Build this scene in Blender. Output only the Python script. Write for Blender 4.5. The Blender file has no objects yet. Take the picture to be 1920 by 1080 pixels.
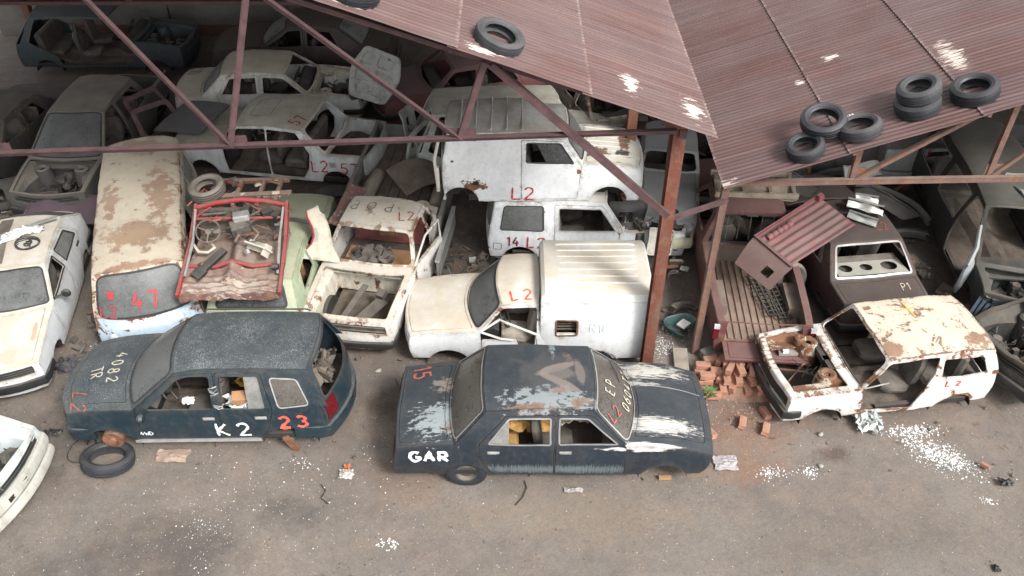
import bpy, math, random
import numpy as np
from mathutils import Vector, Matrix, noise
from mathutils.geometry import delaunay_2d_cdt
R = math.radians
random.seed(7)
scn = bpy.context.scene
COL = scn.collection
# ------------------------------------------------------------------ camera, world, sun, exposure
cam_d = bpy.data.cameras.new('camera'); cam = bpy.data.objects.new('camera', cam_d); COL.objects.link(cam)
cam.location = (0, 0, 10.1); cam.rotation_euler = (R(50), 0, 0)
cam_d.sensor_width = 36; cam_d.lens = 30; cam_d.clip_end = 2000; cam_d.clip_start = .1
scn.camera = cam
SUN_EL, SUN_AZ = 45, 138      # azimuth clockwise from +Y
w = bpy.data.worlds.new('World'); scn.world = w; w.use_nodes = True
nt = w.node_tree; bg = nt.nodes['Background']
sky = nt.nodes.new('ShaderNodeTexSky'); sky.sky_type = 'NISHITA'; sky.sun_disc = False
sky.sun_elevation = R(SUN_EL); sky.sun_rotation = R(SUN_AZ); sky.dust_density = 4.0; sky.air_density = 1.0; sky.ozone_density = .6
hs = nt.nodes.new('ShaderNodeHueSaturation'); hs.inputs['Saturation'].default_value = .14
nt.links.new(sky.outputs[0], hs.inputs['Color']); nt.links.new(hs.outputs[0], bg.inputs[0]); bg.inputs[1].default_value = .15
sl = bpy.data.lights.new('sun', 'SUN'); sl.energy = 1.75; sl.angle = R(13); sl.color = (1, .965, .92)
so = bpy.data.objects.new('sun', sl); COL.objects.link(so)
sd = Vector((math.sin(R(SUN_AZ))*math.cos(R(SUN_EL)), math.cos(R(SUN_AZ))*math.cos(R(SUN_EL)), math.sin(R(SUN_EL))))
so.rotation_euler = sd.to_track_quat('Z', 'Y').to_euler(); so.location = (0, 0, 30)
scn.view_settings.view_transform = 'Standard'; scn.view_settings.look = 'None'
scn.view_settings.exposure = 0.95; scn.view_settings.gamma = 1

# ------------------------------------------------------------------ node helpers
class NT:
    def __init__(s, name):
        s.m = bpy.data.materials.new(name); s.m.use_nodes = True; s.t = s.m.node_tree
        s.b = s.t.nodes['Principled BSDF']; s._c = {}
    def n(s, k): return s.t.nodes.new(k)
    def l(s, a, b): s.t.links.new(a, b)
    def set(s, sock, v):
        if hasattr(v, 'is_linked') or hasattr(v, 'links'): s.l(v, sock)
        else:
            if isinstance(v, tuple) and len(v) == 3 and len(sock.default_value) == 4: v = (*v, 1)
            sock.default_value = v
    def obj(s):
        if 'o' not in s._c: s._c['o'] = s.n('ShaderNodeTexCoord')
        return s._c['o'].outputs['Object']
    def pos(s):
        if 'g' not in s._c: s._c['g'] = s.n('ShaderNodeNewGeometry')
        return s._c['g'].outputs['Position']
    def nrm(s):
        if 'g' not in s._c: s._c['g'] = s.n('ShaderNodeNewGeometry')
        return s._c['g'].outputs['Normal']
    def map(s, v, sc=(1, 1, 1), loc=(0, 0, 0), rot=(0, 0, 0)):
        m = s.n('ShaderNodeMapping'); s.l(v, m.inputs[0]); m.inputs[1].default_value = loc
        m.inputs[2].default_value = rot; m.inputs[3].default_value = sc; return m.outputs[0]
    def noise(s, v, sc, det=6, rough=.6, dist=0.):
        t = s.n('ShaderNodeTexNoise'); s.l(v, t.inputs['Vector']); t.inputs['Scale'].default_value = sc
        t.inputs['Detail'].default_value = det; t.inputs['Roughness'].default_value = rough; t.inputs['Distortion'].default_value = dist
        return t.outputs['Fac']
    def vor(s, v, sc, feat='F1'):
        t = s.n('ShaderNodeTexVoronoi'); t.feature = feat; s.l(v, t.inputs['Vector']); t.inputs['Scale'].default_value = sc
        return t
    def rng(s, v, a, b, c=0., d=1.):
        m = s.n('ShaderNodeMapRange'); s.set(m.inputs[0], v)
        for i, x in enumerate((a, b, c, d)): s.set(m.inputs[i+1], x)
        return m.outputs[0]
    def math(s, op, a, b=0.):
        m = s.n('ShaderNodeMath'); m.operation = op; s.set(m.inputs[0], a); s.set(m.inputs[1], b); return m.outputs[0]
    def mix(s, f, a, b, bt='MIX'):
        m = s.n('ShaderNodeMix'); m.data_type = 'RGBA'; m.blend_type = bt
        s.set(m.inputs[0], f); s.set(m.inputs[6], a); s.set(m.inputs[7], b); return m.outputs[2]
    def sep(s, v):
        m = s.n('ShaderNodeSeparateXYZ'); s.l(v, m.inputs[0]); return m.outputs
    def bump(s, h, st=.3, d=.02, prev=None):
        m = s.n('ShaderNodeBump'); s.l(h, m.inputs['Height']); m.inputs['Strength'].default_value = st; m.inputs['Distance'].default_value = d
        if prev: s.l(prev, m.inputs['Normal'])
        s.l(m.outputs[0], s.b.inputs['Normal']); return m.outputs[0]
    def out(s, col=None, rough=None, metal=None, spec=None, alpha=None):
        for k, v in (('Base Color', col), ('Roughness', rough), ('Metallic', metal), ('Specular IOR Level', spec), ('Alpha', alpha)):
            if v is not None: s.set(s.b.inputs[k], v)
        return s.m

DUST = (.30, .262, .215)
def paint(name, col, rough=.38, rust=.0, rsc=2.2, dust=.35, dcol=DUST, spots=(), chip=None, chipamt=0., grime=.4, seed=0, rustcol=None, speck=0., metal=0., edge=.55):
    """weathered car paint: dust lies on what faces up, rust and chips by noise, 'spots' are worn patches with a place of their own"""
    t = NT(name); o = t.map(t.obj(), loc=(seed*3.7, seed*1.9, seed*.7))
    var = t.noise(o, 1.6, 4)
    base = t.mix(t.rng(var, .3, .7), tuple(c*.84 for c in col), tuple(min(1, c*1.08) for c in col))
    base = t.mix(t.rng(t.noise(o, 13, 8, .75), .5, .72, 0, .30), base, tuple(c*.6+.05 for c in (dcol[0]*.8, dcol[1]*.74, dcol[2]*.64)))
    zz = t.sep(t.nrm())[2]
    # grime on the sides (streaked downwards)
    gr = t.math('MULTIPLY', t.rng(t.noise(t.map(o, (3, 3, .7)), 2.2, 7, .7), .48, .8), grime)
    base = t.mix(gr, base, tuple(c*.55+.03 for c in (dcol[0]*.8, dcol[1]*.72, dcol[2]*.62)))
    rmask = 0.
    if chipamt:
        ch = t.rng(t.noise(o, 9, 6, .75), .72-chipamt, .75-chipamt)
        base = t.mix(ch, base, chip or (.35, .37, .38))
    for sp in spots:
        c, r, sc = sp[0], sp[1], sp[2]; k = sp[3] if len(sp) > 3 else .9; an = sp[4] if len(sp) > 4 else (1, 1, 1); nsc = sp[5] if len(sp) > 5 else 5
        m = t.map(t.obj(), (1, 1, 1), tuple(-a for a in c))
        if len(sp) > 7: m = t.map(m, rot=(0, 0, R(-sp[7])))
        m = t.map(m, tuple(1/x for x in r)); g = t.n('ShaderNodeVectorMath'); g.operation = 'LENGTH'; t.l(m, g.inputs[0])
        nn = t.noise(t.map(t.obj(), an), nsc, 8, .7)
        v = t.math('ADD', t.math('SUBTRACT', 1., g.outputs['Value']), t.math('MULTIPLY', t.math('SUBTRACT', nn, .5), k*2.6))
        mk = t.rng(v, .28, .45)
        if len(sp) > 6: mk = t.math('MULTIPLY', mk, sp[6])
        base = t.mix(mk, base, sc)
    h = None; ra = t.n('ShaderNodeAttribute'); ra.attribute_name = 'rim'; rim = ra.outputs['Fac']
    eg = t.math('MULTIPLY', t.math('POWER', rim, 1.5), t.rng(t.noise(o, 6, 7, .75), .40, .62)); base = t.mix(t.math('MULTIPLY', eg, edge), base, tuple(c*.45+.02 for c in (dcol[0]*.8, dcol[1]*.68, dcol[2]*.52)))
    if rust > 0:
        n1 = t.noise(o, rsc, 9, .72, .6); n2 = t.noise(o, rsc*5, 5, .7)
        v = t.math('ADD', n1, t.math('MULTIPLY', t.math('SUBTRACT', n2, .5), .25))
        v = t.math('ADD', v, t.math('MULTIPLY', rim, .10)); th = .74 - rust*.3
        rmask = t.rng(v, th, th+.035)
        halo = t.math('MULTIPLY', t.rng(v, th-.09, th+.01), .5)
        rc = t.mix(t.rng(t.noise(o, 7, 5), .35, .65), rustcol or (.085, .033, .018), (.185, .08, .036))
        base = t.mix(halo, base, t.mix(.55, (.34, .23, .14), base))
        base = t.mix(rmask, base, rc)
    if dust > 0:
        dm = t.math('MULTIPLY', t.rng(zz, .25, .95), t.rng(t.noise(o, 2.5, 8, .65), .25, .7, .35, 1.))
        dm = t.math('MULTIPLY', dm, dust)
        base = t.mix(dm, base, dcol)
        rgh = t.rng(dm, 0, .6, rough, .9)
    else: rgh = rough
    if speck > 0:
        sv = t.vor(t.obj(), 38).outputs['Distance']; sn = t.noise(t.obj(), 2.2, 3)
        n3 = t.noise(t.obj(), 60, 3, .8)
        sm = t.math('MULTIPLY', t.rng(t.math('ADD', n3, t.math('MULTIPLY', t.math('SUBTRACT', sn, .5), .35)), .57-speck*.06, .66-speck*.06), t.rng(zz, .5, .9))
        base = t.mix(t.math('MULTIPLY', sm, .7), base, (.30, .32, .32))
    if rust > 0: rgh = t.rng(rmask, 0, 1, rgh, .92)
    t.bump(t.noise(o, 26, 6, .7), .18, .012)
    return t.out(base, rgh, metal)

def flat(name, col, rough=.8, var=.25, sc=6, dust=0., metal=0., bump=.25, dcol=DUST, bsc=None):
    t = NT(name); o = t.obj(); n = t.noise(o, sc, 7, .65)
    base = t.mix(t.rng(n, .3, .7), tuple(c*(1-var) for c in col), tuple(min(1, c*(1+var)) for c in col))
    if dust: 
        dm = t.math('MULTIPLY', t.math('MULTIPLY', t.rng(t.sep(t.nrm())[2], .1, .9), t.rng(t.noise(o, 3.1, 6), .3, .7, .3, 1)), dust)
        base = t.mix(dm, base, dcol)
    t.bump(t.noise(o, bsc or sc*5, 6, .7), bump, .012)
    return t.out(base, rough, metal)

def glassmat(name, col=(.10, .11, .11), dust=.5, alpha=.8, rough=.12, dcol=(.33, .32, .29)):
    t = NT(name); o = t.obj()
    n = t.noise(o, 2.1, 8, .7); n2 = t.noise(o, 40, 4, .8); n3 = t.noise(o, 18, 6, .8)
    m = t.rng(t.math('ADD', n, t.math('MULTIPLY', t.math('SUBTRACT', n3, .5), .9)), .28, .74, dust*.25, min(1, dust*1.4)); sp = t.math('MULTIPLY', t.rng(n2, .60, .68), .55)
    base = t.mix(m, col, dcol); base = t.mix(sp, base, (.42, .42, .40))
    return t.out(base, t.rng(m, 0, 1, rough, .75), alpha=t.rng(m, 0, 1, alpha, 1.))

M = {}
M['rubber'] = flat('tyre_rubber', (.018, .022, .028), .62, .3, 5, dust=.12, bump=.3)
M['rubber_dusty'] = flat('dusty_rubber', (.05, .047, .044), .85, .3, 5, dust=.75, bump=.3)
M['black'] = flat('black_plastic', (.018, .019, .02), .6, .4, 6, dust=.3)
M['blackseal'] = flat('rubber_seal', (.03, .03, .03), .7, .2, 6)
M['dark'] = flat('dark_underside', (.022, .019, .017), .95, .5, 5, dust=.3)
M['grime'] = flat('dirty_steel', (.075, .062, .05), .85, .6, 4, dust=.5, bump=.5)
M['floor'] = flat('cabin_floor_dirt', (.085, .065, .05), .95, .6, 5, dust=.25, bump=.8)
M['seat'] = flat('seat_grey_fabric', (.085, .075, .066), .95, .35, 6, dust=.3, bump=.5)
M['seat_brown'] = flat('seat_brown_fabric', (.23, .13, .06), .95, .4, 5, dust=.3, bump=.5)
M['seat_red'] = flat('seat_maroon_vinyl', (.17, .055, .05), .8, .4, 5, dust=.35, bump=.4)
M['seat_pale'] = flat('seat_pale_fabric', (.42, .37, .31), .95, .3, 5, dust=.2, bump=.4)
M['foam'] = flat('yellow_foam', (.42, .24, .07), .95, .4, 5, dust=.1, bump=.6)
M['chrome'] = flat('dull_chrome', (.55, .56, .57), .32, .2, 6, metal=.85)
M['chrome_dusty'] = flat('dusty_chrome', (.45, .45, .44), .5, .3, 6, metal=.5, dust=.4)
M['rustiron'] = flat('rusty_iron', (.16, .07, .04), .9, .6, 7, dust=.3, bump=.6)
M['junk'] = flat('grey_engine_junk', (.075, .068, .06), .75, .8, 9, dust=.35, bump=.7)
M['junk2'] = flat('dark_engine_junk', (.04, .037, .035), .8, .7, 9, dust=.4, bump=.7)
M['redpaint'] = flat('red_paint_mark', (.45, .035, .045), .6, .25, 20)
M['darkredpaint'] = flat('dark_red_paint_mark', (.22, .02, .025), .7, .3, 20)
M['fadedred'] = flat('faded_red_paint_mark', (.33, .09, .07), .8, .3, 20)
M['orangered'] = flat('orange_red_paint_mark', (.62, .10, .07), .6, .2, 20)
M['whitepaint'] = flat('white_paint_mark', (.8, .84, .86), .5, .1, 20)
M['chalk'] = flat('chalk_mark', (.50, .46, .36), .9, .25, 25)
M['bluechalk'] = flat('pale_blue_mark', (.60, .68, .72), .9, .1, 25)
M['yellowpaint'] = flat('yellow_paint_mark', (.62, .40, .14), .8, .2, 20)
M['marker'] = flat('dark_pen_mark', (.11, .10, .09), .8, .2, 20)
M['glass'] = glassmat('dusty_glass', dust=.5)
M['glass_dark'] = glassmat('dark_dusty_glass', (.03, .035, .04), dust=.28, alpha=.86, dcol=(.2, .2, .19))
M['glass_dusty'] = glassmat('very_dusty_glass', (.06, .065, .065), dust=.66, alpha=.95, dcol=(.145, .15, .145))
M['glass_brown'] = glassmat('brown_dusty_glass', (.05, .045, .038), dust=.55, alpha=.95, dcol=(.15, .135, .12))
M['redlens'] = flat('red_lamp_lens', (.10, .010, .013), .25, .3, 8)
M['lens'] = flat('lamp_lens', (.42, .44, .44), .2, .3, 8)
M['white_card'] = flat('white_paper', (.7, .7, .68), .9, .12, 4)
M['cardboard'] = flat('cardboard', (.36, .20, .10), .9, .2, 4)
M['clothyellow'] = flat('ochre_cloth', (.36, .19, .03), .95, .4, 5)
M['wire'] = flat('wire', (.03, .028, .026), .6, .2, 5)

# ------------------------------------------------------------------ objects
def tag(o, label=None, cat=None, group=None, kind=None):
    for k, v in (('label', label), ('category', cat), ('group', group), ('kind', kind)):
        if v: o[k] = v
    return o
def empty(name, loc=(0, 0, 0), rz=0., rot=None):
    o = bpy.data.objects.new(name, None); COL.objects.link(o); o.location = loc
    o.rotation_euler = rot or (0, 0, rz); o.empty_display_size = .2; return o
class Buf:
    def __init__(s): s.v = []; s.f = []; s.mi = []; s.rim = {}
    def add(s, vs, fs, mi=0):
        k = len(s.v); s.v += [tuple(p) for p in vs]; s.f += [tuple(i+k for i in f) for f in fs]; s.mi += [mi]*len(fs); return s
    def box(s, c, d, mi=0, rz=0., rot=None, tap=1.):
        x, y, z = d[0]/2, d[1]/2, d[2]/2
        P = [Vector((a*x*(tap if e > 0 else 1), b*y*(tap if e > 0 else 1), e*z)) for e in (-1, 1) for a, b in ((-1, -1), (1, -1), (1, 1), (-1, 1))]
        m = rot if rot is not None else Matrix.Rotation(rz, 3, 'Z')
        P = [m @ p + Vector(c) for p in P]
        return s.add(P, [(3, 2, 1, 0), (4, 5, 6, 7), (0, 1, 5, 4), (1, 2, 6, 5), (2, 3, 7, 6), (3, 0, 4, 7)], mi)
    def tube(s, pts, r, n=6, mi=0, closed=False, cap=True):
        pts = [Vector(p) for p in pts]; N = len(pts); vs = []; up = Vector((.123, .31, .94)).normalized()
        for i, p in enumerate(pts):
            a = pts[(i-1) % N] if closed or i > 0 else p; b = pts[(i+1) % N] if closed or i < N-1 else p
            d = (b-a).normalized(); x = d.cross(up); 
            if x.length < .05: x = d.cross(Vector((1, 0, 0)))
            x.normalize(); y = d.cross(x); rr = r[i] if isinstance(r, (list, tuple)) else r
            vs += [p + (x*math.cos(k*math.tau/n) + y*math.sin(k*math.tau/n))*rr for k in range(n)]
        fs = []
        for i in range(N if closed else N-1):
            j = (i+1) % N
            for k in range(n): fs.append((i*n+k, i*n+(k+1) % n, j*n+(k+1) % n, j*n+k))
        if cap and not closed: fs += [tuple(range(n))[::-1], tuple((N-1)*n+k for k in range(n))]
        return s.add(vs, fs, mi)
    def bar(s, a, b, w, h, mi=0):
        a = Vector(a); b = Vector(b); d = (b-a); L = d.length; q = d.to_track_quat('X', 'Z').to_matrix()
        return s.box((a+b)/2, (L, w, h), mi, rot=q)
    def lathe(s, prof, n, axis='Z', c=(0, 0, 0), mi=0, closed=False, rot=None, a0=0., a1=math.tau, wob=None):
        full = abs(a1-a0-math.tau) < 1e-6; K = n if full else n+1; vs = []; m = len(prof)
        for i in range(K):
            a = a0 + (a1-a0)*i/n
            for j, (r, z) in enumerate(prof):
                if wob: r = r*(1+wob(a, z))
                p = Vector((r*math.cos(a), r*math.sin(a), z))
                if axis == 'Y': p = Vector((p.x, p.z, p.y))
                if axis == 'X': p = Vector((p.z, p.x, p.y))
                if rot is not None: p = rot @ p
                vs.append(p+Vector(c))
        fs = []
        for i in range(n):
            i2 = (i+1) % K
            for j in range(m if closed else m-1): fs.append((i*m+j, i2*m+j, i2*m+(j+1) % m, i*m+(j+1) % m))
        return s.add(vs, fs, mi)
    def build(s, name, mats, parent=None, solid=0., smooth=38, loc=None, recalc=False, bevel=0.):
        me = bpy.data.meshes.new(name); me.from_pydata(s.v, [], s.f); me.update()
        if not isinstance(mats, (list, tuple)): mats = [mats]
        for m in mats: me.materials.append(M[m] if isinstance(m, str) else m)
        if len(mats) > 1: me.polygons.foreach_set('material_index', s.mi)
        if s.rim:
            at = me.attributes.new('rim', 'FLOAT', 'POINT'); at.data.foreach_set('value', [s.rim.get(i, 0.) for i in range(len(s.v))])
        if smooth:
            me.polygons.foreach_set('use_smooth', [True]*len(me.polygons)); me.set_sharp_from_angle(angle=R(smooth))
        o = bpy.data.objects.new(name, me); COL.objects.link(o)
        if parent: o.parent = parent
        if loc: o.location = loc
        if bevel:
            b = o.modifiers.new('bevel', 'BEVEL'); b.width = bevel; b.segments = 2; b.limit_method = 'ANGLE'
        if solid:
            md = o.modifiers.new('solid', 'SOLIDIFY'); md.thickness = solid; md.offset = 0
            es = o.modifiers.new('edges', 'EDGE_SPLIT'); es.split_angle = R(40)
        return o

# ------------------------------------------------------------------ 2D regions
def inside(px, py, poly):
    x = np.array([p[0] for p in poly]); y = np.array([p[1] for p in poly]); r = np.zeros(len(px), bool)
    j = len(x)-1
    for i in range(len(x)):
        if y[i] != y[j]:
            c = ((y[i] > py) != (y[j] > py)) & (px < (x[j]-x[i])*(py-y[i])/(y[j]-y[i])+x[i]); r ^= c
        j = i
    return r
def dense(poly, res, closed=True):
    o = []
    n = len(poly)
    for i in range(n if closed else n-1):
        a, b = poly[i], poly[(i+1) % n]; d = math.hypot(b[0]-a[0], b[1]-a[1]); k = max(1, math.ceil(d/res-.01))
        o += [(a[0]+(b[0]-a[0])*j/k, a[1]+(b[1]-a[1])*j/k) for j in range(k)]
    if not closed: o.append(tuple(poly[-1]))
    return o
def rnd(poly, r, n=4):
    o = []; N = len(poly)
    for i in range(N):
        p, a, b = Vector(poly[i]), Vector(poly[i-1]), Vector(poly[(i+1) % N])
        d1, d2 = (a-p), (b-p); rr = min(r, d1.length*.45, d2.length*.45)
        s, e = p+d1.normalized()*rr, p+d2.normalized()*rr
        for k in range(n+1):
            t = k/n; q = s*(1-t)**2 + p*2*t*(1-t) + e*t*t; o.append((q.x, q.y))
    return o
def shrink(poly, g):
    xs = [p[0] for p in poly]; ys = [p[1] for p in poly]; cx, cy = (min(xs)+max(xs))/2, (min(ys)+max(ys))/2
    sx = 1-2*g/max(.01, max(xs)-min(xs)); sy = 1-2*g/max(.01, max(ys)-min(ys))
    return [(cx+(x-cx)*sx, cy+(y-cy)*sy) for x, y in poly]
def region(outline, holes=(), res=.12):
    loops = [dense(outline, res)] + [dense(h, res) for h in holes]
    P = []; E = []
    for lp in loops:
        k = len(P); P += lp; E += [(k+i, k+(i+1) % len(lp)) for i in range(len(lp))]
    B = np.array(P); x0, y0 = B[:len(loops[0])].min(0); x1, y1 = B[:len(loops[0])].max(0)
    gx, gy = np.meshgrid(np.arange(x0+res*.5, x1, res), np.arange(y0+res*.5, y1, res)); gx = gx.ravel(); gy = gy.ravel()
    ok = inside(gx, gy, loops[0])
    for h in loops[1:]: ok &= ~inside(gx, gy, h)
    gx, gy = gx[ok], gy[ok]
    if len(gx):
        d = np.min((gx[:, None]-B[None, :, 0])**2 + (gy[:, None]-B[None, :, 1])**2, axis=1); k = d > (res*.4)**2
        P += list(zip(gx[k].tolist(), gy[k].tolist()))
    V, _, F, *_ = delaunay_2d_cdt([Vector(p) for p in P], E, [], 0, 1e-6)
    vx = np.array([v.x for v in V]); vy = np.array([v.y for v in V]); F = [tuple(f) for f in F if len(f) == 3]
    fa = np.array(F); cx = vx[fa].mean(1); cy = vy[fa].mean(1); ok = inside(cx, cy, loops[0])
    for h in loops[1:]: ok &= ~inside(cx, cy, h)
    F = [f for f, k in zip(F, ok) if k]
    used = sorted({i for f in F for i in f}); mp = {u: i for i, u in enumerate(used)}
    return [(V[u].x, V[u].y) for u in used], [tuple(mp[i] for i in f) for f in F]

# strokes for the hand painted marks, unit cell 0..1 high
def arc(cx, cy, rx, ry, a, b, n=8): return [(cx+rx*math.cos(R(a+(b-a)*i/n)), cy+ry*math.sin(R(a+(b-a)*i/n))) for i in range(n+1)]
GL = {
 'L': [[(.05, 1), (.02, .02), (.5, .04)]], '2': [arc(.28, .74, .25, .26, 165, -35)+[(.03, .02), (.58, .03)]],
 '5': [[(.52, 1), (.14, .97), (.1, .56)]+arc(.26, .32, .27, .3, 110, -150)], '7': [[(.02, .96), (.55, 1), (.24, 0)]],
 '1': [[(.06, .8), (.25, 1), (.25, 0)]], '4': [[(.36, 1), (.03, .34), (.58, .36)], [(.42, .62), (.38, 0)]],
 '0': [arc(.28, .5, .26, .5, 90, 450, 14)], 'K': [[(.06, 1), (.06, 0)], [(.5, .95), (.1, .48), (.58, .02)]],
 '3': [arc(.24, .76, .24, .24, 150, -80)+arc(.24, .27, .29, .27, 80, -150)], '6': [[(.45, 1), (.12, .6)]+arc(.28, .28, .25, .28, 160, 510, 12)],
 '9': [arc(.28, .72, .24, .26, 0, 360, 12)+[(.42, .0)]],
 '8': [arc(.28, .75, .2, .24, -90, 270, 12), arc(.28, .26, .26, .26, 90, 450, 12)],
 'G': [arc(.34, .5, .32, .5, 50, 330, 12)+[(.62, .45), (.36, .45)]], 'A': [[(0, 0), (.3, 1), (.6, 0)], [(.12, .36), (.48, .36)]],
 'R': [[(.04, 0), (.04, 1)]+arc(.26, .74, .26, .26, 90, -90)+[(.04, .48)], [(.2, .48), (.56, 0)]],
 'E': [[(.5, 1), (.05, 1), (.05, 0), (.52, 0)], [(.05, .52), (.42, .52)]], 'P': [[(.05, 0), (.05, 1)]+arc(.25, .74, .28, .26, 90, -90)+[(.05, .48)]],
 'T': [[(.3, 1), (.3, 0)], [(0, 1), (.62, .97)]], 'O': [arc(.3, .5, .3, .48, 80, 440, 14)], 'W': [[(0, 1), (.16, 0), (.33, .7), (.5, 0), (.68, 1)]],
 'D': [[(.05, 0), (.05, 1)]+arc(.1, .5, .48, .5, 90, -90)+[(.05, 0)]], '+': [[(.3, 1), (.3, 0)], [(0, .5), (.62, .56)]], 'a': [arc(.25, .28, .22, .26, 60, 400, 10), [(.5, .5), (.5, 0)]],
 ' ': []}
def normal_of(fn, a, b, ctr):
    e = .004; p = Vector(fn(a, b)); q = Vector(fn(a+e, b)); r = Vector(fn(a, b+e)); n = (q-p).cross(r-p)
    if n.length < 1e-9: return p, Vector((0, 0, 1))
    n.normalize()
    if n.dot(p-ctr) < 0: n = -n
    return p, n
def ribbon(buf, fn, pts, wd, off, ctr, closed=False, vary=0.):
    pts = dense(pts, .035, closed); N = len(pts); vs = []
    for i in range(N):
        a = pts[(i-1) % N] if closed or i else pts[i]; b = pts[(i+1) % N] if closed or i < N-1 else pts[i]
        d = Vector((b[0]-a[0], b[1]-a[1])); 
        if d.length < 1e-9: d = Vector((1, 0))
        d.normalize(); ww = wd*(1+vary*math.sin(i*1.7+pts[0][0]*9)*.5)/2
        for s in (-1, 1):
            p, n = normal_of(fn, pts[i][0]-d.y*ww*s, pts[i][1]+d.x*ww*s, ctr); vs.append(p+n*off)
    fs = [(2*i, 2*i+1, 2*((i+1) % N)+1, 2*((i+1) % N)) for i in range(N if closed else N-1)]
    buf.add(vs, fs)
def mark(txt, fn, ctr, org, h, ang=0., mat='redpaint', wd=.028, flip=1, parent=None, name='painted_mark', sp=.78, off=.021, mirror=1, asp=1., label=None):
    """hand painted writing laid on surface fn; flip=-1 when parameter a runs right to left for the reader"""
    b = Buf(); x = 0; ca, sa = math.cos(R(ang)), math.sin(R(ang)); rr = random.Random(len(txt)*7+int(h*100))
    for ch in txt:
        jig = rr.uniform(-.05, .05)
        for st in GL[ch]:
            pts = []
            for (gx, gy) in st:
                ux, uy = (x+gx*asp)*h, (gy+jig)*h; px, py = ux*ca-uy*sa, ux*sa+uy*ca
                pts.append((org[0]+px*flip, org[1]+py*mirror))
            ribbon(b, fn, pts, wd, off, ctr, vary=.5)
        x += (.45 if ch in '1 ' else .75)*asp*sp/.78
    o = b.build(name, mat, parent, smooth=0)
    if label: o['label'] = label
    return o
# ------------------------------------------------------------------ car bodies
def interp(pts, x):
    if x <= pts[0][0]: return pts[0][1]
    if x >= pts[-1][0]: return pts[-1][1]
    for i in range(len(pts)-1):
        if pts[i][0] <= x <= pts[i+1][0]:
            (x0, y0), (x1, y1) = pts[i], pts[i+1]; t = (x-x0)/(x1-x0)
            ym = pts[i-1] if i > 0 else (2*x0-x1, 2*y0-y1); yp = pts[i+2] if i+2 < len(pts) else (2*x1-x0, 2*y1-y0)
            m0 = (y1-ym[1])/(x1-ym[0])*(x1-x0); m1 = (yp[1]-y0)/(yp[0]-x0)*(x1-x0)
            d = y1-y0
            m0 = max(-3*abs(d), min(3*abs(d), m0)); m1 = max(-3*abs(d), min(3*abs(d), m1))
            return (2*t**3-3*t*t+1)*y0+(t**3-2*t*t+t)*m0+(-2*t**3+3*t*t)*y1+(t**3-t*t)*m1
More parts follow.
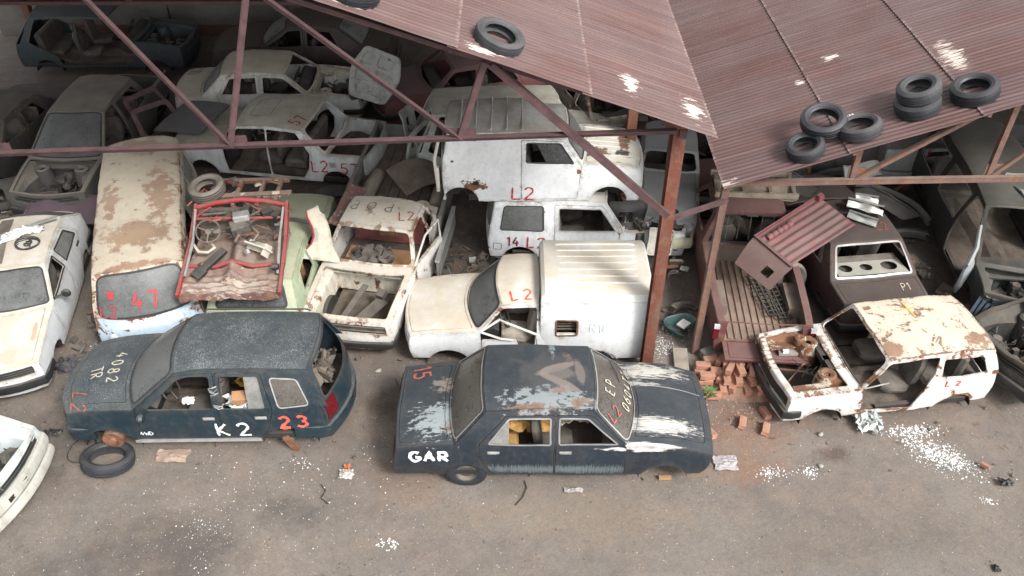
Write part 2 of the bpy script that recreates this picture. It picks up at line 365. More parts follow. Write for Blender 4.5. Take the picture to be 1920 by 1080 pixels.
class Geo:
    """car shape in its own frame: x forward, y left, z up from the ground; all in metres"""
    D = dict(hw=.8, zb=.22, Bf=.12, Br=.1, bw=.14, bt=.06, bt2=.06, bw2=.12, tum=.34, pf=.06, pr=.06, crown=.05, cp=4., rcrown=.05, rcp=4.,
             bulf=.03, bulr=.03, leanf=0., leanr=0., ra=.34, arches=(), dent=.006, seed=0, flare=.0, lowin=.05, glassb=.03, dseed=1.3)
    def __init__(s, **k):
        s.__dict__.update(Geo.D); s.__dict__.update(k); s.ctr = Vector(((s.xn+s.xt)/2, 0, .6))
    def dn(s, p):
        if not s.dent: return p
        q = Vector(p)*s.dseed+Vector((s.seed*5.1, 3.3, s.seed)); v = noise.noise_vector(q)*s.dent + noise.noise_vector(q*3.1)*s.dent*.45
        return (p[0]+v.x, p[1]+v.y, p[2]+v.z)
    def zbelt(s, x): return interp(s.belt, x)
    def zroof(s, x): return interp(s.roof, x)
    def Wb(s, x):
        h = s.hw; a = s.xn*.25; b = s.xt*.25
        if x > a: h *= 1-s.pf*((x-a)/(s.xn-a))**2
        if x < b: h *= 1-s.pr*((x-b)/(s.xt-b))**2
        return h
    def W(s, x, z):
        bz = s.zbelt(x); w0 = s.Wb(x)
        if z <= bz+1e-6:
            t = max(0, (bz-z)/(bz-s.zb)); return w0*(.972+.028*math.sin(min(1, t*1.6)*math.pi*.5)**1) - s.lowin*max(0, t-.45)**2*2
        d = z-bz; return w0*.972 - s.tum*d - .12*d*d
    def nb(s, z, fr=True):
        x = (s.xn-s.Bf) if fr else (s.xt+s.Br); bz = s.zbelt(x); t = max(0, min(1, (bz-z)/(bz-s.zb)))
        return (s.bulf if fr else s.bulr)*math.sin(t*math.pi)+(s.leanf if fr else s.leanr)*t
    def side(s, sg):
        def f(x, z):
            y = s.W(x, z)
            if s.flare:
                for (ax, az) in s.arches:
                    d = math.hypot(x-ax, z-az)-s.ra; y += s.flare*math.exp(-(d/.06)**2) if z < s.zbelt(x) else 0
            return s.dn((x, sg*y, z))
        return f
    # cross edges, u in -1..1
    def cr(s, x, u): return s.zbelt(x)+s.crown*(1-abs(u)**s.cp)
    def P(s, k, u):
        if k == 'nose': x = s.xn-s.Bf*u*u; return (x, u*s.W(s.xn-s.Bf, s.zbelt(s.xn-s.Bf)), s.cr(x, u))
        if k == 'cowl': x = s.xa+s.bw*(1-u*u); return (x, u*s.W(s.xa, s.zbelt(s.xa)), s.cr(x, u))
        if k == 'rf': x = s.xrf+s.bt*(1-u*u); return (x, u*s.W(s.xrf, s.zroof(s.xrf)), s.zroof(x)+s.rcrown*(1-abs(u)**s.rcp))
        if k == 'rr': x = s.xrr-s.bt2*(1-u*u); return (x, u*s.W(s.xrr, s.zroof(s.xrr)), s.zroof(x)+s.rcrown*(1-abs(u)**s.rcp))
        if k == 'rb': x = s.xc-s.bw2*(1-u*u); return (x, u*s.W(s.xc, s.zbelt(s.xc)), s.cr(x, u))
        if k == 'tail': x = s.xt+s.Br*u*u; return (x, u*s.W(s.xt+s.Br, s.zbelt(s.xt+s.Br)), s.cr(x, u))
    def strip(s, k0, k1):
        """surface between two cross edges; a in metres from k0 towards k1, b across"""
        A0, A1 = s.P(k0, 0), s.P(k1, 0); L = math.dist(A0, A1); kk = {k0, k1}
        def f(a, b):
            t = a/L; u = max(-1, min(1, b/s.hw)); p, q = s.P(k0, u), s.P(k1, u)
            x = p[0]+(q[0]-p[0])*t
            if kk == {'rf', 'rr'}:
                y = u*s.W(x, s.zroof(x)); z = s.zroof(x)+s.rcrown*(1-abs(u)**s.rcp)
            elif kk in ({'nose', 'cowl'}, {'rb', 'tail'}):
                y = u*s.W(x, s.zbelt(x)); z = s.cr(x, u)
            else:
                y = p[1]+(q[1]-p[1])*t; z = p[2]+(q[2]-p[2])*t; m = s.glassb*4*t*(1-t)*(1-u*u)
                sg = 1 if x > 0 else -1; x += sg*m; z += m
            return s.dn((x, y, z))
        f.L = L; return f
    def fascia(s, fr=True):
        k = 'nose' if fr else 'tail'; xe = (s.xn-s.Bf) if fr else (s.xt+s.Br); H = s.zbelt(xe)-s.zb
        sg = 1 if fr else -1
        def f(a, b):
            """a downwards from the top edge, b across"""
            t = a/H; u = max(-1, min(1, b/s.hw)); p = s.P(k, u); z = p[2]+(s.zb-p[2])*t
            bx = s.nb(s.zb+(s.zbelt(xe)-s.zb)*(1-t), fr); x = p[0]+sg*bx
            return s.dn((x, u*s.W(xe+sg*bx, s.zb+(s.zbelt(xe)-s.zb)*(1-t)), z))
        f.L = H; return f
    def rect(s, L, m=0., r=0., tm=None, bm=None):
        q = [(tm if tm is not None else m, -s.hw+m), (L-(bm if bm is not None else m), -s.hw+m), (L-(bm if bm is not None else m), s.hw-m), (tm if tm is not None else m, s.hw-m)]
        return rnd(q, r) if r else q
    def outline(s, notch=True):
        o = []
        xe, xf = s.xt+s.Br, s.xn-s.Bf; zr, zf = s.zbelt(xe), s.zbelt(xf); n = 8
        for i in range(n): z = zr+(s.zb-zr)*i/n; o.append((xe-s.nb(z, False), z))
        o.append((xe-s.nb(s.zb, False), s.zb))
        for (ax, az) in sorted(s.arches):
            r = s.ra; h = s.zb-az
            if abs(h) < r:
                a0 = math.asin(h/r); k = 14
                for i in range(k+1):
                    a = math.pi-a0 - (math.pi-2*a0)*i/k
                    o.append((ax+r*math.cos(a), az+r*math.sin(a)))
        o.append((xf+s.nb(s.zb), s.zb))
        for i in range(1, n+1): z = s.zb+(zf-s.zb)*i/n; o.append((xf+s.nb(z), z))
        def run(x0, x1, f): 
            k = max(1, int(abs(x1-x0)/.1)); return [(x0+(x1-x0)*i/k, f(x0+(x1-x0)*i/k)) for i in range(1, k+1)]
        if xf-s.xa > .02: o += run(xf, s.xa, s.zbelt)
        o.append((s.xrf, s.zroof(s.xrf))); o += run(s.xrf, s.xrr, s.zroof); o.append((s.xc, s.zbelt(s.xc)))
        if s.xc-xe > .02: o += run(s.xc, xe, s.zbelt)[:-1]
        # drop doubles and anything out of the arch at the ends
        q = []
        for p in o:
            if not q or math.dist(p, q[-1]) > .004: q.append(p)
        if math.dist(q[0], q[-1]) < .004: q.pop()
        return q
def patch(buf, fn, outline, holes=(), res=.12, mi=0):
    v, f = region(outline, holes, res); k = len(buf.v); buf.add([fn(a, b) for a, b in v], f, mi)
    from collections import Counter
    c = Counter(tuple(sorted((q[i], q[(i+1) % 3]))) for q in f for i in range(3)); 
    for (i, j), n in c.items():
        if n == 1: buf.rim[k+i] = 1.; buf.rim[k+j] = 1.

CARS = {}
class Car:
    def __init__(s, name, label, cat, geo, paint, loc, yaw, group=None, rot=None, roofmat=None, res=.11):
        s.g = geo; s.paint = paint; s.root = empty(name, loc, R(yaw), rot); tag(s.root, label, cat, group); s.res = res
        CARS[name] = s; s.body = Buf(); s.mats = [paint, 'dark', roofmat or paint]
    def part(s, b, name, mat, solid=0., smooth=38, label=None, parent=None):
        o = b.build(name, mat, parent or s.root, solid, smooth)
        if label: o['label'] = label
        return o
    def seam(s, fn, loop, w=.016, mat='blackseal', name='seal', parent=None, closed=True, off=.017):
        b = Buf(); ribbon(b, fn, loop, w, off, s.g.ctr, closed); return s.part(b, name, mat, 0, 0, parent=parent)
    def sides(s, doors=(), wins=(), cut=(), signs=(1, -1), trim=None, trimw=.02):
        """doors: dict(poly, win, glass, handle, gone); wins: dict(poly, glass)"""
        g = s.g; out = g.outline()
        for sg in signs:
            f = g.side(sg); holes = [d['poly'] for d in doors] + [w['poly'] for w in wins] + [c for c in cut]
            patch(s.body, f, out, holes, s.res)
            for d in doors:
                if d.get('gone') or d.get('gone_side') == sg: continue
                b = Buf(); poly = shrink(d['poly'], .007); hl = [d['win']] if d.get('win') else []
                patch(b, f, poly, hl, s.res); o = s.part(b, 'door', d.get('mat', s.paint), .03, label=d.get('label'))
                if d.get('win'):
                    if d.get('trim') or trim: s.seam(f, d['win'], trimw, d.get('trim') or trim, 'window_trim', o)
                    if d.get('glass'):
                        gb = Buf(); patch(gb, f, d.get('gpoly') or shrink(d['win'], -.004), (), .2); s.part(gb, 'window_pane', d['glass'], .004, parent=o)
                if d.get('handle'):
                    hx, hz = d['handle']; gb = Buf(); p = Vector(f(hx, hz)); gb.box(p+Vector((0, sg*.008, 0)), (.17, .02, .055)); gb.box(p+Vector((0, sg*.026, .006)), (.14, .014, .022))
                    s.part(gb, 'handle', d.get('hmat', 'chrome_dusty'), 0, 0, parent=o)
            for w in wins:
                if trim or w.get('trim'): s.seam(f, w['poly'], trimw, w.get('trim') or trim, 'window_trim')
                if w.get('glass'):
                    gb = Buf(); patch(gb, f, shrink(w['poly'], -.004), (), .2); s.part(gb, 'window_pane', w['glass'], .004)
    def bonnet(s, kind='panel', mat=None, m=.07, rear=.05, front=.04):
        """'panel' closes the bay with a lid of its own; 'open' leaves the bay open"""
        g = s.g; f = g.strip('cowl', 'nose'); out = g.rect(f.L); hole = rnd([(rear, -g.hw+m), (f.L-front, -g.hw+m), (f.L-front, g.hw-m), (rear, g.hw-m)], .05)
        s.fb = f; patch(s.body, f, out, [hole], s.res)
        if kind == 'panel':
            b = Buf(); patch(b, f, shrink(hole, .007), (), s.res); return s.part(b, 'bonnet', mat or s.paint, .02)
    def boot(s, kind='panel', mat=None, m=.07, rear=.03, front=.06):
        g = s.g; f = g.strip('rb', 'tail'); out = g.rect(f.L); hole = rnd([(front, -g.hw+m), (f.L-rear, -g.hw+m), (f.L-rear, g.hw-m), (front, g.hw-m)], .05)
        s.ft = f; patch(s.body, f, out, [hole], s.res)
        if kind == 'panel':
            b = Buf(); patch(b, f, shrink(hole, .007), (), s.res); return s.part(b, 'boot_lid', mat or s.paint, .02)
    def roofp(s, holes=(), own=False):
        g = s.g; f = g.strip('rr', 'rf'); s.fr = f; patch(s.body, f, g.rect(f.L), holes, s.res, 2)
    def screen(s, front=True, glass='glass_dusty', m=.07, top=.05, bot=.05, frame=None, seal='blackseal', sealw=.03, r=.09, base=None):
        g = s.g; k = ('rf', 'cowl') if front else ('rr', base or 'rb'); f = g.strip(*k); L = f.L
        inner = rnd([(top, -g.hw+m), (L-bot, -g.hw+m*.8), (L-bot, g.hw-m*.8), (top, g.hw-m)], r)
        patch(s.body, f, g.rect(L), [inner], s.res)
        if front: s.fw = f
        else: s.fg = f
        o = None
        if glass:
            gb = Buf(); patch(gb, f, shrink(inner, -.004), (), .2); o = s.part(gb, 'windscreen' if front else 'rear_window', glass, .005)
        if seal: s.seam(f, inner, sealw, seal, 'windscreen_seal' if front else 'rear_window_seal', o, off=.016)
        return o
    def face(s, front=True, holes=(), mi=0):
        f = s.g.fascia(front); patch(s.body, f, s.g.rect(f.L), holes, s.res, mi)
        if front: s.ff = f
        else: s.fa = f
        return f
    def grille(s, poly, n=7, mat='black', front=True, name='grille', back='dark'):
        """recessed plate with raised slats inside a hole of the front"""
        f = s.ff if front else s.fa; a0 = min(p[0] for p in poly); a1 = max(p[0] for p in poly); b0 = min(p[1] for p in poly); b1 = max(p[1] for p in poly)
        sg = -1 if front else 1; b = Buf()
        v, fc = region(poly, (), .15); b.add([tuple(Vector(f(p, q))+Vector((sg*.03, 0, 0))) for p, q in v], fc)
        for i in range(n):
            a = a0+(a1-a0)*(i+.5)/n; h = (a1-a0)/n*.22
            pts = [(a, b0+(b1-b0)*k/6) for k in range(7)]; P = [Vector(f(*p))+Vector((sg*.008, 0, 0)) for p in pts]
            b.tube(P, h, 4)
        return s.part(b, name, mat, 0, 0)
    def lamp(s, poly, mat='lens', front=True, name='headlight', proud=.012):
        f = s.ff if front else s.fa; sg = 1 if front else -1; b = Buf(); v, fc = region(poly, (), .15)
        b.add([tuple(Vector(f(p, q))+Vector((sg*proud, 0, 0))) for p, q in v], fc); return s.part(b, name, mat, .02)
    def bumper(s, front=True, z=.42, h=.12, mat='black', out=.06, wrap=.35, name=None, inset=0.):
        g = s.g; sg = 1 if front else -1; b = Buf(); pts = []
        xe = (g.xn-g.Bf) if front else (g.xt+g.Br); sx = xe-sg*wrap
        ww = g.W(xe, z)+.02-inset
        pts.append((sx, -ww)); pts.append((xe-sg*.06, -ww-.01))
        for i in range(9):
            u = -1+2*i/8; k = 'nose' if front else 'tail'; x = g.P(k, u)[0]+sg*(out+g.nb(z, front)); pts.append((x, u*(ww-.02)))
        pts.append((xe-sg*.06, ww+.01)); pts.append((sx, ww))
        prof = [(-.02, -h/2), (.025, -h/2+.01), (.04, 0), (.025, h/2-.01), (-.02, h/2)]
        vs = []; N = len(pts)
        for i, p in enumerate(pts):
            a, c = pts[max(0, i-1)], pts[min(N-1, i+1)]; d = Vector((c[0]-a[0], c[1]-a[1])).normalized(); n = Vector((d.y, -d.x)) * (1 if front else -1)
            for (o, dz) in prof: vs.append(g.dn((p[0]+n.x*o, p[1]+n.y*o, z+dz)))
        m = len(prof); fs = [(i*m+j, (i+1)*m+j, (i+1)*m+(j+1) % m, i*m+(j+1) % m) for i in range(N-1) for j in range(m)]
        fs += [tuple(range(m)), tuple((N-1)*m+j for j in range(m))]; b.add(vs, fs)
        return s.part(b, name or 'bumper', mat, 0, 40)
    def under(s, x0=None, x1=None, floor=True, dash=True, mat='floor', dark=True):
        """floor pan, firewall, wheel wells and inner sills"""
        g = s.g; b = Buf(); x0 = g.xt+.12 if x0 is None else x0; x1 = g.xn-.3 if x1 is None else x1
        fz = g.zb+.05; xs = np.linspace(x0, g.xa-.05, 12); ys = np.linspace(-g.hw*.93, g.hw*.93, 10); vs = []
        for x in xs:
            for y in ys:
                z = fz+.02*math.sin(x*14+y*3)+(.10 if abs(y) < .12 else 0)
                for (ax, az) in g.arches:
                    if abs(x-ax) < g.ra and abs(y) > g.hw-.28 and ax < g.xa-.1: z = max(z, az+g.ra)
                if x < g.arches[0][0]+.42 if g.arches else False: z = max(z, fz+.16)
                vs.append((x, y, z))
        n = len(ys); b.add(vs, [(i*n+j, (i+1)*n+j, (i+1)*n+j+1, i*n+j+1) for i in range(len(xs)-1) for j in range(n-1)])
        s.part(b, 'floor_pan', mat, .012, 0)
        b = Buf(); zc = g.zbelt(g.xa); b.box((g.xa-.02, 0, (fz+zc)/2), (.025, g.hw*1.8, zc-fz-.03)); s.part(b, 'bulkhead', 'dark', 0, 0)
        for sg in (-1, 1): b = Buf(); b.box(((x0+g.xa)/2, sg*(g.hw-.07), fz+.01), (g.xa-x0-.7, .07, .09)); s.part(b, 'inner_sill', 'dark', 0, 0)
        for (ax, az) in g.arches:
            for sg in (-1, 1):
                b = Buf(); b.lathe([(g.ra+.012, -.14), (g.ra+.012, .12), (.06, .12)] if sg < 0 else [(g.ra+.012, .14), (g.ra+.012, -.12), (.06, -.12)], 16, 'Y', (ax, sg*(g.hw-.18), az), a0=0, a1=math.pi); s.part(b, 'wheel_well', 'dark', 0, 0)
    def dash(s, mat='black', wheel=True, wheelside=1, mat2='black'):
        g = s.g; b = Buf(); zc = g.zbelt(g.xa)-.04; w = g.hw*.9
        prof = [(0, 0), (-.02, .0), (-.22, .03), (-.30, -.03), (-.28, -.16), (-.12, -.26), (0, -.26)]
        vs = []
        for i in range(7):
            y = -w+2*w*i/6
            for (dx, dz) in prof: vs.append((g.xa-.03+dx-.0*(y*y), y, zc+dz+(.04 if y*wheelside > .15 and dx < -.1 and dz > -.1 else 0)))
        m = len(prof); b.add(vs, [(i*m+j, (i+1)*m+j, (i+1)*m+j+1, i*m+j+1) for i in range(6) for j in range(m-1)]+[tuple(range(m)), tuple(6*m+j for j in range(m))[::-1]])
        s.part(b, 'dashboard', mat, 0, 30)
        if wheel: steering(s.root, (g.xa-.42, wheelside*g.hw*.45, zc+.02), mat2)
    def seats(s, xs=((.05, 'seat'),), rear=True, xr=None, mat='seat', rake=.16, z=None):
        g = s.g; z0 = z or g.zb+.12
        for (x, m) in xs:
            for sg in (-1, 1):
                b = Buf(); seat_shape(b, (x, sg*g.hw*.46, z0), .46, rake); s.part(b, 'seat', m, 0, 40)
        if rear:
            b = Buf(); xr = xr if xr is not None else g.xrr+.15; b.box((xr+.2, 0, z0+.12), (.5, g.hw*1.55, .2), tap=.96); b.box((xr-.08, 0, z0+.42), (.16, g.hw*1.55, .52), rot=Matrix.Rotation(-rake, 3, 'Y'), tap=.95)
            s.part(b, 'rear_seat', mat, 0, 0).modifiers.new('b', 'BEVEL').width = .05
    def bay(s, seed=1, mats=('grime', 'junk', 'junk2'), wallmat=None, engine=True, fz=None, rad=True):
        """inner wings, strut towers, cross member and loose engine parts under a missing bonnet"""
        g = s.g; rr = random.Random(seed); wm = wallmat or s.paint; b = Buf(); zc = g.zbelt(g.xa)-.05; x0, x1 = g.xa+.06, g.xn-.14; fz = fz or g.zb+.05; zn = g.zbelt(g.xn-.2)-.04
        for sg in (-1, 1):
            y = sg*(g.hw-.17); n = 9; vs = []
            for i in range(n):
                x = x0+(x1-x0)*i/(n-1); zt = g.zbelt(x)-.03; k = math.exp(-((x-(g.arches[-1][0] if g.arches else .5*(x0+x1)))/.25)**2)
                vs += [(x, sg*(g.hw-.07), zt), (x, y, zt-.03), (x, y-sg*(.05+.14*k), zt-.12), (x, y-sg*(.06+.16*k), fz+.05)]
            b.add(vs, [(4*i+j, 4*i+4+j, 4*i+5+j, 4*i+1+j) for i in range(n-1) for j in range(3)])
            ax = g.arches[-1][0] if g.arches else .6*(x0+x1)
            bt_ = Buf(); bt_.lathe([(.045, .02), (.05, .035), (.1, .06), (.14, .04), (.17, -.10), (.19, -.34)], 16, 'Z', (ax-.12, sg*(g.hw-.40), zn+.05)); s.part(bt_, 'strut_tower', wm, .006)
        b.box((x1+.02, 0, zn-.05), (.05, g.hw*1.6, .07)); b.box((x0-.02, 0, (zc+fz)/2), (.03, g.hw*1.7, zc-fz)); b.box((x0+.06, 0, zc-.08), (.14, g.hw*1.66, .025))
        b.box((x1, 0, fz+.06), (.06, g.hw*1.5, .08))
        s.part(b, 'engine_bay', wm, .008, 0).__setitem__('kind', 'stuff') if False else s.part(b, 'engine_bay', wm, .008, 0)
        b = Buf(); b.box(((x0+x1)/2, 0, fz-.03), (x1-x0, g.hw*1.3, .02)); s.part(b, 'bay_floor', mats[2], 0, 0)
        if engine:
            for i in range(16):
                b = Buf()
                d = (rr.uniform(.06, .26), rr.uniform(.06, .26), rr.uniform(.05, .2)); c = (rr.uniform(x0+.12, x1-.12), rr.uniform(-.34, .34), fz+rr.uniform(.08, .38))
                b.box(c, d, rot=Matrix.Rotation(rr.uniform(-.6, .6), 3, Vector((rr.random(), rr.random(), rr.random())).normalized()), tap=rr.uniform(.6, 1)); s.part(b, 'engine_part', mats[1 if i % 2 else 2], 0, 30)
            for i in range(12):
                p = Vector((rr.uniform(x0, x1), rr.uniform(-.5, .5), fz+rr.uniform(.15, .5))); pts = [p]
                for k in range(5): p = p+Vector((rr.uniform(-.15, .15), rr.uniform(-.15, .15), rr.uniform(-.08, .08))); pts.append(p)
                b = Buf(); b.tube(pts, rr.uniform(.006, .018), 5); s.part(b, 'hose', mats[2], 0, 30)
            for i in range(3): b = Buf(); b.lathe([(.0, .02), (.07, .02), (.08, 0), (.08, -.05), (.03, -.06)], 12, 'Z', (rr.uniform(x0+.1, x1-.1), rr.uniform(-.3, .3), fz+rr.uniform(.25, .45))); s.part(b, 'cap', mats[1], 0, 30)
    def finish(s, solid=.022):
        o = s.part(s.body, 'body', s.mats, solid); return s
def seat_shape(b, c, w=.48, rake=.2, h=.58):
    """seat cushion and backrest with rounded edges"""
    x, y, z = c
    def slab(org, ux, uz, L, th, w, n=5):
        vs = []; m = 10
        for i in range(n+1):
            t = i/n; k = 1-.35*(2*t-1)**6
            for j in range(m):
                a = math.tau*j/m; ca, sa = math.cos(a), math.sin(a); yy = w/2*k*math.copysign(abs(ca)**.5, ca); dd = th/2*k*math.copysign(abs(sa)**.6, sa)
                vs.append(org+ux*(t*L)+uz*dd+Vector((0, yy, 0)))
        fs = [(i*m+j, i*m+(j+1) % m, (i+1)*m+(j+1) % m, (i+1)*m+j) for i in range(n) for j in range(m)]+[tuple(range(m)), tuple(n*m+j for j in range(m))]
        b.add(vs, fs)
    slab(Vector((x-.22, y, z+.1)), Vector((1, 0, .12)).normalized(), Vector((-.12, 0, 1)).normalized(), .5, .16, w)
    d = Vector((-rake, 0, 1)).normalized(); slab(Vector((x-.2, y, z+.12)), d, Vector((1, 0, rake)).normalized(), h, .15, w*.94)
    slab(Vector((x-.2, y, z+.12))+d*(h+.02), d, Vector((1, 0, rake)).normalized(), .17, .1, w*.5, 3)
def steering(parent, c, mat='black', r=.19, tilt=62, top=False, name='steering_wheel'):
    b = Buf(); rot = Matrix.Rotation(R(-tilt), 3, 'Y')
    P = [Vector((r*math.cos(a), r*math.sin(a), 0)) for a in np.linspace(0, math.tau, 25)[:-1]]
    b.tube([rot @ p + Vector(c) for p in P], .015, 6, closed=True)
    b.lathe([(0, -.01), (.05, -.01), (.06, -.05), (.02, -.3)], 10, 'Z', c, rot=rot)
    for a in (20, 160, 270): b.tube([rot @ Vector((.04*math.cos(R(a)), .04*math.sin(R(a)), -.02))+Vector(c), rot @ Vector((r*math.cos(R(a)), r*math.sin(R(a)), 0))+Vector(c)], .014, 5)
    return b.build(name, mat, parent)
def tyre_buf(b, ro=.3, w=.17, ri=.19, c=(0, 0, 0), axis='Z', rot=None, seed=0, squash=.0):
    rr = random.Random(seed); ph = rr.uniform(0, 6)
    h = w/2; prof = [(ri, -h*.62), (ri+.02, -h*.86), (ri+(ro-ri)*.5, -h*1.04), (ro-.03, -h*.92), (ro-.006, -h*.78), (ro, -h*.5), (ro-.009, -h*.46), (ro-.009, -h*.38), (ro, -h*.34), (ro+.002, -h*.06), (ro-.009, -h*.04), (ro-.009, h*.04), (ro+.002, h*.06), (ro, h*.34), (ro-.009, h*.38), (ro-.009, h*.46), (ro, h*.5), (ro-.006, h*.78), (ro-.03, h*.92), (ri+(ro-ri)*.5, h*1.04), (ri+.045, h*.95), (ri+.035, h*.9), (ri+.02, h*.86), (ri, h*.62), (ri+.02, h*.55), (ro-.03, h*.45), (ro-.02, 0), (ro-.03, -h*.45), (ri+.02, -h*.55)]
    b.lathe(prof, 40, axis, c, closed=True, rot=rot, wob=lambda a, z: squash*math.cos(2*(a+ph)))
def tyre(label, loc, ro=.31, w=.18, ri=.19, rot=(0, 0, 0), group=None, mat='rubber', seed=0, squash=.012, parent=None, name='tyre'):
    b = Buf(); tyre_buf(b, ro, w, ri, seed=seed, squash=squash)
    o = b.build(name, mat, parent, smooth=30, loc=loc); o.rotation_euler = rot
    if label: tag(o, label, 'tyre', group)
    return o
def wheel(car, x, y, z=.3, ro=.3, w=.18, mat='rubber_dusty', rim='rustiron', ri=.18):
    b = Buf(); tyre_buf(b, ro, w, ri, (x, y, z), 'Y'); t = b.build('wheel', mat, car.root, smooth=30)
    b = Buf(); sg = 1 if y > 0 else -1; b.lathe([(ri+.01, sg*.07), (ri-.01, sg*.05), (ri-.03, sg*.0), (.11, sg*.03), (.06, sg*.05), (0, sg*.05)], 20, 'Y', (x, y, z)); b.build('rim', rim, t, solid=.01)
    return t
def crumple(name, mat, loc, size, amp, seed=0, n=14, parent=None, rz=0., fold=1.6, label=None, cat=None, tilt=(0, 0), group=None):
    """a crumpled sheet or bag lying where it was dropped"""
    b = Buf(); vs = []
    for i in range(n+1):
        for j in range(n+1):
            u, v = i/n-.5, j/n-.5; q = Vector((u*fold*3+seed*7.3, v*fold*3, seed)); d = noise.noise_vector(q)+noise.noise_vector(q*2.3)*.5
            k = 1+.25*noise.noise(Vector((math.atan2(v, u)*1.3, seed*2.2, 0)))
            vs.append((u*size[0]*k+d.x*amp*.6, v*size[1]*k+d.y*amp*.6, abs(d.z)*amp+.01+amp*.5*(1-min(1, 4*(u*u+v*v)))))
    b.add(vs, [(i*(n+1)+j, (i+1)*(n+1)+j, (i+1)*(n+1)+j+1, i*(n+1)+j+1) for i in range(n) for j in range(n)])
    o = b.build(name, mat, parent, smooth=25, solid=.003, loc=loc); o.rotation_euler = (tilt[0], tilt[1], rz)
    if label: tag(o, label, cat, group)
    return o
# ================================================================== ground and shed
def ground_mat():
    t = NT('dirt_ground'); o = t.pos()
    n = t.noise(o, .55, 9, .62, .4); n2 = t.noise(o, 3.2, 9, .72); n3 = t.noise(o, 42, 5, .8)
    base = t.mix(t.rng(n, .34, .66), (.160, .134, .114), (.228, .197, .168))
    base = t.mix(t.rng(n2, .38, .68, 0, .6), base, (.125, .118, .112))
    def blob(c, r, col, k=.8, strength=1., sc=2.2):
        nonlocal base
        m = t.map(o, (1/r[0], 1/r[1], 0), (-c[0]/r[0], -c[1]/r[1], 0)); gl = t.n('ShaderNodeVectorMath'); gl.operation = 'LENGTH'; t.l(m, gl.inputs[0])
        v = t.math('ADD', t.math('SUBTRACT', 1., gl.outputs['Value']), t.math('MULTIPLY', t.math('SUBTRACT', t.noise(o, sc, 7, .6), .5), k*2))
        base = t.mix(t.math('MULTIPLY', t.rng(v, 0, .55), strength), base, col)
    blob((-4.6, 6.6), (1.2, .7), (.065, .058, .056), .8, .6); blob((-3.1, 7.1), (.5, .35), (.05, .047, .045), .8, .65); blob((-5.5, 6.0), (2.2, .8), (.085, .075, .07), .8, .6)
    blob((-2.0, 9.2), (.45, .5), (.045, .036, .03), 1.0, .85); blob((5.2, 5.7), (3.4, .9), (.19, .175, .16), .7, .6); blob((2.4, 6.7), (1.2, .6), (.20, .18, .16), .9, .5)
    blob((-1.5, 7.6), (.8, .6), (.20, .10, .06), 1.1, .3); blob((3.6, 8.6), (1.1, .75), (.25, .13, .08), 1.0, .6); blob((3.3, 7.9), (.9, .35), (.25, .13, .08), 1.0, .6); blob((4.8, 8.2), (.35, .2), (.06, .03, .025), 1., .7)
    blob((5.6, 9.1), (3, 1), (.13, .09, .07), .9, .5); blob((-2, 13), (6, 6), (.10, .078, .062), .5, .5); blob((-4, 18.5), (12, 6), (.052, .040, .032), .4, .85); blob((8, 17), (8, 5), (.052, .042, .034), .4, .85); blob((-1.5, 14.6), (3.2, 2.2), (.085, .064, .050), .5, .6); blob((.9, 7.1), (2.4, .55), (.23, .18, .135), .8, .5); blob((-7.2, 5.2), (2.2, 1.2), (.10, .095, .09), .9, .6); blob((-1.2, 5.6), (.8, .5), (.24, .23, .21), 1.2, .5); blob((-6.8, 8.7), (.7, 1.6), (.06, .055, .05), 1, .7)  # broad dark blobs towards the back put the shed's shade into the dirt colour
    for c_, r_ in (((-6.95, 9.9), (.22, .8)),): blob(c_, r_, (.62, .62, .60), 1.6, .85, 9)
    ng = t.noise(o, 11, 6, .75)
    base = t.mix(t.rng(t.noise(o, 1.3, 7, .7), .45, .70, 0, .55), base, (.26, .20, .155)); base = t.mix(t.rng(t.noise(o, .9, 8, .75), .50, .72, 0, .5), base, (.20, .195, .185)); base = t.mix(t.rng(n3, .44, .62, 0, .42), base, (.095, .083, .074)); base = t.mix(t.rng(t.noise(o, 34, 4, .8), .56, .70, 0, .45), base, (.32, .29, .25)); base = t.mix(t.rng(ng, .5, .7, 0, .4), base, (.10, .085, .075))
    sp = t.math('MULTIPLY', t.rng(t.noise(o, 27, 4, .8), .72, .75), t.rng(t.noise(o, 1.1, 4), .45, .6, .1, .9)); base = t.mix(sp, base, (.58, .57, .55))
    t.bump(t.math('ADD', t.math('MULTIPLY', t.noise(o, 7, 8, .75), 1.), t.math('MULTIPLY', n3, .35)), .6, .03)
    return t.out(base, .93, spec=.25)
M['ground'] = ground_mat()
b = Buf(); xs = [-900, -60]+list(np.linspace(-16, 16, 97))+[60, 900]; ys = [-900, -20]+list(np.linspace(1, 26, 76))+[60, 900]
def gz(x, y):
    if abs(x) > 15.9 or y < 1.1 or y > 25.9: return 0.
    return .018*noise.noise(Vector((x*.9, y*.9, 1)))+.012*noise.noise(Vector((x*2.7, y*2.7, 4)))-.01
vs = [(x, y, gz(x, y)) for x in xs for y in ys]; n = len(ys)
b.add(vs, [(i*n+j, (i+1)*n+j, (i+1)*n+j+1, i*n+j+1) for i in range(len(xs)-1) for j in range(n-1)])
tag(b.build('ground', 'ground', smooth=180), kind='structure')

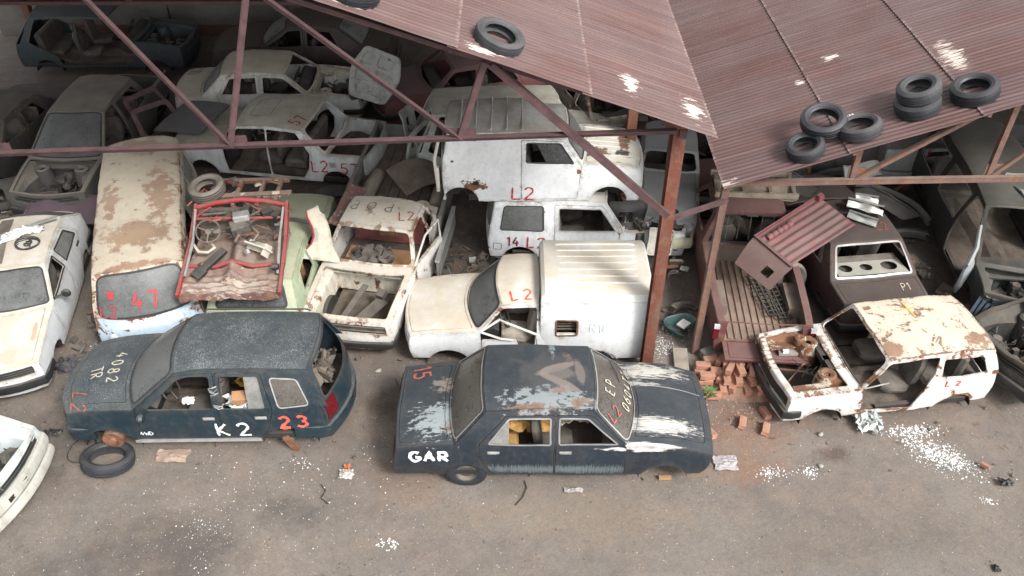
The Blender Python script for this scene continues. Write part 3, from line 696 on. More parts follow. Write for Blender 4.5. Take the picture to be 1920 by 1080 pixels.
M['purple'] = flat('maroon_truss_paint', (.078, .040, .042), .7, .4, 5, dust=.35, dcol=(.12, .09, .09), bump=.4)
M['oxide'] = paint('red_oxide_steel', (.15, .048, .030), .6, rust=.35, rsc=4, dust=.25, grime=.6, seed=2, rustcol=(.10, .045, .03))
M['worn'] = paint('worn_oxide_steel', (.14, .075, .062), .7, rust=.6, rsc=3.5, dust=.35, grime=.5, seed=5, rustcol=(.17, .065, .035))
def roofmat():
    t = NT('red_corrugated_steel'); o = t.pos(); oi = t.n('ShaderNodeObjectInfo')
    n = t.noise(t.map(o, (.35, 1.6, .35)), 2.2, 8, .68)
    base = t.mix(t.rng(n, .3, .7), (.098, .042, .034), (.108, .058, .050))
    base = t.mix(t.math('MULTIPLY', oi.outputs['Random'], .75), base, (.070, .040, .041)); base = t.mix(t.rng(oi.outputs['Random'], .5, 1, 0, .35), base, (.15, .09, .085))
    n2 = t.noise(t.map(o, (.25, 4.5, .25)), 2.5, 7, .7)
    base = t.mix(t.rng(n2, .50, .78, 0, .42), base, (.20, .135, .120))
    base = t.mix(t.rng(t.noise(o, .8, 5), .35, .70, 0, .65), base, (.135, .10, .098)); base = t.mix(t.rng(t.noise(t.map(o, (.7, 2, .7)), 1.4, 6), .56, .8, 0, .45), base, (.17, .05, .038))
    base = t.mix(t.rng(t.noise(t.map(o, (.5, 9, .5)), 3, 5), .55, .68, 0, .35), base, (.075, .045, .043))
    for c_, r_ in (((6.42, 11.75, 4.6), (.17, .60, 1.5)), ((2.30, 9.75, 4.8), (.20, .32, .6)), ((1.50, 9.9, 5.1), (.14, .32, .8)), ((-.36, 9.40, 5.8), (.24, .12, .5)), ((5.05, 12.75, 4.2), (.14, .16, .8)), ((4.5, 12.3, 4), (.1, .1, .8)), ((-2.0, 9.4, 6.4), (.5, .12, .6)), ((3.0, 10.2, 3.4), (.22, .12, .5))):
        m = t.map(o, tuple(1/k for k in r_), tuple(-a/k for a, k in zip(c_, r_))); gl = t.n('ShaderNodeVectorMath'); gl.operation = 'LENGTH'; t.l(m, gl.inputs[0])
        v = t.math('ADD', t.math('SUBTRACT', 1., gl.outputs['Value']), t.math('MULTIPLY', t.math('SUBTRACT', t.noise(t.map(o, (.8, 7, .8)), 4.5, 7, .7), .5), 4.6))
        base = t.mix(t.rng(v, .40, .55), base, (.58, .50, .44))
    base = t.mix(t.rng(t.noise(t.map(o, (.12, 11, .12)), 2.0, 5, .7), .50, .66, 0, .5), base, (.19, .12, .11)); base = t.mix(t.rng(t.noise(t.map(o, (.15, 8, .15), (3, 5, 1)), 2.3, 5, .7), .54, .7, 0, .5), base, (.085, .045, .042))
    lx = t.sep(t.obj())[0]; base = t.mix(t.math('MULTIPLY', t.rng(lx, .012, .05, 1, 0), t.rng(t.noise(o, 9, 4), .42, .62, .0, .75)), base, (.25, .185, .165)); base = t.mix(t.math('MULTIPLY', t.rng(lx, .06, .5, 1, 0), t.rng(t.noise(t.map(o, (.4, 6, .4)), 2.2, 5, .7), .46, .70, 0, .45)), base, (.17, .13, .118))  # pale worn line at the low end, painted as the lap's highlight
    sp = t.rng(t.noise(o, 16, 3, .7), .76, .78); base = t.mix(sp, base, (.6, .56, .5))
    t.bump(t.noise(o, 14, 5, .6), .2, .01)
    return t.out(base, .55)
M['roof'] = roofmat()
# one corrugated sheet: local x up the slope, y across the corrugations
def sheet_mesh(L, Wd, pitch=.092, amp=.009):
    b = Buf(); k = int(round(Wd/pitch*8)); vs = []; nx = 5
    for i in range(nx):
        for j in range(k+1):
            y = Wd*j/k; vs.append((L*i/(nx-1), y, amp*math.sin(y/pitch*math.tau)+.003*math.sin(i*2.1+y*3)))
    b.add(vs, [(i*(k+1)+j, (i+1)*(k+1)+j, (i+1)*(k+1)+j+1, i*(k+1)+j+1) for i in range(nx-1) for j in range(k)])
    return b
def roof_slope(parent, xe, ze, y0, ny, rows, rowlen, dirx, slope, Wd=.828, first=None):
    """rows of sheets from the eave upwards; each upper row laps over the one below"""
    sb = sheet_mesh(rowlen+.12, Wd+.06); src = None; a = R(slope); rr = random.Random(int(xe*10))
    for i in range(rows):
        for j in range(ny):
            s0 = i*rowlen; lift = .02
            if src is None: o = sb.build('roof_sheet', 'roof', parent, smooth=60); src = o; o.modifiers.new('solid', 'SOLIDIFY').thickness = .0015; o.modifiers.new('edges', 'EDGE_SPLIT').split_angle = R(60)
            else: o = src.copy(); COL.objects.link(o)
            y = y0+j*Wd+rr.uniform(-.006, .006)
            # tilt a hair so that the lower end rides over the sheet below
            tl = .0115; zz = ze+s0*math.sin(a)+lift; xx = xe+dirx*s0*math.cos(a)
            ang = -(a-tl) if dirx > 0 else (a-tl)
            if dirx > 0: m = Matrix.Translation((xx, y, zz+.012)) @ Matrix.Rotation(ang, 4, 'Y')
            else: m = Matrix.Translation((xx, y+Wd+.06, zz+.012)) @ Matrix.Rotation(math.pi, 4, 'Z') @ Matrix.Rotation(-(a-tl), 4, 'Y')
            off = .0035 if j % 2 else 0
            m = Matrix.Translation((0, 0, off+rr.uniform(0, .002))) @ m @ Matrix.Rotation(rr.uniform(-.004, .004), 4, 'Z')
            o.parent = parent; o.matrix_world = m
def bars(name, segs, mat, parent=None, w=.07, h=.07, z=None):
    out = []
    for (a, c_) in segs: b = Buf(); b.bar(a, c_, w, h); out.append(b.build(name, mat, parent, smooth=0))
    return out
def angle_bar(name, a, c_, mat, parent, w=.07, th=.012, roll=0):
    """L-section steel bar"""
    a, c_ = Vector(a), Vector(c_); d = c_-a; L = d.length; q = d.to_track_quat('X', 'Z').to_matrix() @ Matrix.Rotation(R(roll), 3, 'X'); b = Buf(); m = (a+c_)/2
    b.box(m+q @ Vector((0, 0, w/2)), (L, w, th), rot=q); b.box(m+q @ Vector((0, -w/2+th/2, 0)), (L, th, w), rot=q)
    return b.build(name, mat, parent, smooth=0)
SL = math.tan(R(20.4))
# ---- left hall
hall = empty('workshop_shed', (0, 16, 0)); tag(hall, 'tall open shed with red corrugated gable roof and maroon trusses over the left wrecks', 'shed')
def W_(o, parent=hall):      # keep world position under a moved parent
    o.matrix_world = o.matrix_world; return o
class Off:
    pass
def under_parent(fn, parent):
    pass
YT = [9.62, 13.9, 18.2, 22.5]; XE, ZE = 2.53, 4.74; XR = -5.3; ZR = ZE+(XE-XR)*SL
hall.location = (0, 0, 0)
pur = Buf()
for y in np.arange(9.5, 23.4, 1.3):
    pass
roofp = Buf()
for k in range(1, 6):
    x = XE-k*1.62; z = ZE+(XE-x)*SL-.09; roofp.bar((x, 9.35, z), (x, 23.2, z), .05, .08)
rf = roofp.build('roof', 'purple', hall, smooth=0)
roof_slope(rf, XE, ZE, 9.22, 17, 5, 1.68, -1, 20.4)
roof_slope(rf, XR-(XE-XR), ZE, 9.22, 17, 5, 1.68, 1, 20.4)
for i, y in enumerate(YT):
    yy = lambda x: y + (.07*(x-2.1) if i == 0 else 0)*.9      # the front truss is set slightly askew
    zc = 4.62; X0, X1 = -6.4*2.1, 2.12
    t = angle_bar('truss', (2.1, yy(2.1), zc), (-12.8, yy(-12.8), zc-.02), 'purple', hall, .078, .014)
    tz = lambda x: ZE+(XE-x if x > XR else x-(2*XR-XE))*SL-.14
    angle_bar('top_chord', (2.35, yy(2.35), tz(2.35)), (XR, yy(XR), tz(XR)), 'purple', t, .08); angle_bar('top_chord', (XR, yy(XR), tz(XR)), (-13, yy(-13), tz(-13)), 'purple', t, .08)
    bt = [-.66, -3.5, -6.35, -9.2, -11.8]; tp = [-.32, -2.9, -5.3, -8.0, -10.6]
    for k in range(5):
        angle_bar('web_bar', (bt[k], yy(bt[k]), zc), (tp[k], yy(tp[k]), tz(tp[k])), 'purple', t, .072)
        if k < 4: angle_bar('web_bar', (bt[k], yy(bt[k])-.02, zc), (tp[k+1], yy(tp[k+1])-.02, tz(tp[k+1])), 'purple', t, .065)
        b = Buf(); b.box((bt[k]+.04, yy(bt[k])+.03, zc+.05), (.34, .012, .18)); b.build('gusset_plate', 'purple', t, smooth=0)
    c1 = angle_bar('knee_brace', (-.25, yy(-.25)-.03, tz(-.25)), (2.12, yy(2.1)-.03, 3.35), 'purple', t, .085) if i == 0 else None
    # column, I section
    b = Buf(); yc = yy(2.1)+.28 if i == 0 else y; X = 2.19
    b.box((X, yc, 2.3), (.012, .2, 4.62)); b.box((X, yc-.1, 2.3), (.17, .014, 4.62)); b.box((X, yc+.1, 2.3), (.17, .014, 4.62)); b.box((X, yc, .02), (.3, .3, .03)); b.box((X, yc, 4.66), (.42, .3, .14)); b.box((X-.02, yc-.108, 2.0), (.09, .012, .3))
    col = b.build('column', 'oxide', hall, smooth=0); col['label'] = ['front red oxide steel column', 'second red steel column', 'third red steel column', 'rear steel column'][i]
    b = Buf(); b.box((-13.1, y, 2.3), (.18, .2, 4.6)); b.build('column', 'oxide', hall, smooth=0)
# the valley gutter box at the head of the columns
b = Buf(); b.bar((2.22, 9.75, 4.52), (2.22, 22.8, 4.52), .1, .12); b.build('valley_beam', 'purple', hall, smooth=0)
bars('side_girt', [((-13.1, 9.4, 2.2), (-13.1, 22.6, 2.2)), ((-13.1, 9.4, 4.4), (-13.1, 22.6, 4.4))], 'purple', hall)
# ---- right hall
lean = empty('side_shed', (0, 0, 0)); tag(lean, 'lower open shed with red corrugated roof carrying the stacked tyres, over the pickup bed', 'shed')
XE2, ZE2, XR2 = 2.98, 3.42, 11.6; S2 = math.tan(R(19.6))
rp = Buf()
for k in range(6):
    x = XE2+.1+k*1.65; z = ZE2+(x-XE2)*S2-.08; rp.bar((x, 10.2, z), (x, 23.2, z), .05, .07)
rf2 = rp.build('roof', 'worn', lean, smooth=0)
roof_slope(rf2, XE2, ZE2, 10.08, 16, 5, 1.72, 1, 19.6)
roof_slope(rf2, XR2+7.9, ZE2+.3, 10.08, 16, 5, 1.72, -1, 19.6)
for i, y in enumerate([10.5, 14.6, 18.8, 22.9]):
    zc = 3.28
    yy = lambda x: y+.055*(x-3.1) if i == 0 else y
    t = angle_bar('truss', (3.1, yy(3.1), zc), (19.6, yy(19.6) if i else y+.5, zc), 'worn', lean, .075, .012)
    tz = lambda x: ZE2+(x-XE2 if x < XR2 else 2*XR2-XE2-x)*S2-.12
    angle_bar('top_chord', (3.1, yy(3.1), tz(3.1)), (XR2, yy(XR2), tz(XR2)), 'worn', t, .06)
    for xb in (4.97, 7.02, 9.1):
        angle_bar('post', (xb, yy(xb), zc), (xb, yy(xb), tz(xb)), 'worn', t, .075); angle_bar('web_bar', (xb+.05, yy(xb)-.02, zc+.03), (xb+2.0, yy(xb)-.02, tz(xb+2.0)), 'worn', t, .06)
        b = Buf(); b.box((xb+.04, yy(xb)-.012, zc+.10), (.24, .01, .2)); b.build('gusset_plate', 'worn', t, smooth=0)
    b = Buf(); X = 3.08; b.box((X-.045, y-.15, 1.66), (.012, .1, 3.3)); b.box((X, y-.19, 1.66), (.1, .012, 3.3)); b.box((X+.045, y-.15, 1.66), (.012, .1, 3.3)); col = b.build('column', 'worn', lean, smooth=0); col['label'] = ['front thin rust-worn channel column', 'second thin column', 'third thin column', 'rear thin column'][i]
    b = Buf(); b.box((19.5, y, 1.7), (.1, .1, 3.4)); b.build('column', 'worn', lean, smooth=0)
b = Buf(); b.bar((2.2, 9.82, 3.12), (3.12, 10.3, 3.12), .06, .06); tb = b.build('tie_bar', 'purple', lean, smooth=0)
# ---- back wall of grey blocks
M['wall'] = flat('grey_render', (.15, .14, .125), .95, .3, 1.4, bump=.5, bsc=8)
b = Buf(); b.box((2.5, 23.35, 2.3), (34, .22, 4.6)); wl = b.build('boundary_wall', 'wall', smooth=0); tag(wl, 'grey rendered wall closing the back of both sheds', 'wall')
M['brick'] = flat('orange_brick', (.36, .17, .11), .9, .4, 5, dust=.6, dcol=(.36, .26, .19), bump=.5)
M['brick_old'] = flat('sooty_brick', (.16, .07, .05), .95, .3, 5, bump=.5)
src = None; rr = random.Random(3)
for r_ in range(4):
    for k in range(40):
        if src is None: b = Buf(); b.box((0, 0, 0), (.21, .04, .062)); src = b.build('brick', 'brick_old', wl, smooth=0); o = src
        else: o = src.copy(); COL.objects.link(o)
        o.parent = wl; o.location = (-12.4+.225*k+.11*(r_ % 2), 23.232+rr.uniform(-.004, .004), .05+.074*r_)
for sx, lab in ():
    b = Buf(); b.box((sx, 16.6, 2.3), (.2, 13.4, 4.6)); w2 = b.build('side_wall', 'wall', smooth=0); tag(w2, 'grey rendered wall closing the %s end of the sheds' % lab, 'wall')
for x in (-9.6, -5.2, -.8, 3.6, 8.0):
    b = Buf(); b.box((x, 23.22, 2.3), (.02, .03, 4.5)); b.build('wall_joint', 'dark', wl, smooth=0)
b = Buf(); b.tube([(-13, 23.1, 3.25), (-6, 23.1, 3.4), (3, 23.1, 3.3)], .03, 6); b.build('wall_pipe', 'rustiron', wl)
# ---- tyres on the roofs
def rz1(x): return ZE+(XE-x)*SL
def rz2(x): return ZE2+(x-XE2)*S2
a1, a2 = R(20.4), R(-19.6)
# ================================================================== front row
# ---- dark saloon
p = paint('blue_black_paint', (.016, .025, .036), .34, rust=.0, dust=.30, dcol=(.115, .12, .12), grime=.4, seed=1, chipamt=.02, chip=(.2, .22, .23), spots=[
    ((-1.62, -.38, .95), (.55, .42, .4), (.32, .36, .37), 1.3, (1, 2, 2), 8), ((-1.48, -.52, .95), (.14, .10, .3), (.27, .15, .09), 1.6, (1, 1, 1), 11, .8),
    ((-.1, -.46, 1.45), (.74, .28, .3), (.27, .305, .315), 1.5, (1, 1.4, 1), 8, .9), ((-.35, -.60, 1.43), (.42, .07, .2), (.21, .115, .075), 1.7, (1, 1, 1), 12, .85), ((.33, -.50, 1.43), (.16, .14, .2), (.21, .12, .08), 1.6, (1, 1, 1), 11, .8), ((.05, -.3, 1.43), (.12, .10, .2), (.27, .13, .08), 1.8, (1, 1, 1), 11, .7),
    ((.22, .36, 1.5), (.12, .12, .2), (.19, .10, .07), 1.7, (1, 1, 1), 10, .7), ((-.02, .52, 1.5), (.07, .22, .2), (.25, .29, .31), 1.6, (1, 1, 1), 9, .8), ((-1.6, .3, .98), (.25, .2, .3), (.27, .22, .18), 1.2, (1, 2, 1), 6, .8),
    ((1.42, .62, .9), (.75, .2, .4), (.55, .53, .47), 1.5, (.7, 6, 3), 8), ((1.50, -.44, .9), (.76, .21, .4), (.6, .58, .53), 1.3, (.6, 8, 3), 8), ((1.3, -.8, .85), (.8, .08, .12), (.62, .6, .56), .7, (.6, 5, 3), 5),
    ((1.25, .35, .9), (.45, .06, .3), (.4, .39, .36), 1.3, (1, 5, 3), 7), ((.02, .0, 1.5), (.75, .6, .3), (.10, .09, .085), .5, (1, 1, 1), 3, .35), ((.04, .12, 1.5), (.50, .11, .3), (.24, .195, .17), .35, (1, 1, 1), 4, .8, 24), ((.08, -.17, 1.5), (.56, .10, .3), (.24, .195, .17), .35, (1, 1, 1), 4, .8, -33),
    ((.36, .06, 1.5), (.10, .38, .3), (.20, .165, .15), .4, (1, 1, 1), 4, .7, 6), ((.12, .02, 1.5), (.30, .20, .3), (.17, .14, .125), .4, (1, 1, 1), 3, .7), ((-.42, .2, 1.5), (.36, .035, .3), (.05, .045, .04), .5, (1, 1, 1), 4, .8, -28), ((-.42, -.24, 1.5), (.36, .035, .3), (.05, .045, .04), .5, (1, 1, 1), 4, .8, 33)])
streak = paint('blue_black_door_paint', (.016, .025, .036), .34, dust=.25, dcol=(.115, .12, .12), grime=.35, seed=2, spots=[
    ((0, -.8, .40), (2.4, .4, .13), (.15, .19, .20), 1.5, (14, 1, .5), 9, .75), ((.9, -.8, .83), (.5, .1, .05), (.5, .5, .47), .9, (1, 1, 4), 6)])
g = Geo(xn=2.26, xt=-2.24, hw=.84, zb=.24, Bf=.06, Br=.03, bw=.17, bt=.05, bt2=.04, bw2=.10, tum=.30, xa=.99, xrf=.50, xrr=-.95, xc=-1.40,
        belt=[(-2.23, .80), (-1.5, .885), (-1, .89), (.2, .87), (1, .865), (1.7, .82), (2.23, .66)], roof=[(-1, 1.385), (-.3, 1.42), (.5, 1.385)],
        arches=((-1.27, .17), (1.55, .16)), ra=.335, bulf=.02, leanf=-.13, bulr=.02, leanr=.06, crown=.03, rcrown=.045, dent=.013, seed=3, pf=.02, pr=.03, lowin=.08, rcp=3, flare=.01)
c = Car('saloon_car', 'blue-black saloon with white GAR on its rear wing and a peeling roof', 'car', g, p, (.6, 8.42, 0), 0)
c.sides(doors=[dict(poly=rnd([(-.86, .27), (-.015, .27), (-.015, 1.335), (-.68, 1.33), (-1.06, .91), (-1.04, .62)], .04), win=rnd([(-.93, .915), (-.07, .905), (-.07, 1.285), (-.64, 1.285)], .03), gpoly=[(-.93, .915), (-.64, .912), (-.64, 1.285)], glass='glass', handle=(-.86, .76), mat=streak),
               dict(poly=rnd([(.0, .27), (.98, .27), (.985, .86), (.50, 1.32), (.0, 1.335)], .04), win=rnd([(.05, .905), (.86, .905), (.44, 1.27), (.05, 1.285)], .03), handle=(.14, .76), mat=streak)], trim='chrome', trimw=.022)
bn = c.bonnet(m=.16, front=.10); c.roofp(); c.boot(m=.09, rear=.03)
c.screen(True, 'glass_brown', m=.05, top=.045, bot=.03, r=.12, seal='chrome_dusty', sealw=.02); c.screen(False, 'glass_brown', m=.05, top=.04, bot=.05, r=.07, seal='chrome_dusty', sealw=.02)
f = c.face(True, [rnd([(.07, -.74), (.26, -.74), (.26, .74), (.07, .74)], .03)]); c.grille([(.07, -.5), (.26, -.5), (.26, .5), (.07, .5)], 6)
for sg in (-1, 1): c.lamp(rnd([(.07, sg*.73), (.25, sg*.73), (.25, sg*.52), (.07, sg*.52)], .03))
c.face(False, [rnd([(.1, sg*.5), (.24, sg*.5), (.24, sg*.78), (.1, sg*.78)], .02) for sg in (-1, 1)])
for sg in (-1, 1): c.lamp([(.1, sg*.5), (.24, sg*.5), (.24, sg*.78), (.1, sg*.78)], 'redlens', False, 'tail_light')
c.under(); c.dash(); c.seats(((.0, 'seat'),), True, -.95, 'foam')
wheel(c, -1.25, -.73, .26, .30, .18, 'rubber', 'grime', .15)
wheel(c, -1.25, .68, .27, .29, .17, 'rubber_dusty')
b = Buf()   # air intake at the root of the bonnet
for k in range(3): ribbon(b, c.fb, [(.17+k*.03, -.50), (.15+k*.03, 0), (.17+k*.03, .42)], .016, .008, g.ctr)
c.part(b, 'air_intake', 'dark', 0, 0)
b = Buf(); ribbon(b, c.fb, [(.15, .33), (1.15, .27)], .018, .012, g.ctr); c.part(b, 'bonnet_trim', 'chrome_dusty', 0, 0)
b = Buf(); b.tube([c.fw(.52, .1), Vector(c.fw(.45, .35))+Vector((.02, 0, .03)), Vector(c.fw(.42, .62))+Vector((.02, 0, .03))], .009, 5); c.part(b, 'wiper', 'black')
s_ = g.side(-1)
mark('GAR', s_, g.ctr, (-2.03, .59), .18, mat='whitepaint', wd=.048, parent=c.root, asp=1.25, sp=.95)
mark('15', c.ft, g.ctr, (.62, .74), .24, ang=-80, mat='fadedred', wd=.035, parent=c.root, flip=-1, mirror=1, sp=.95)
mark('EP', c.fw, g.ctr, (.34, -.28), .16, ang=88, mat='chalk', wd=.02, parent=c.root, asp=1, sp=1.35)
mark('0604TT', c.fw, g.ctr, (.64, -.36), .15, ang=80, mat='chalk', wd=.02, parent=c.root, asp=1, sp=1.1)
mark('L2', c.fw, g.ctr, (.42, -.74), .17, ang=70, mat='fadedred', wd=.022, parent=c.root, sp=1.0)
# torn wires under the sill
c.finish()
saloon = c

# ---- dark blue off-road estate, nose to the left
pm = dict(rust=0., dust=.42, dcol=(.15, .155, .15), grime=.25, seed=4, speck=.12)
p = paint('dark_teal_paint', (.012, .026, .037), .3, **pm)
g = Geo(xn=2.1, xt=-2.05, hw=.83, zb=.27, Bf=.26, Br=.24, bw=.2, bt=.08, bt2=.08, bw2=.1, tum=.26, xa=.86, xrf=.18, xrr=-1.66, xc=-1.92,
        belt=[(-2.05, .93), (-1.5, .93), (0, .91), (.86, .925), (1.4, .90), (1.9, .80), (2.1, .70)], roof=[(-1.7, 1.50), (-.9, 1.535), (-.2, 1.535), (.2, 1.48)],
        arches=((-1.28, .15), (1.33, .15)), ra=.40, bulf=.03, bulr=.05, crown=.08, cp=3., rcrown=.06, rcp=3, dent=.006, seed=5, pf=.1, pr=.06, flare=.025, lowin=.06)
c = Car('offroad_estate', 'dark blue five-door off-road estate, speckled with white, marked K2 and 23, beside the saloon', 'car', g, p, (-4.58, 9.03, 0), 181)
c.sides(doors=[dict(poly=rnd([(-1.02, .50), (-.88, .34), (-.375, .31), (-.375, 1.49), (-1.02, 1.48), (-1.14, .9)], .05), win=rnd([(-1.04, .93), (-.43, .93), (-.43, 1.43), (-.98, 1.42)], .04), gpoly=[(-1.04, .93), (-.80, .93), (-.78, 1.425), (-.98, 1.42)], glass='glass', handle=(-.95, .76)),
               dict(poly=rnd([(-.36, .31), (.80, .31), (.84, .62), (.84, .92), (.20, 1.45), (-.36, 1.49)], .05), win=rnd([(-.29, .93), (.66, .93), (.18, 1.38), (.02, 1.43), (-.29, 1.43)], .05), handle=(-.20, .76))],
        wins=[dict(poly=rnd([(-1.66, .97), (-1.23, .93), (-1.14, 1.40), (-1.52, 1.37)], .06), glass='glass_brown', trim='chrome_dusty')])
c.bonnet(m=.12, front=.14); c.roofp(); c.screen(True, 'glass_dusty', m=.06, r=.1); c.screen(False, None, m=.12, top=.06, bot=.02, r=.1, base='tail')
f = c.face(True, [rnd([(.06, -.7), (.20, -.7), (.20, .7), (.06, .7)], .03)]); c.grille([(.06, -.42), (.2, -.42), (.2, .42), (.06, .42)], 4)
for sg in (-1, 1): c.lamp(rnd([(.06, sg*.7), (.2, sg*.7), (.2, sg*.44), (.06, sg*.44)], .03), 'dark')
c.face(False, [rnd([(.02, sg*.56), (.34, sg*.56), (.34, sg*.78), (.02, sg*.78)], .02) for sg in (-1, 1)])
for sg in (-1, 1): c.lamp(rnd([(.02, sg*.56), (.34, sg*.56), (.34, sg*.78), (.02, sg*.78)], .02), 'redlens', False, 'tail_light')
c.bumper(False, .42, .24, p, .05, .42); c.bumper(True, .42, .24, p, .02, .3)
c.under(); c.dash(); c.seats(((-.05, 'seat'),), True, -1.15, 'seat')
b = Buf(); y = g.hw-.02
b.tube([(.74, y+.02, .88), (.70, y+.12, .90)], .02, 6); b.lathe([(0, -.045), (.06, -.04), (.085, 0), (.07, .035), (0, .04)], 12, 'X', (.70, y+.14, .90)); c.part(b, 'side_mirror', p)
b = Buf(); b.box((.05, y+.012, .285), (1.85, .03, .05)); c.part(b, 'sill_trim', 'chrome_dusty', 0, 0)
b = Buf(); b.lathe([(.0, .06), (.06, .06), (.06, .02), (.15, .02), (.16, -.02), (.16, -.09), (.05, -.12), (.05, -.4)], 18, 'Y', (1.3, .82, .32)); c.part(b, 'brake_hub', 'rustiron', 0, 30)
b = Buf(); b.tube([(1.3, .3, .3), (1.3, .85, .3)], .03, 6); c.part(b, 'half_shaft', 'grime', 0, 30); b = Buf(); b.tube([(-1.28, -.8, .22), (-1.28, .8, .22)], .045, 8); c.part(b, 'rear_axle', 'grime', 0, 30); b = Buf(); b.box((-1.28, .80, .16), (.10, .05, .34), rot=Matrix.Rotation(.4, 3, 'Y')); c.part(b, 'spring', 'rustiron', 0, 30)
for sg in (-1, 1):
    b = Buf(); b.tube([(-1.55, sg*.60, 1.55), (-1.5, sg*.6, 1.585), (.0, sg*.62, 1.585), (.05, sg*.62, 1.55)], .014, 6); 
    if sg < 0: c.part(b, 'roof_rail', 'black')
s_ = g.side(1); f_ = lambda a, b: s_(a, b)
mark('K2', s_, g.ctr, (-.26, .40), .27, mat='whitepaint', wd=.038, flip=-1, parent=c.root, asp=1.1, sp=1.1)
mark('23', s_, g.ctr, (-1.20, .56), .21, mat='orangered', wd=.045, flip=-1, parent=c.root, asp=1.2, sp=1.05)
mark('4WD', s_, g.ctr, (.86, .43), .08, mat='bluechalk', wd=.016, flip=-1, parent=c.root, asp=1.1)
mark('4082', c.fb, g.ctr, (.38, -.32), .17, ang=92, mat='chalk', wd=.02, parent=c.root, sp=1.1)
mark('TR', c.fb, g.ctr, (.66, -.02), .18, ang=100, mat='chalk', wd=.02, parent=c.root, sp=.8)
mark('L2', c.fb, g.ctr, (.88, .46), .24, ang=75, mat='fadedred', wd=.022, parent=c.root, sp=.9)
c.finish(); suv = c

# ---- white box van, nose to the left
p = paint('white_van_paint', (.70, .72, .73), .42, rust=.08, rsc=1.3, dust=1.0, dcol=(.48, .41, .305), grime=.12, seed=6, spots=[((1.35, -.05, .95), (.12, .1, .2), (.14, .06, .035), 1.1)])
g = Geo(xn=1.98, xt=-2.0, hw=.77, zb=.16, Bf=.12, Br=.06, bw=.2, bt=.10, bt2=.03, bw2=.03, tum=.17, xa=.76, xrf=.36, xrr=-.20, xc=-.26,
        belt=[(-2, .74), (0, .74), (.76, .76), (1.4, .72), (1.98, .63)], roof=[(-.3, 1.26), (.1, 1.27), (.4, 1.22)], arches=((1.25, .02), (-1.12, .02)), ra=.35,
        bulf=.04, crown=.06, rcrown=.07, rcp=3, dent=.008, seed=7, leanf=-.02, tumb=0)
c = Car('box_van', 'white van with ribbed high box body and small rusty window, behind the blue-black saloon', 'van', g, p, (.22, 10.78, 0), 180)
out = g.outline()
# cab sides end at the box; the box is its own shape
dr = rnd([(.70, .24), (.73, .74), (.36, 1.18), (-.18, 1.20), (-.18, .24)], .05)
for sg in (1, -1):
    f = g.side(sg); patch(c.body, f, out, [dr], .12)
c.bonnet(m=.06); c.roofp(); c.screen(True, 'glass_dusty', m=.05, top=.04, bot=.03)
c.face(True, [rnd([(.08, -.66), (.22, -.66), (.22, .66), (.08, .66)], .03)]); c.grille([(.08, -.4), (.22, -.4), (.22, .4), (.08, .4)], 5)
for sg in (-1, 1): c.lamp(rnd([(.08, sg*.66), (.22, sg*.66), (.22, sg*.42), (.08, sg*.42)], .02))
# window frame of the door left on, door skin bent open
b = Buf(); F = g.side(1)
b.tube([F(.73, .76), F(.42, .98), (.30, .80, 1.0), (-.16, .84, .80), (-.14, .80, .30)], .022, 6); b.tube([F(.73, .76), (.4, .80, .66), (.2, .79, .62)], .02, 6); c.part(b, 'door_frame', p)
b = Buf(); patch(b, F, rnd([(.69, .25), (.71, .60), (.15, .60), (.05, .25)], .04), (), .12); c.part(b, 'door', p, .03)
# load box
b = Buf(); x0, x1, z0, zt, hb, ht = -1.99, -.24, .2, 1.52, .775, .70
def boxsec(x, tap=0.):
    P = []
    for (yy, zz) in [(hb-.03, .18), (hb, .36), (hb, .8), (ht+.05, 1.40), (ht, 1.50), (ht-.10, 1.55), (.35, 1.575), (0, 1.58)]: P.append((x, yy, zz-tap*(zz-.2)))
    return P + [(a, -q, z) for a, q, z in P[-2::-1]]
xs = [x0, x0+.04, x0+.2, -1.5, -1.0, -.6, x1-.06, x1]; K = []
for x in xs:
    t = .03 if x in (x0, x1) else .0; q = boxsec(x, t); 
    if x in (x0, x1): q = [(a, y*.975, z) for a, y, z in q]
    K += [g.dn(v) for v in q]
m = 15; win = rnd([(-.82, .72), (-.82, 1.03), (-.48, 1.04), (-.48, .71)], .04)
fs = [(i*m+j, (i+1)*m+j, (i+1)*m+j+1, i*m+j+1) for i in range(len(xs)-1) for j in range(m-1)]
fs = [q for q in fs if not all(K[v][1] > .6 and K[v][2] < 1.45 for v in q)] + [tuple(range(m))[::-1], tuple((len(xs)-1)*m+j for j in range(m))]
b.add(K, fs)
def boxside(x, z):
    t = .03 if x < x0+.01 or x > x1-.01 else 0
    y = interp([(.18, hb-.03), (.36, hb), (.8, hb), (1.40, ht+.05), (1.5, ht)], z); k = .975 if (x < x0+.02 or x > x1-.02) else 1; return g.dn((x, y*k, z))
o2 = [(x0, .2), (-1.52, .2)] + [(-1.12+.4*math.cos(a), .08+.32*math.sin(a)) for a in np.linspace(math.pi-.3, .3, 12)] + [(x1, .2), (x1, 1.40), (x0, 1.40)]
patch(b, boxside, o2, [win], .14); box_ = c.part(b, 'load_box', p, .02, 30)
c.seam(boxside, win, .03, 'rustiron', 'window_rim', box_)
b = Buf()
for k in range(7):
    y = -.50+k*1.0/6; b.tube([(-1.80, y, 1.567), (-1.74, y, 1.583), (-.55, y, 1.583), (-.49, y, 1.567)], .02, 6)
c.part(b, 'roof_rib', p, 0, 40, parent=box_)
b = Buf()
for k in range(5): b.box((-.66, .70, .78+.06*k), (.36, .02, .02))
c.part(b, 'window_slat', 'grime', 0, 0, parent=box_)
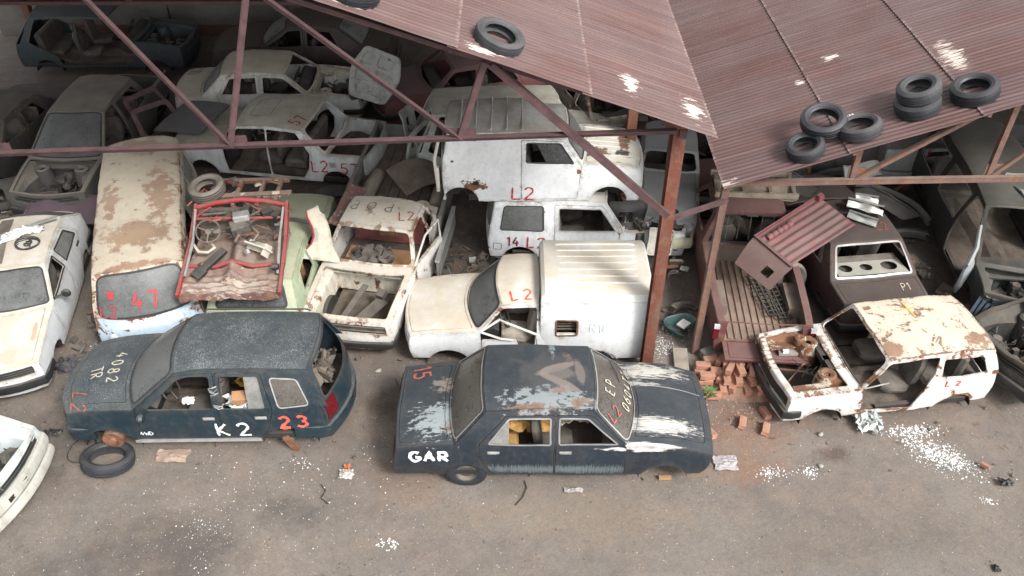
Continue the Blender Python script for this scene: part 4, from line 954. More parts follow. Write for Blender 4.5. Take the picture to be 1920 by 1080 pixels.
b = Buf(); ribbon(b, boxside, [(-.42, .36), (-1.88, .36)], .012, .004, g.ctr); ribbon(b, boxside, [(-.34, 1.35), (-1.93, 1.35)], .014, .004, g.ctr); c.part(b, 'seam_line', 'grime', 0, 0, parent=box_)
c.under(); c.dash(); c.seats(((.12, 'seat_pale'),), False)
mark('L2', c.fr, g.ctr, (.50, .73), .24, ang=4, mat='orangered', wd=.03, parent=c.root, flip=-1, mirror=-1, sp=1.0)
mark('R18', boxside, g.ctr, (-1.02, .80), .17, mat='bluechalk', wd=.012, flip=-1, parent=c.root)
c.finish(); van = c

# ---- rusty white small hatchback stripped of bonnet and doors
p = paint('rusty_white_paint', (.66, .67, .66), .5, rust=.44, rsc=2.6, dust=.25, dcol=(.45, .38, .3), grime=.5, seed=8)
pr_ = paint('rusty_white_roof', (.66, .61, .50), .5, rust=.60, rsc=3.4, dust=.3, dcol=(.5, .42, .33), grime=.2, seed=12, spots=[((.12, .45, 1.2), (.25, .28, .3), (.20, .09, .05), .9), ((-1.25, .45, 1.2), (.28, .25, .3), (.20, .09, .05), 1.2)])
pb = paint('rusty_bay_paint', (.62, .58, .48), .6, rust=1.0, rsc=1.6, dust=.2, dcol=(.38, .3, .22), grime=.6, seed=9)
g = Geo(xn=1.78, xt=-1.68, hw=.76, zb=.17, Bf=.08, Br=.14, bw=.06, bt=.03, bt2=.06, bw2=.06, tum=.15, xa=.62, xrf=.24, xrr=-1.40, xc=-1.58,
        belt=[(-1.68, .74), (-1, .74), (0, .71), (.6, .73), (1.2, .72), (1.78, .66)], roof=[(-1.4, 1.17), (-.9, 1.215), (0, 1.215), (.25, 1.19)], arches=((-1.0, .06), (1.12, .06)), ra=.33,
        bulf=.0, leanf=.03, bulr=.03, crown=.015, rcrown=.03, dent=.024, seed=9, leanr=.02)
c = Car('stripped_hatchback', 'rusty white three-door hatchback without bonnet, doors or glass, yellow cross on its roof', 'car', g, p, (5.75, 9.62, .0), 188, roofmat=pr_)
c.mats[2] = pr_
c.sides(doors=[dict(poly=rnd([(-.28, .24), (.54, .24), (.60, .72), (.24, 1.15), (-.52, 1.16), (-.50, .9)], .05), gone=True)], wins=[dict(poly=rnd([(-1.36, .80), (-.62, .79), (-.60, 1.11), (-1.24, 1.10)], .05))])
c.bonnet('open', m=.10, rear=.16, front=.10); c.roofp(); c.screen(True, None, m=.05, top=.04, bot=.02, seal=None); c.screen(False, None, m=.12, base='tail', seal=None)
c.face(True, [rnd([(.06, -.7), (.24, -.7), (.24, .7), (.06, .7)], .03)]); c.grille([(.06, -.7), (.24, -.7), (.24, .7), (.06, .7)], 5, 'black'); c.bumper(True, .34, .16, 'black', .04, .2)
c.face(False, [rnd([(.05, -.55), (.4, -.55), (.4, .55), (.05, .55)], .05)])
c.under(); c.bay(4, ('rustiron', 'rustiron', 'dark'), wallmat=pb, engine=False); c.seats(((-.15, 'seat'),), True, -1.0, 'seat')
b = Buf(); b.lathe([(.0, .0), (.05, .02), (.09, .0), (.10, -.04), (.10, -.10), (.05, -.12)], 14, 'Z', (1.12, -.42, .78)); b.lathe([(0, .01), (.08, 0), (.1, -.03), (.07, -.07), (0, -.09)], 12, 'Z', (.98, .28, .70)); c.part(b, 'strut_cap', pb, 0, 30)
b = Buf(); b.box((.86, .36, .60), (.34, .34, .16), rot=Matrix.Rotation(.1, 3, 'X'), tap=.9); b.box((1.32, .50, .58), (.5, .12, .1)); c.part(b, 'battery_tray', pb, 0, 0); b = Buf(); b.box((1.35, -.48, .60), (.5, .24, .03), rot=Matrix.Rotation(.25, 3, 'X')); c.part(b, 'inner_wing_shelf', pb, 0, 0); b = Buf(); b.tube([(1.5, -.2, .35), (1.2, 0, .45), (.95, .1, .40)], .02, 6); b.tube([(1.45, .1, .35), (1.15, -.1, .5), (.95, -.2, .42)], .014, 6); c.part(b, 'rusty_rod', 'rustiron')
b = Buf(); b.box((.82, .12, .66), (.2, .3, .14)); b.box((.86, -.12, .68), (.16, .36, .1)); c.part(b, 'heater_box', 'black', 0, 0)
b = Buf()
for k in range(5):
    b.tube([(.75+.1*k, .1+.05*math.sin(k*3), .66), (.9+.1*k, .25, .72-.02*k), (1.1, .4-.1*k, .6), (1.3, .1*k-.2, .55)], .006, 5)
c.part(b, 'cable', 'wire')
b = Buf(); ribbon(b, g.side(1), [(.2, .80), (.57, .745)], .03, .01, g.ctr); c.part(b, 'trim_strip', 'chrome_dusty', 0, 0)
mark('L2', g.side(1), g.ctr, (-.72, .62), .09, mat='redpaint', wd=.018, flip=-1, parent=c.root, asp=1.4, sp=1.3)
mark('+', c.fr, g.ctr, (1.06, -.16), .46, ang=4, mat='yellowpaint', wd=.035, parent=c.root, flip=-1, mirror=-1, asp=.9)
b = Buf()
for k in range(3): b.box((-1.47, g.W(-1.47, 1.0)-.004+.0, .90+.06*k), (.035, .03, .035))
c.part(b, 'vent_slot', 'dark', 0, 0)
c.finish(); fiat = c
# ================================================================== second row
# ---- beige-white hatchback at the left edge, nose towards the camera
p = paint('dusty_white_paint', (.66, .69, .71), .4, rust=.08, rsc=2, dust=1.0, dcol=(.46, .39, .29), grime=.3, seed=11, spots=[((1.75, .30, .85), (.28, .22, .3), (.2, .17, .13), 1.0, (1, 1, 1), 4, .6), ((1.3, .62, .8), (.3, .06, .3), (.30, .16, .12), .6), ((.9, .0, .95), (.5, .6, .3), (.5, .43, .3), .8, (1, 1, 1), 3, .4)])
g = Geo(xn=2.02, xt=-1.98, hw=.81, zb=.22, Bf=.16, Br=.08, bw=.14, bt=.07, bt2=.05, bw2=.05, tum=.34, xa=.72, xrf=.08, xrr=-1.30, xc=-1.86,
        belt=[(-1.98, .93), (-1, .93), (.7, .90), (1.4, .82), (2.02, .68)], roof=[(-1.3, 1.27), (-.6, 1.32), (.1, 1.28)], arches=((-1.22, .18), (1.25, .18)), ra=.33, bulf=.03, crown=.045, rcrown=.045, dent=.012, seed=11, pf=.07, leanf=.0)
c = Car('hatchback', 'dusty cream-white five-door hatchback at left, plastic sheet and cable coil on its roof', 'car', g, p, (-8.43, 11.08, 0), -79)
c.sides(doors=[dict(poly=rnd([(-.33, .29), (.74, .29), (.78, .86), (.10, 1.24), (-.28, 1.28)], .04), win=rnd([(-.27, .94), (.62, .92), (.16, 1.18), (-.22, 1.22)], .03)),
               dict(poly=rnd([(-.35, .29), (-.31, 1.28), (-1.05, 1.24), (-1.36, .92), (-1.02, .48), (-.85, .3)], .04), win=rnd([(-.42, .94), (-.38, 1.22), (-1.0, 1.19), (-1.24, .95)], .03), glass='glass', handle=(-1.12, .80), hmat='black')], trim='blackseal', trimw=.03)
c.bonnet(m=.08); c.roofp(); c.screen(True, 'glass_dusty', m=.05, r=.08); c.screen(False, 'glass_dusty', m=.07, base='tail', r=.06)
c.face(True, [rnd([(.02, -.72), (.16, -.72), (.16, .72), (.02, .72)], .03)]); c.grille([(.02, -.7), (.16, -.7), (.16, .7), (.02, .7)], 4); c.bumper(True, .40, .16, 'black', .03, .35); c.face(False); c.bumper(False, .45, .16, 'black')
c.under(); c.dash(); c.seats(((-.1, 'seat'),), True, -1.0)
b = Buf(); b.tube([(.55, .80, .93), (.52, .93, .95)], .02, 5); b.lathe([(0, -.04), (.06, -.03), (.08, .01), (.06, .04), (0, .045)], 10, 'X', (.50, .97, .96)); c.part(b, 'side_mirror', 'black')
b = Buf(); patch(b, c.fr, [(.05, -.40), (.30, -.42), (1.38, -.22), (1.38, .0), (.5, -.12), (.05, -.15)], (), .12); v = [(x, y, z+.02) for x, y, z in b.v]; b.v = v; c.part(b, 'tape_strip', 'grime', 0, 0)
c.finish(); cream = c
zt = 1.36
crumple('plastic_sheet', 'white_card', (-8.42, 11.85, 1.38), (.62, .26), .09, 3, label='crumpled white plastic sheet on the roof of the left cream hatchback', cat='sheet', rz=.6, fold=2.4)
b = Buf()
for k in range(4):
    P = [((.17+.012*k)*math.cos(a)+.01*math.sin(3*a+k), (.14+.014*k)*math.sin(a), .012*k+.014*math.sin(2*a+k)) for a in np.linspace(0, math.tau, 22)[:-1]]; b.tube(P, .009, 5, closed=True)
P = [(.08*math.cos(t*3)*.6+.02, .07*math.sin(t*2.2), .03+.02*math.sin(t*5)) for t in np.linspace(0, 6, 40)]; b.tube(P, .012, 5)
tag(b.build('cable_coil', 'black', loc=(-8.20, 11.55, 1.375)), 'black cable coil on the roof of the left cream hatchback', 'cable')
b = Buf(); b.bar((-8.75, 11.72, 1.42), (-7.98, 12.28, 1.44), .08, .012); b.bar((-8.7, 11.6, 1.41), (-8.1, 12.02, 1.43), .02, .02); tag(b.build('trim_strip', 'chrome_dusty', smooth=0), 'pale metal trim strip lying across the cream hatchback roof', 'trim strip')

# ---- rusty beige microbus, nose towards the camera
p = paint('rusty_beige_paint', (.50, .455, .37), .5, rust=.42, rsc=3.0, dust=.5, dcol=(.47, .40, .30), grime=.4, seed=13, spots=[
    ((.85, .08, 1.78), (.62, .72, .5), (.20, .105, .07), 1.0, (1, 1, 1), 4), ((.95, -.1, 1.78), (.35, .5, .5), (.25, .145, .08), 1.2, (1, 1, 1), 6), ((-.3, .38, 1.78), (1.1, .32, .5), (.23, .12, .08), 1.15, (1, 1, 1), 5),
    ((-2.0, .1, 1.8), (.6, .6, .5), (.26, .18, .13), .9, (1, 1, 1), 3, .8), ((-.2, -.45, 1.78), (.9, .2, .5), (.22, .12, .08), 1.2, (1, 1, 1), 6), ((1.72, -.1, 1.75), (.14, .8, .3), (.24, .1, .06), 1.1, (1, 1, 1), 6)])
pb = paint('rusty_blue_white_paint', (.45, .58, .70), .45, rust=.62, rsc=2.2, dust=.2, grime=.3, seed=14, spots=[((2.1, .1, .95), (.3, .8, .12), (.72, .72, .68), 1.0, (1, 2, 1), 4)])
g = Geo(xn=2.16, xt=-2.55, hw=.85, zb=.25, Bf=.24, Br=.12, bt=.10, bt2=.10, bw2=.1, tum=.14, xa=1.92, xrf=1.70, xrr=-2.3, xc=-2.40, bw=.24,
        belt=[(-2.55, 1.05), (0, 1.06), (1.92, 1.06), (2.16, 1.05)], roof=[(-2.3, 1.68), (-1, 1.72), (1, 1.72), (1.7, 1.68)], arches=((-1.45, .2), (1.25, .2)), ra=.34, bulf=.06, leanf=.02,
        crown=.02, rcrown=.075, rcp=4, dent=.015, seed=13, pf=.05, pr=.05, cp=2, glassb=.05)
c = Car('microbus', 'rust-blotched beige and light blue microbus, windscreen marked 47 in red, nose to the camera', 'van', g, p, (-6.43, 12.14, 0), -72.5)
c.sides(doors=[dict(poly=rnd([(.95, .32), (1.78, .32), (1.80, 1.0), (1.62, 1.62), (.98, 1.64)], .06), win=rnd([(1.03, 1.10), (1.74, 1.10), (1.60, 1.56), (1.03, 1.58)], .05), mat=pb)],
        wins=[dict(poly=rnd([(-.05, 1.10), (.85, 1.10), (.85, 1.58), (-.05, 1.58)], .06)), dict(poly=rnd([(-1.1, 1.10), (-.17, 1.10), (-.17, 1.58), (-1.1, 1.58)], .06), glass='glass'), dict(poly=rnd([(-2.15, 1.10), (-1.22, 1.10), (-1.22, 1.57), (-2.08, 1.56)], .06), glass='glass')], trim='chrome_dusty', trimw=.03)
c.roofp(); g_p = g.P
f = g.strip('rf', 'nose'); inner = rnd([(.05, -.76), (f.L-.01, -.77), (f.L-.01, .77), (.05, .76)], .14); patch(c.body, f, g.rect(f.L), [inner], .1); c.fw = f
gb = Buf(); patch(gb, f, shrink(inner, -.004), (), .2); ws = c.part(gb, 'windscreen', 'glass_dusty', .005); c.seam(f, inner, .035, 'blackseal', 'windscreen_seal', ws)
c.screen(False, 'glass', m=.15, r=.08)
bf = Buf(); ff = g.fascia(True); patch(bf, ff, g.rect(ff.L), [], .1); c.ff = ff; c.part(bf, 'front_panel', pb, .02)
c.face(False)
for k in range(2):
    b = Buf(); y0, y1 = (-.52, -.03) if k == 0 else (.01, .52)
    for i in range(4): ribbon(b, ff, [(.10+.022*i, y0), (.10+.022*i, y1)], .012, .022, g.ctr)
    ribbon(b, ff, [(.09, y0), (.175, y0), (.175, y1), (.09, y1)], .012, .018, g.ctr, True); b2 = Buf(); patch(b2, ff, [(.09, y0), (.175, y0), (.175, y1), (.09, y1)], (), .15); b.add([(x+.014, y, z) for x, y, z in b2.v], b2.f)
    c.part(b, 'air_vent', M['white_card'], 0, 0)
for sg in (-1, 1):
    b = Buf(); q = Vector(ff(.38, sg*.6)); b.lathe([(0, .03), (.07, .025), (.1, .0), (.11, -.02)], 16, 'X', q); c.part(b, 'headlight', 'lens', 0, 40)
c.bumper(True, .36, .13, 'chrome_dusty', .06, .3)
c.under(x1=1.9); c.seats(((1.0, 'seat'), (-.1, 'seat_brown')), True, -1.4)
b = Buf(); b.tube([(1.75, .80, 1.15), (1.75, .96, 1.2)], .012, 5); b.lathe([(0, -.03), (.08, -.02), (.08, .02), (0, .03)], 12, 'X', (1.75, 1.0, 1.2)); c.part(b, 'side_mirror', 'black')
mark('47', c.fw, g.ctr, (.64, -.18), .27, ang=88, mat='redpaint', wd=.034, parent=c.root, sp=1.05)
mark('L2', c.fw, g.ctr, (.76, -.74), .20, ang=90, mat='redpaint', wd=.02, parent=c.root)
mark('9', c.fw, g.ctr, (.48, -.86), .13, ang=90, mat='chalk', wd=.014, parent=c.root) if '9' in GL else mark('a1', c.fw, g.ctr, (.26, -.62), .14, ang=90, mat='chalk', wd=.014, parent=c.root)
b = Buf(); patch(b, c.fw, [(.32, -.60), (.32, -.48), (.45, -.49), (.45, -.58)], (), .1); b.v = [(x+.02, y, z+.01) for x, y, z in b.v]; c.part(b, 'painted_mark', 'redpaint', 0, 0)
c.finish()

# ---- pale green hatchback under the red floor pan
p = paint('pale_green_paint', (.36, .44, .31), .45, rust=.15, rsc=2.5, dust=.75, dcol=(.36, .34, .24), grime=.5, seed=15)
g = Geo(xn=2.0, xt=-1.9, hw=.79, zb=.2, Bf=.12, Br=.06, bw=.12, bt=.05, bt2=.04, bw2=.05, tum=.33, xa=.85, xrf=.2, xrr=-1.28, xc=-1.66,
        belt=[(-1.9, .95), (-1, .93), (.8, .9), (2, .75)], roof=[(-1.3, 1.30), (-.6, 1.34), (.2, 1.3)], arches=((-1.25, .15), (1.2, .15)), ra=.33, dent=.012, seed=15, crown=.03)
c = Car('green_hatchback', 'pale green hatchback crushed under a red floor pan', 'car', g, p, (-4.20, 11.98, 0), 90)
c.sides(doors=[dict(poly=rnd([(-.32, .28), (.82, .28), (.86, .86), (.22, 1.26), (-.28, 1.30)], .04), win=rnd([(-.25, .94), (.72, .92), (.22, 1.21), (-.20, 1.24)], .03)), dict(poly=rnd([(-.34, .28), (-.30, 1.30), (-1.0, 1.27), (-1.25, .94), (-1.0, .5), (-.85, .3)], .04), win=rnd([(-.42, .94), (-.38, 1.24), (-.96, 1.22), (-1.15, .95)], .03))], trim=p, trimw=.02)
c.bonnet(m=.08); c.roofp(); c.screen(True, 'glass', m=.06); c.screen(False, 'glass_dark', m=.20, top=.06, bot=.06, sealw=.05, r=.1, base='rb')
f = g.strip('rb', 'tail'); patch(c.body, f, g.rect(f.L), (), .1); c.face(True); c.face(False); c.under(); c.dash(); c.seats(((-.1, 'seat_brown'),), True, -1.0)
c.bumper(False, .42, .13, 'black'); c.bumper(True, .42, .13, 'black')
mark('L2', g.side(-1), g.ctr, (-1.86, .70), .22, ang=0, mat='redpaint', wd=.03, parent=c.root)
c.finish()

# ---- cut-off red floor pan with its dashboard bar and steering wheel, lying on the green roof
M['redbody'] = paint('bright_red_body_paint', (.30, .022, .028), .5, rust=.5, rsc=5, dust=.55, dcol=(.20, .14, .12), grime=.4, seed=16)
M['redfloor'] = paint('rusty_red_floor', (.15, .068, .055), .85, rust=.62, rsc=3.5, dust=.95, dcol=(.25, .20, .165), grime=.7, seed=17, rustcol=(.13, .075, .055), chipamt=.12, chip=(.42, .36, .31), spots=[((0, .2, 0), (.8, .22, .5), (.40, .34, .29), 1.6, (1, 4, 1), 7), ((.1, .8, 0), (.5, .3, .5), (.15, .12, .10), 1.2)])
root = empty('cut_floor_pan', (-4.42, 10.12, 1.44)); root.rotation_euler = (R(7), R(-1.5), R(1)); tag(root, 'sawn-off red floor pan with steering wheel, lying on the pale green hatchback', 'car wreck')
b = Buf(); nx, ny = 54, 44; vs = []
for i in range(nx+1):
    for j in range(ny+1):
        x, y = -.80+1.60*i/nx, 1.42*j/ny; z = .022*math.sin(y*52+2.2*noise.noise(Vector((x*3, y*2, 0))))*(1 if y < .42 else .15)+.03*noise.noise(Vector((x*9, y*9, 3)))+.05*noise.noise(Vector((x*2.2, y*2.2, 7)))
        z += .16*math.exp(-(x/.12)**2)*(1 if y > .25 else .3); z += .07*math.exp(-((y-.56)/.045)**2)
        yy = y-(.05*noise.noise(Vector((x*6, 0, 3))) if j == 0 else 0); vs.append((x*(1-.04*y), yy, z-.09*(y < .02)))
b.add(vs, [(i*(ny+1)+j, (i+1)*(ny+1)+j, (i+1)*(ny+1)+j+1, i*(ny+1)+j+1) for i in range(nx) for j in range(ny)]); b.build('floor_panel', 'redfloor', root, solid=.01, smooth=50)
b = Buf(); b.tube([(-.74, .58, .11), (-.3, .56, .10), (0, .58, .2), (.3, .55, .10), (.72, .58, .11)], .035, 8); b.build('cross_member', M['redbody'], root)
b = Buf(); vs = []
for i in range(13):
    for j in range(6):
        x = -.74+1.48*i/12; t = j/5; vs.append((x, 1.40+.22*t+.03*noise.noise(Vector((x*4, t*3, 2))), .0+.42*t))
b.add(vs, [(i*6+j, (i+1)*6+j, (i+1)*6+j+1, i*6+j+1) for i in range(12) for j in range(5)]); b.build('firewall', 'grime', root, solid=.01)
b = Buf(); b.tube([(-.74, 1.62, .44), (-.4, 1.66, .50), (0, 1.68, .53), (.4, 1.66, .50), (.72, 1.62, .44)], .045, 10); b.build('cowl_beam', M['redbody'], root)
b = Buf(); b.tube([(-.74, 1.38, .40), (-.3, 1.36, .42), (.1, 1.36, .40), (.70, 1.36, .40)], .026, 8); b.build('dashboard_bar', M['redbody'], root)
for sg in (-1, 1):
    b = Buf(); b.bar((sg*.80, .0, .03), (sg*.77, 1.1, .22), .045, .07); b.bar((sg*.77, 1.08, .22), (sg*.75, 1.66, .46), .05, .10); b.build('sill_rail', M['redbody'], root, smooth=0)
    b = Buf(); b.bar((sg*.735, .35, .12), (sg*.70, 1.0, .30), .035, .03); b.bar((sg*.70, 1.0, .30), (sg*.72, 1.5, .50), .03, .03); b.build('pillar_strip', 'chrome_dusty', root, smooth=0)
b = Buf()
for x in (-.6, -.15, .25, .55): b.bar((x, 1.62, .46), (x*.95, 2.35, .38), .06, .06)
b.bar((-.66, 2.32, .40), (.66, 2.36, .36), .08, .06); b.bar((-.74, 1.85, .46), (.78, 1.9, .46), .10, .035); b.build('front_frame', M['redfloor'], root, smooth=0)
for k, (x, y, z) in enumerate([(-.62, 1.75, .5), (.45, 1.45, .42), (.6, 1.42, .38), (.1, 1.5, .44)]): b = Buf(); b.box((x, y, z), (.22, .14, .12), rot=Matrix.Rotation(k*.5, 3, 'Z'), tap=.8); b.build('heater_box', 'black', root, smooth=0)
sw = steering(root, (0, 0, 0), 'grime', .19, 0); sw.location = (-.44, 1.05, .42); sw.rotation_euler = (R(30), R(6), 0)
b = Buf(); rr = random.Random(5)
for k in range(9):
    q = Vector((rr.uniform(-.15, .3), rr.uniform(1.0, 1.3), rr.uniform(.15, .4))); b.tube([q, q+Vector((rr.uniform(-.2, .2), rr.uniform(-.2, .15), rr.uniform(-.05, .1))), q+Vector((rr.uniform(-.3, .3), rr.uniform(-.3, .2), rr.uniform(-.1, .05)))], .01, 5)
b.build('wiring', 'junk', root)
for k in range(26):
    b = Buf(); x, y = rr.uniform(-.65, .65), rr.choice([rr.uniform(1.0, 1.6), rr.uniform(1.6, 2.3), rr.uniform(.55, 1.0)]); z = .16+max(0, y-1)*.25+rr.uniform(0, .08)
    if k % 3: b.box((x, y, z), (rr.uniform(.04, .2), rr.uniform(.03, .12), rr.uniform(.02, .08)), rot=Matrix.Rotation(rr.uniform(-1, 1), 3, Vector((rr.random(), rr.random(), 1)).normalized()), tap=.8)
    else: b.tube([(x, y, z), (x+rr.uniform(-.2, .2), y+rr.uniform(-.2, .1), z+rr.uniform(0, .1)), (x+rr.uniform(-.3, .3), y+rr.uniform(-.25, .15), z)], rr.uniform(.008, .02), 5)
    b.build('loose_fitting', rr.choice(['junk', 'junk2', 'rustiron', 'chrome_dusty', 'plaster' if 'plaster' in M else 'seat_pale', M['redfloor']]), root, smooth=30)
for k in range(14):
    b = Buf(); x, y = rr.uniform(-.7, .7), rr.uniform(1.1, 2.3); z = .2+max(0, min(.6, y-1.1))*.4; b.tube([(x, y, z), (x+rr.uniform(-.35, .35), y+rr.uniform(-.25, .25), z+rr.uniform(-.05, .12)), (x+rr.uniform(-.6, .6), y+rr.uniform(-.3, .3), z+rr.uniform(-.05, .05))], rr.uniform(.012, .032), 6); b.build('bent_tube', [M['redbody'], M['redfloor'], M['rustiron'], M['redbody'], M['junk']][k % 5], root)
b = Buf(); b.box((.02, 1.22, .30), (.30, .24, .24), rot=Matrix.Rotation(.4, 3, 'Z')); b.build('heater_unit', 'junk', root, smooth=0, bevel=.02)
b = Buf(); b.box((.05, 1.33, .47), (.26, .16, .12), rot=Matrix.Rotation(.2, 3, 'Z')); b.build('wiper_motor', 'chrome_dusty', root, smooth=0, bevel=.02)
b = Buf(); q = Matrix.Rotation(.9, 3, 'Z') @ Matrix.Rotation(-.15, 3, 'Y'); b.box((-.35, .62, .17), (.55, .14, .07), rot=q); b.box((-.52, .40, .13), (.2, .2, .06), rot=q); b.build('console', 'black', root, smooth=0, bevel=.012)
M['plaster'] = flat('pale_plastic', (.50, .47, .40), .7, .2, 5, dust=.3)
b = Buf(); q = Matrix.Rotation(-.45, 3, 'Z') @ Matrix.Rotation(.5, 3, 'X'); b.box((.36, .86, .22), (.42, .03, .22), rot=q); b.box((.50, .78, .2), (.03, .2, .18), rot=q); b.box((.34, .93, .15), (.42, .16, .02), rot=q); b.build('glovebox', 'plaster', root, smooth=0)
b = Buf(); b.tube([(-.72, .98, .20), (-.60, .82, .19), (-.45, .80, .19), (-.36, .90, .2), (-.42, .98, .21)], .025, 6); b.build('door_trim', 'plaster', root)
b = Buf(); b.lathe([(0, .05), (.05, .05), (.06, -.05), (0, -.05)], 10, 'X', (.70, .42, .2)); b.build('door_lock', 'black', root)
tyre('worn dusty tyre lying on the red floor pan', (-5.09, 11.98, 2.22), .30, .19, .17, (R(8), R(-4), 0), mat='rubber_dusty', seed=4)
# ---- detached cream wing panel leaning beside it
root = empty('wing_panel', (-3.42, 11.60, 1.0)); root.rotation_euler = (R(-8), R(8), R(4)); tag(root, 'detached cream front wing with a red-edged wheel arch, leaning beside the red floor pan', 'body panel')
pw = paint('cream_wing_paint', (.62, .58, .48), .5, rust=.2, rsc=3, dust=.3, grime=.4, seed=18, spots=[((.0, .05, .45), (.12, .3, .22), (.36, .34, .31), .6)])
out = [(-.12, 1.0), (-.04, 1.04), (.05, 1.12), (.09, .98), (.18, .92), (.26, .62), (.32, .3), (.44, .05), (.42, -.02), (-.26, .02), (-.34, .08), (-.30, .14), (-.14, .2), (-.05, .32), (-.01, .48), (-.04, .66), (-.12, .84)]
b = Buf(); fn = lambda a, c_: (a, .06*math.sin(c_*2.2)-.12*a*a, c_*.93); patch(b, fn, out, (), .08); b.build('skin', pw, root, solid=.012)
b = Buf(); ribbon(b, fn, [(-.30, .12), (-.14, .2), (-.05, .32), (-.01, .48), (-.04, .66), (-.12, .84), (-.14, .98)], .03, .012, Vector((0, 3, .5))); b.build('arch_lip', 'redbody', root, smooth=0)

# ---- rusty white saloon without bonnet, nose towards the camera
p = paint('rusty_pale_paint', (.68, .67, .64), .5, rust=.42, rsc=2.8, dust=.7, dcol=(.47, .41, .31), grime=.3, seed=19, spots=[((-.3, 0, 1.38), (.6, .7, .3), (.50, .45, .37), .5, (1, 1, 1), 3, .6)])
g = Geo(xn=2.02, xt=-1.30, hw=.83, zb=.22, Bf=.06, Br=.03, bw=.10, bt=.05, bt2=.03, bw2=.02, tum=.30, xa=.60, xrf=.12, xrr=-.72, xc=-1.0,
        belt=[(-1.3, .86), (-.5, .88), (.6, .88), (1.4, .84), (2.02, .74)], roof=[(-.75, 1.30), (-.3, 1.34), (.12, 1.30)], arches=((1.28, .18), (-1.25, .18)), ra=.33, crown=.03, rcrown=.04, dent=.018, seed=19, bulf=.02, leanf=.03, lowin=.04)
c = Car('bonnetless_saloon', 'rusty white saloon with empty engine bay and grey writing on its roof', 'car', g, p, (-2.38, 12.27, 0), -100)
c.sides(doors=[dict(poly=rnd([(-.42, .30), (.56, .30), (.60, .86), (.12, 1.26), (-.38, 1.28)], .04), win=rnd([(-.34, .92), (.50, .91), (.10, 1.21), (-.32, 1.23)], .03), gone_side=1)], wins=[dict(poly=rnd([(-.86, .92), (-.50, .92), (-.46, 1.23), (-.68, 1.22)], .03))])
c.bonnet('open', m=.10, rear=.22, front=.09); c.roofp(); c.screen(True, None, m=.06, top=.05, bot=.04, seal=None); c.screen(False, None, m=.1, seal=None); c.boot('panel')
c.face(True, [rnd([(.05, -.74), (.20, -.74), (.20, .74), (.05, .74)], .03)]); c.grille([(.05, -.74), (.2, -.74), (.2, .74), (.05, .74)], 2, 'grime'); c.bumper(True, .36, .13, 'black', .06, .3); c.face(False)
pb2 = paint('rusty_cream_bay', (.60, .57, .48), .6, rust=.55, rsc=3.4, dust=.35, grime=.8, seed=20)
c.under(); c.bay(11, ('grime', 'grime', 'floor'), wallmat=pb2, engine=False)
b = Buf(); b.box((.04, 0, .52), (.6, 1.3, .05)); c.part(b, 'inner_floor', 'cardboard', 0, 0)
b = Buf(); b.box((-.62, 0, .80), (.10, 1.34, .62), rot=Matrix.Rotation(-.12, 3, 'Y')); b2 = Buf(); b2.box((-.55, .0, .86), (.03, .34, .42), rot=Matrix.Rotation(-.12, 3, 'Y')); c.part(b, 'seat_back', 'seat_red', 0, 0); c.part(b2, 'seat_panel', 'seat_brown', 0, 0)
b = Buf(); ox = [(1.02, -.12, .60), (1.62, .28, .42), (1.75, -.1, .42), (1.35, -.38, .48)]; b.bar((.95, .02, .66), (1.70, -.20, .46), .11, .03); b.bar((.98, .34, .60), (1.12, .30, .56), .14, .1); b.bar((1.1, .36, .5), (1.72, .02, .40), .24, .02); c.part(b, 'loose_panel', 'seat', 0, 0)
# the driver's door hangs open
dp = empty('open_door', (0, 0, 0)); bpy.data.objects.remove(dp)
b = Buf(); hinge = Vector((.58, .80, 0)); an = R(-14)
def dfn(a, c_): 
    q = Vector((-a*math.cos(an)*1, a*math.sin(-an), 0))+hinge; return (q.x, q.y+.0, c_)
patch(b, dfn, rnd([(0, .30), (.98, .30), (.98, .9), (0, .88)], .05), (), .12); o = c.part(b, 'door', p, .05, label='front door hanging open, without its glass')
b = Buf(); b.tube([dfn(.02, .88), dfn(.44, 1.26), dfn(.92, 1.28), dfn(.97, .9)], .02, 6); c.part(b, 'door_frame', p)
mark('POP', c.fr, g.ctr, (.26, .24), .25, ang=-90, mat='marker', wd=.02, parent=c.root, sp=1.4, asp=1.2, label='grey letters upside down to the camera')
mark('L2', c.fr, g.ctr, (.72, .50), .24, ang=108, mat='fadedred', wd=.026, parent=c.root)
c.finish(); pop = c

# ---- flat load bed standing behind it
M['greywood'] = flat('grey_painted_planks', (.17, .165, .155), .85, .35, 4, dust=.4, bump=.5); M['bedfloor'] = flat('bed_floor_brown', (.14, .105, .085), .9, .35, 3, dust=.4, bump=.4)
root = empty('load_bed', (-2.14, 14.85, .45), R(84)); tag(root, 'long grey dropside lorry bed with brown floor, behind the rusty white saloon', 'lorry bed')
for k in range(9): b = Buf(); b.box((0, -.85+.2125*k, 0), (3.3, .20, .03)); b.build('floor_board', 'bedfloor', root, smooth=0, loc=None)
for sg in (-1, 1):
    b = Buf(); b.box((-.0, sg*.97, .20), (3.4, .035, .44)); b.box((0, sg*.97, .43), (3.42, .07, .04)); b.build('side_board', 'greywood', root, smooth=0)
b = Buf(); b.box((1.68, 0, .2), (.04, 1.9, .4)); b.build('head_board', 'greywood', root, smooth=0)
for x in (-1.2, 0, 1.2): b = Buf(); b.box((x, 0, -.1), (.08, 1.8, .12)); b.build('cross_bearer', 'grime', root, smooth=0)
for x in (-1.0, 1.1): b = Buf(); b.box((x, 0, -.3), (.3, 1.2, .3)); b.build('axle_block', 'rustiron', root, smooth=0)
root = empty('loose_side_board', (-1.22, 12.7, .55), R(83)); tag(root, 'long grey side board standing by the open door of the rusty saloon', 'board')
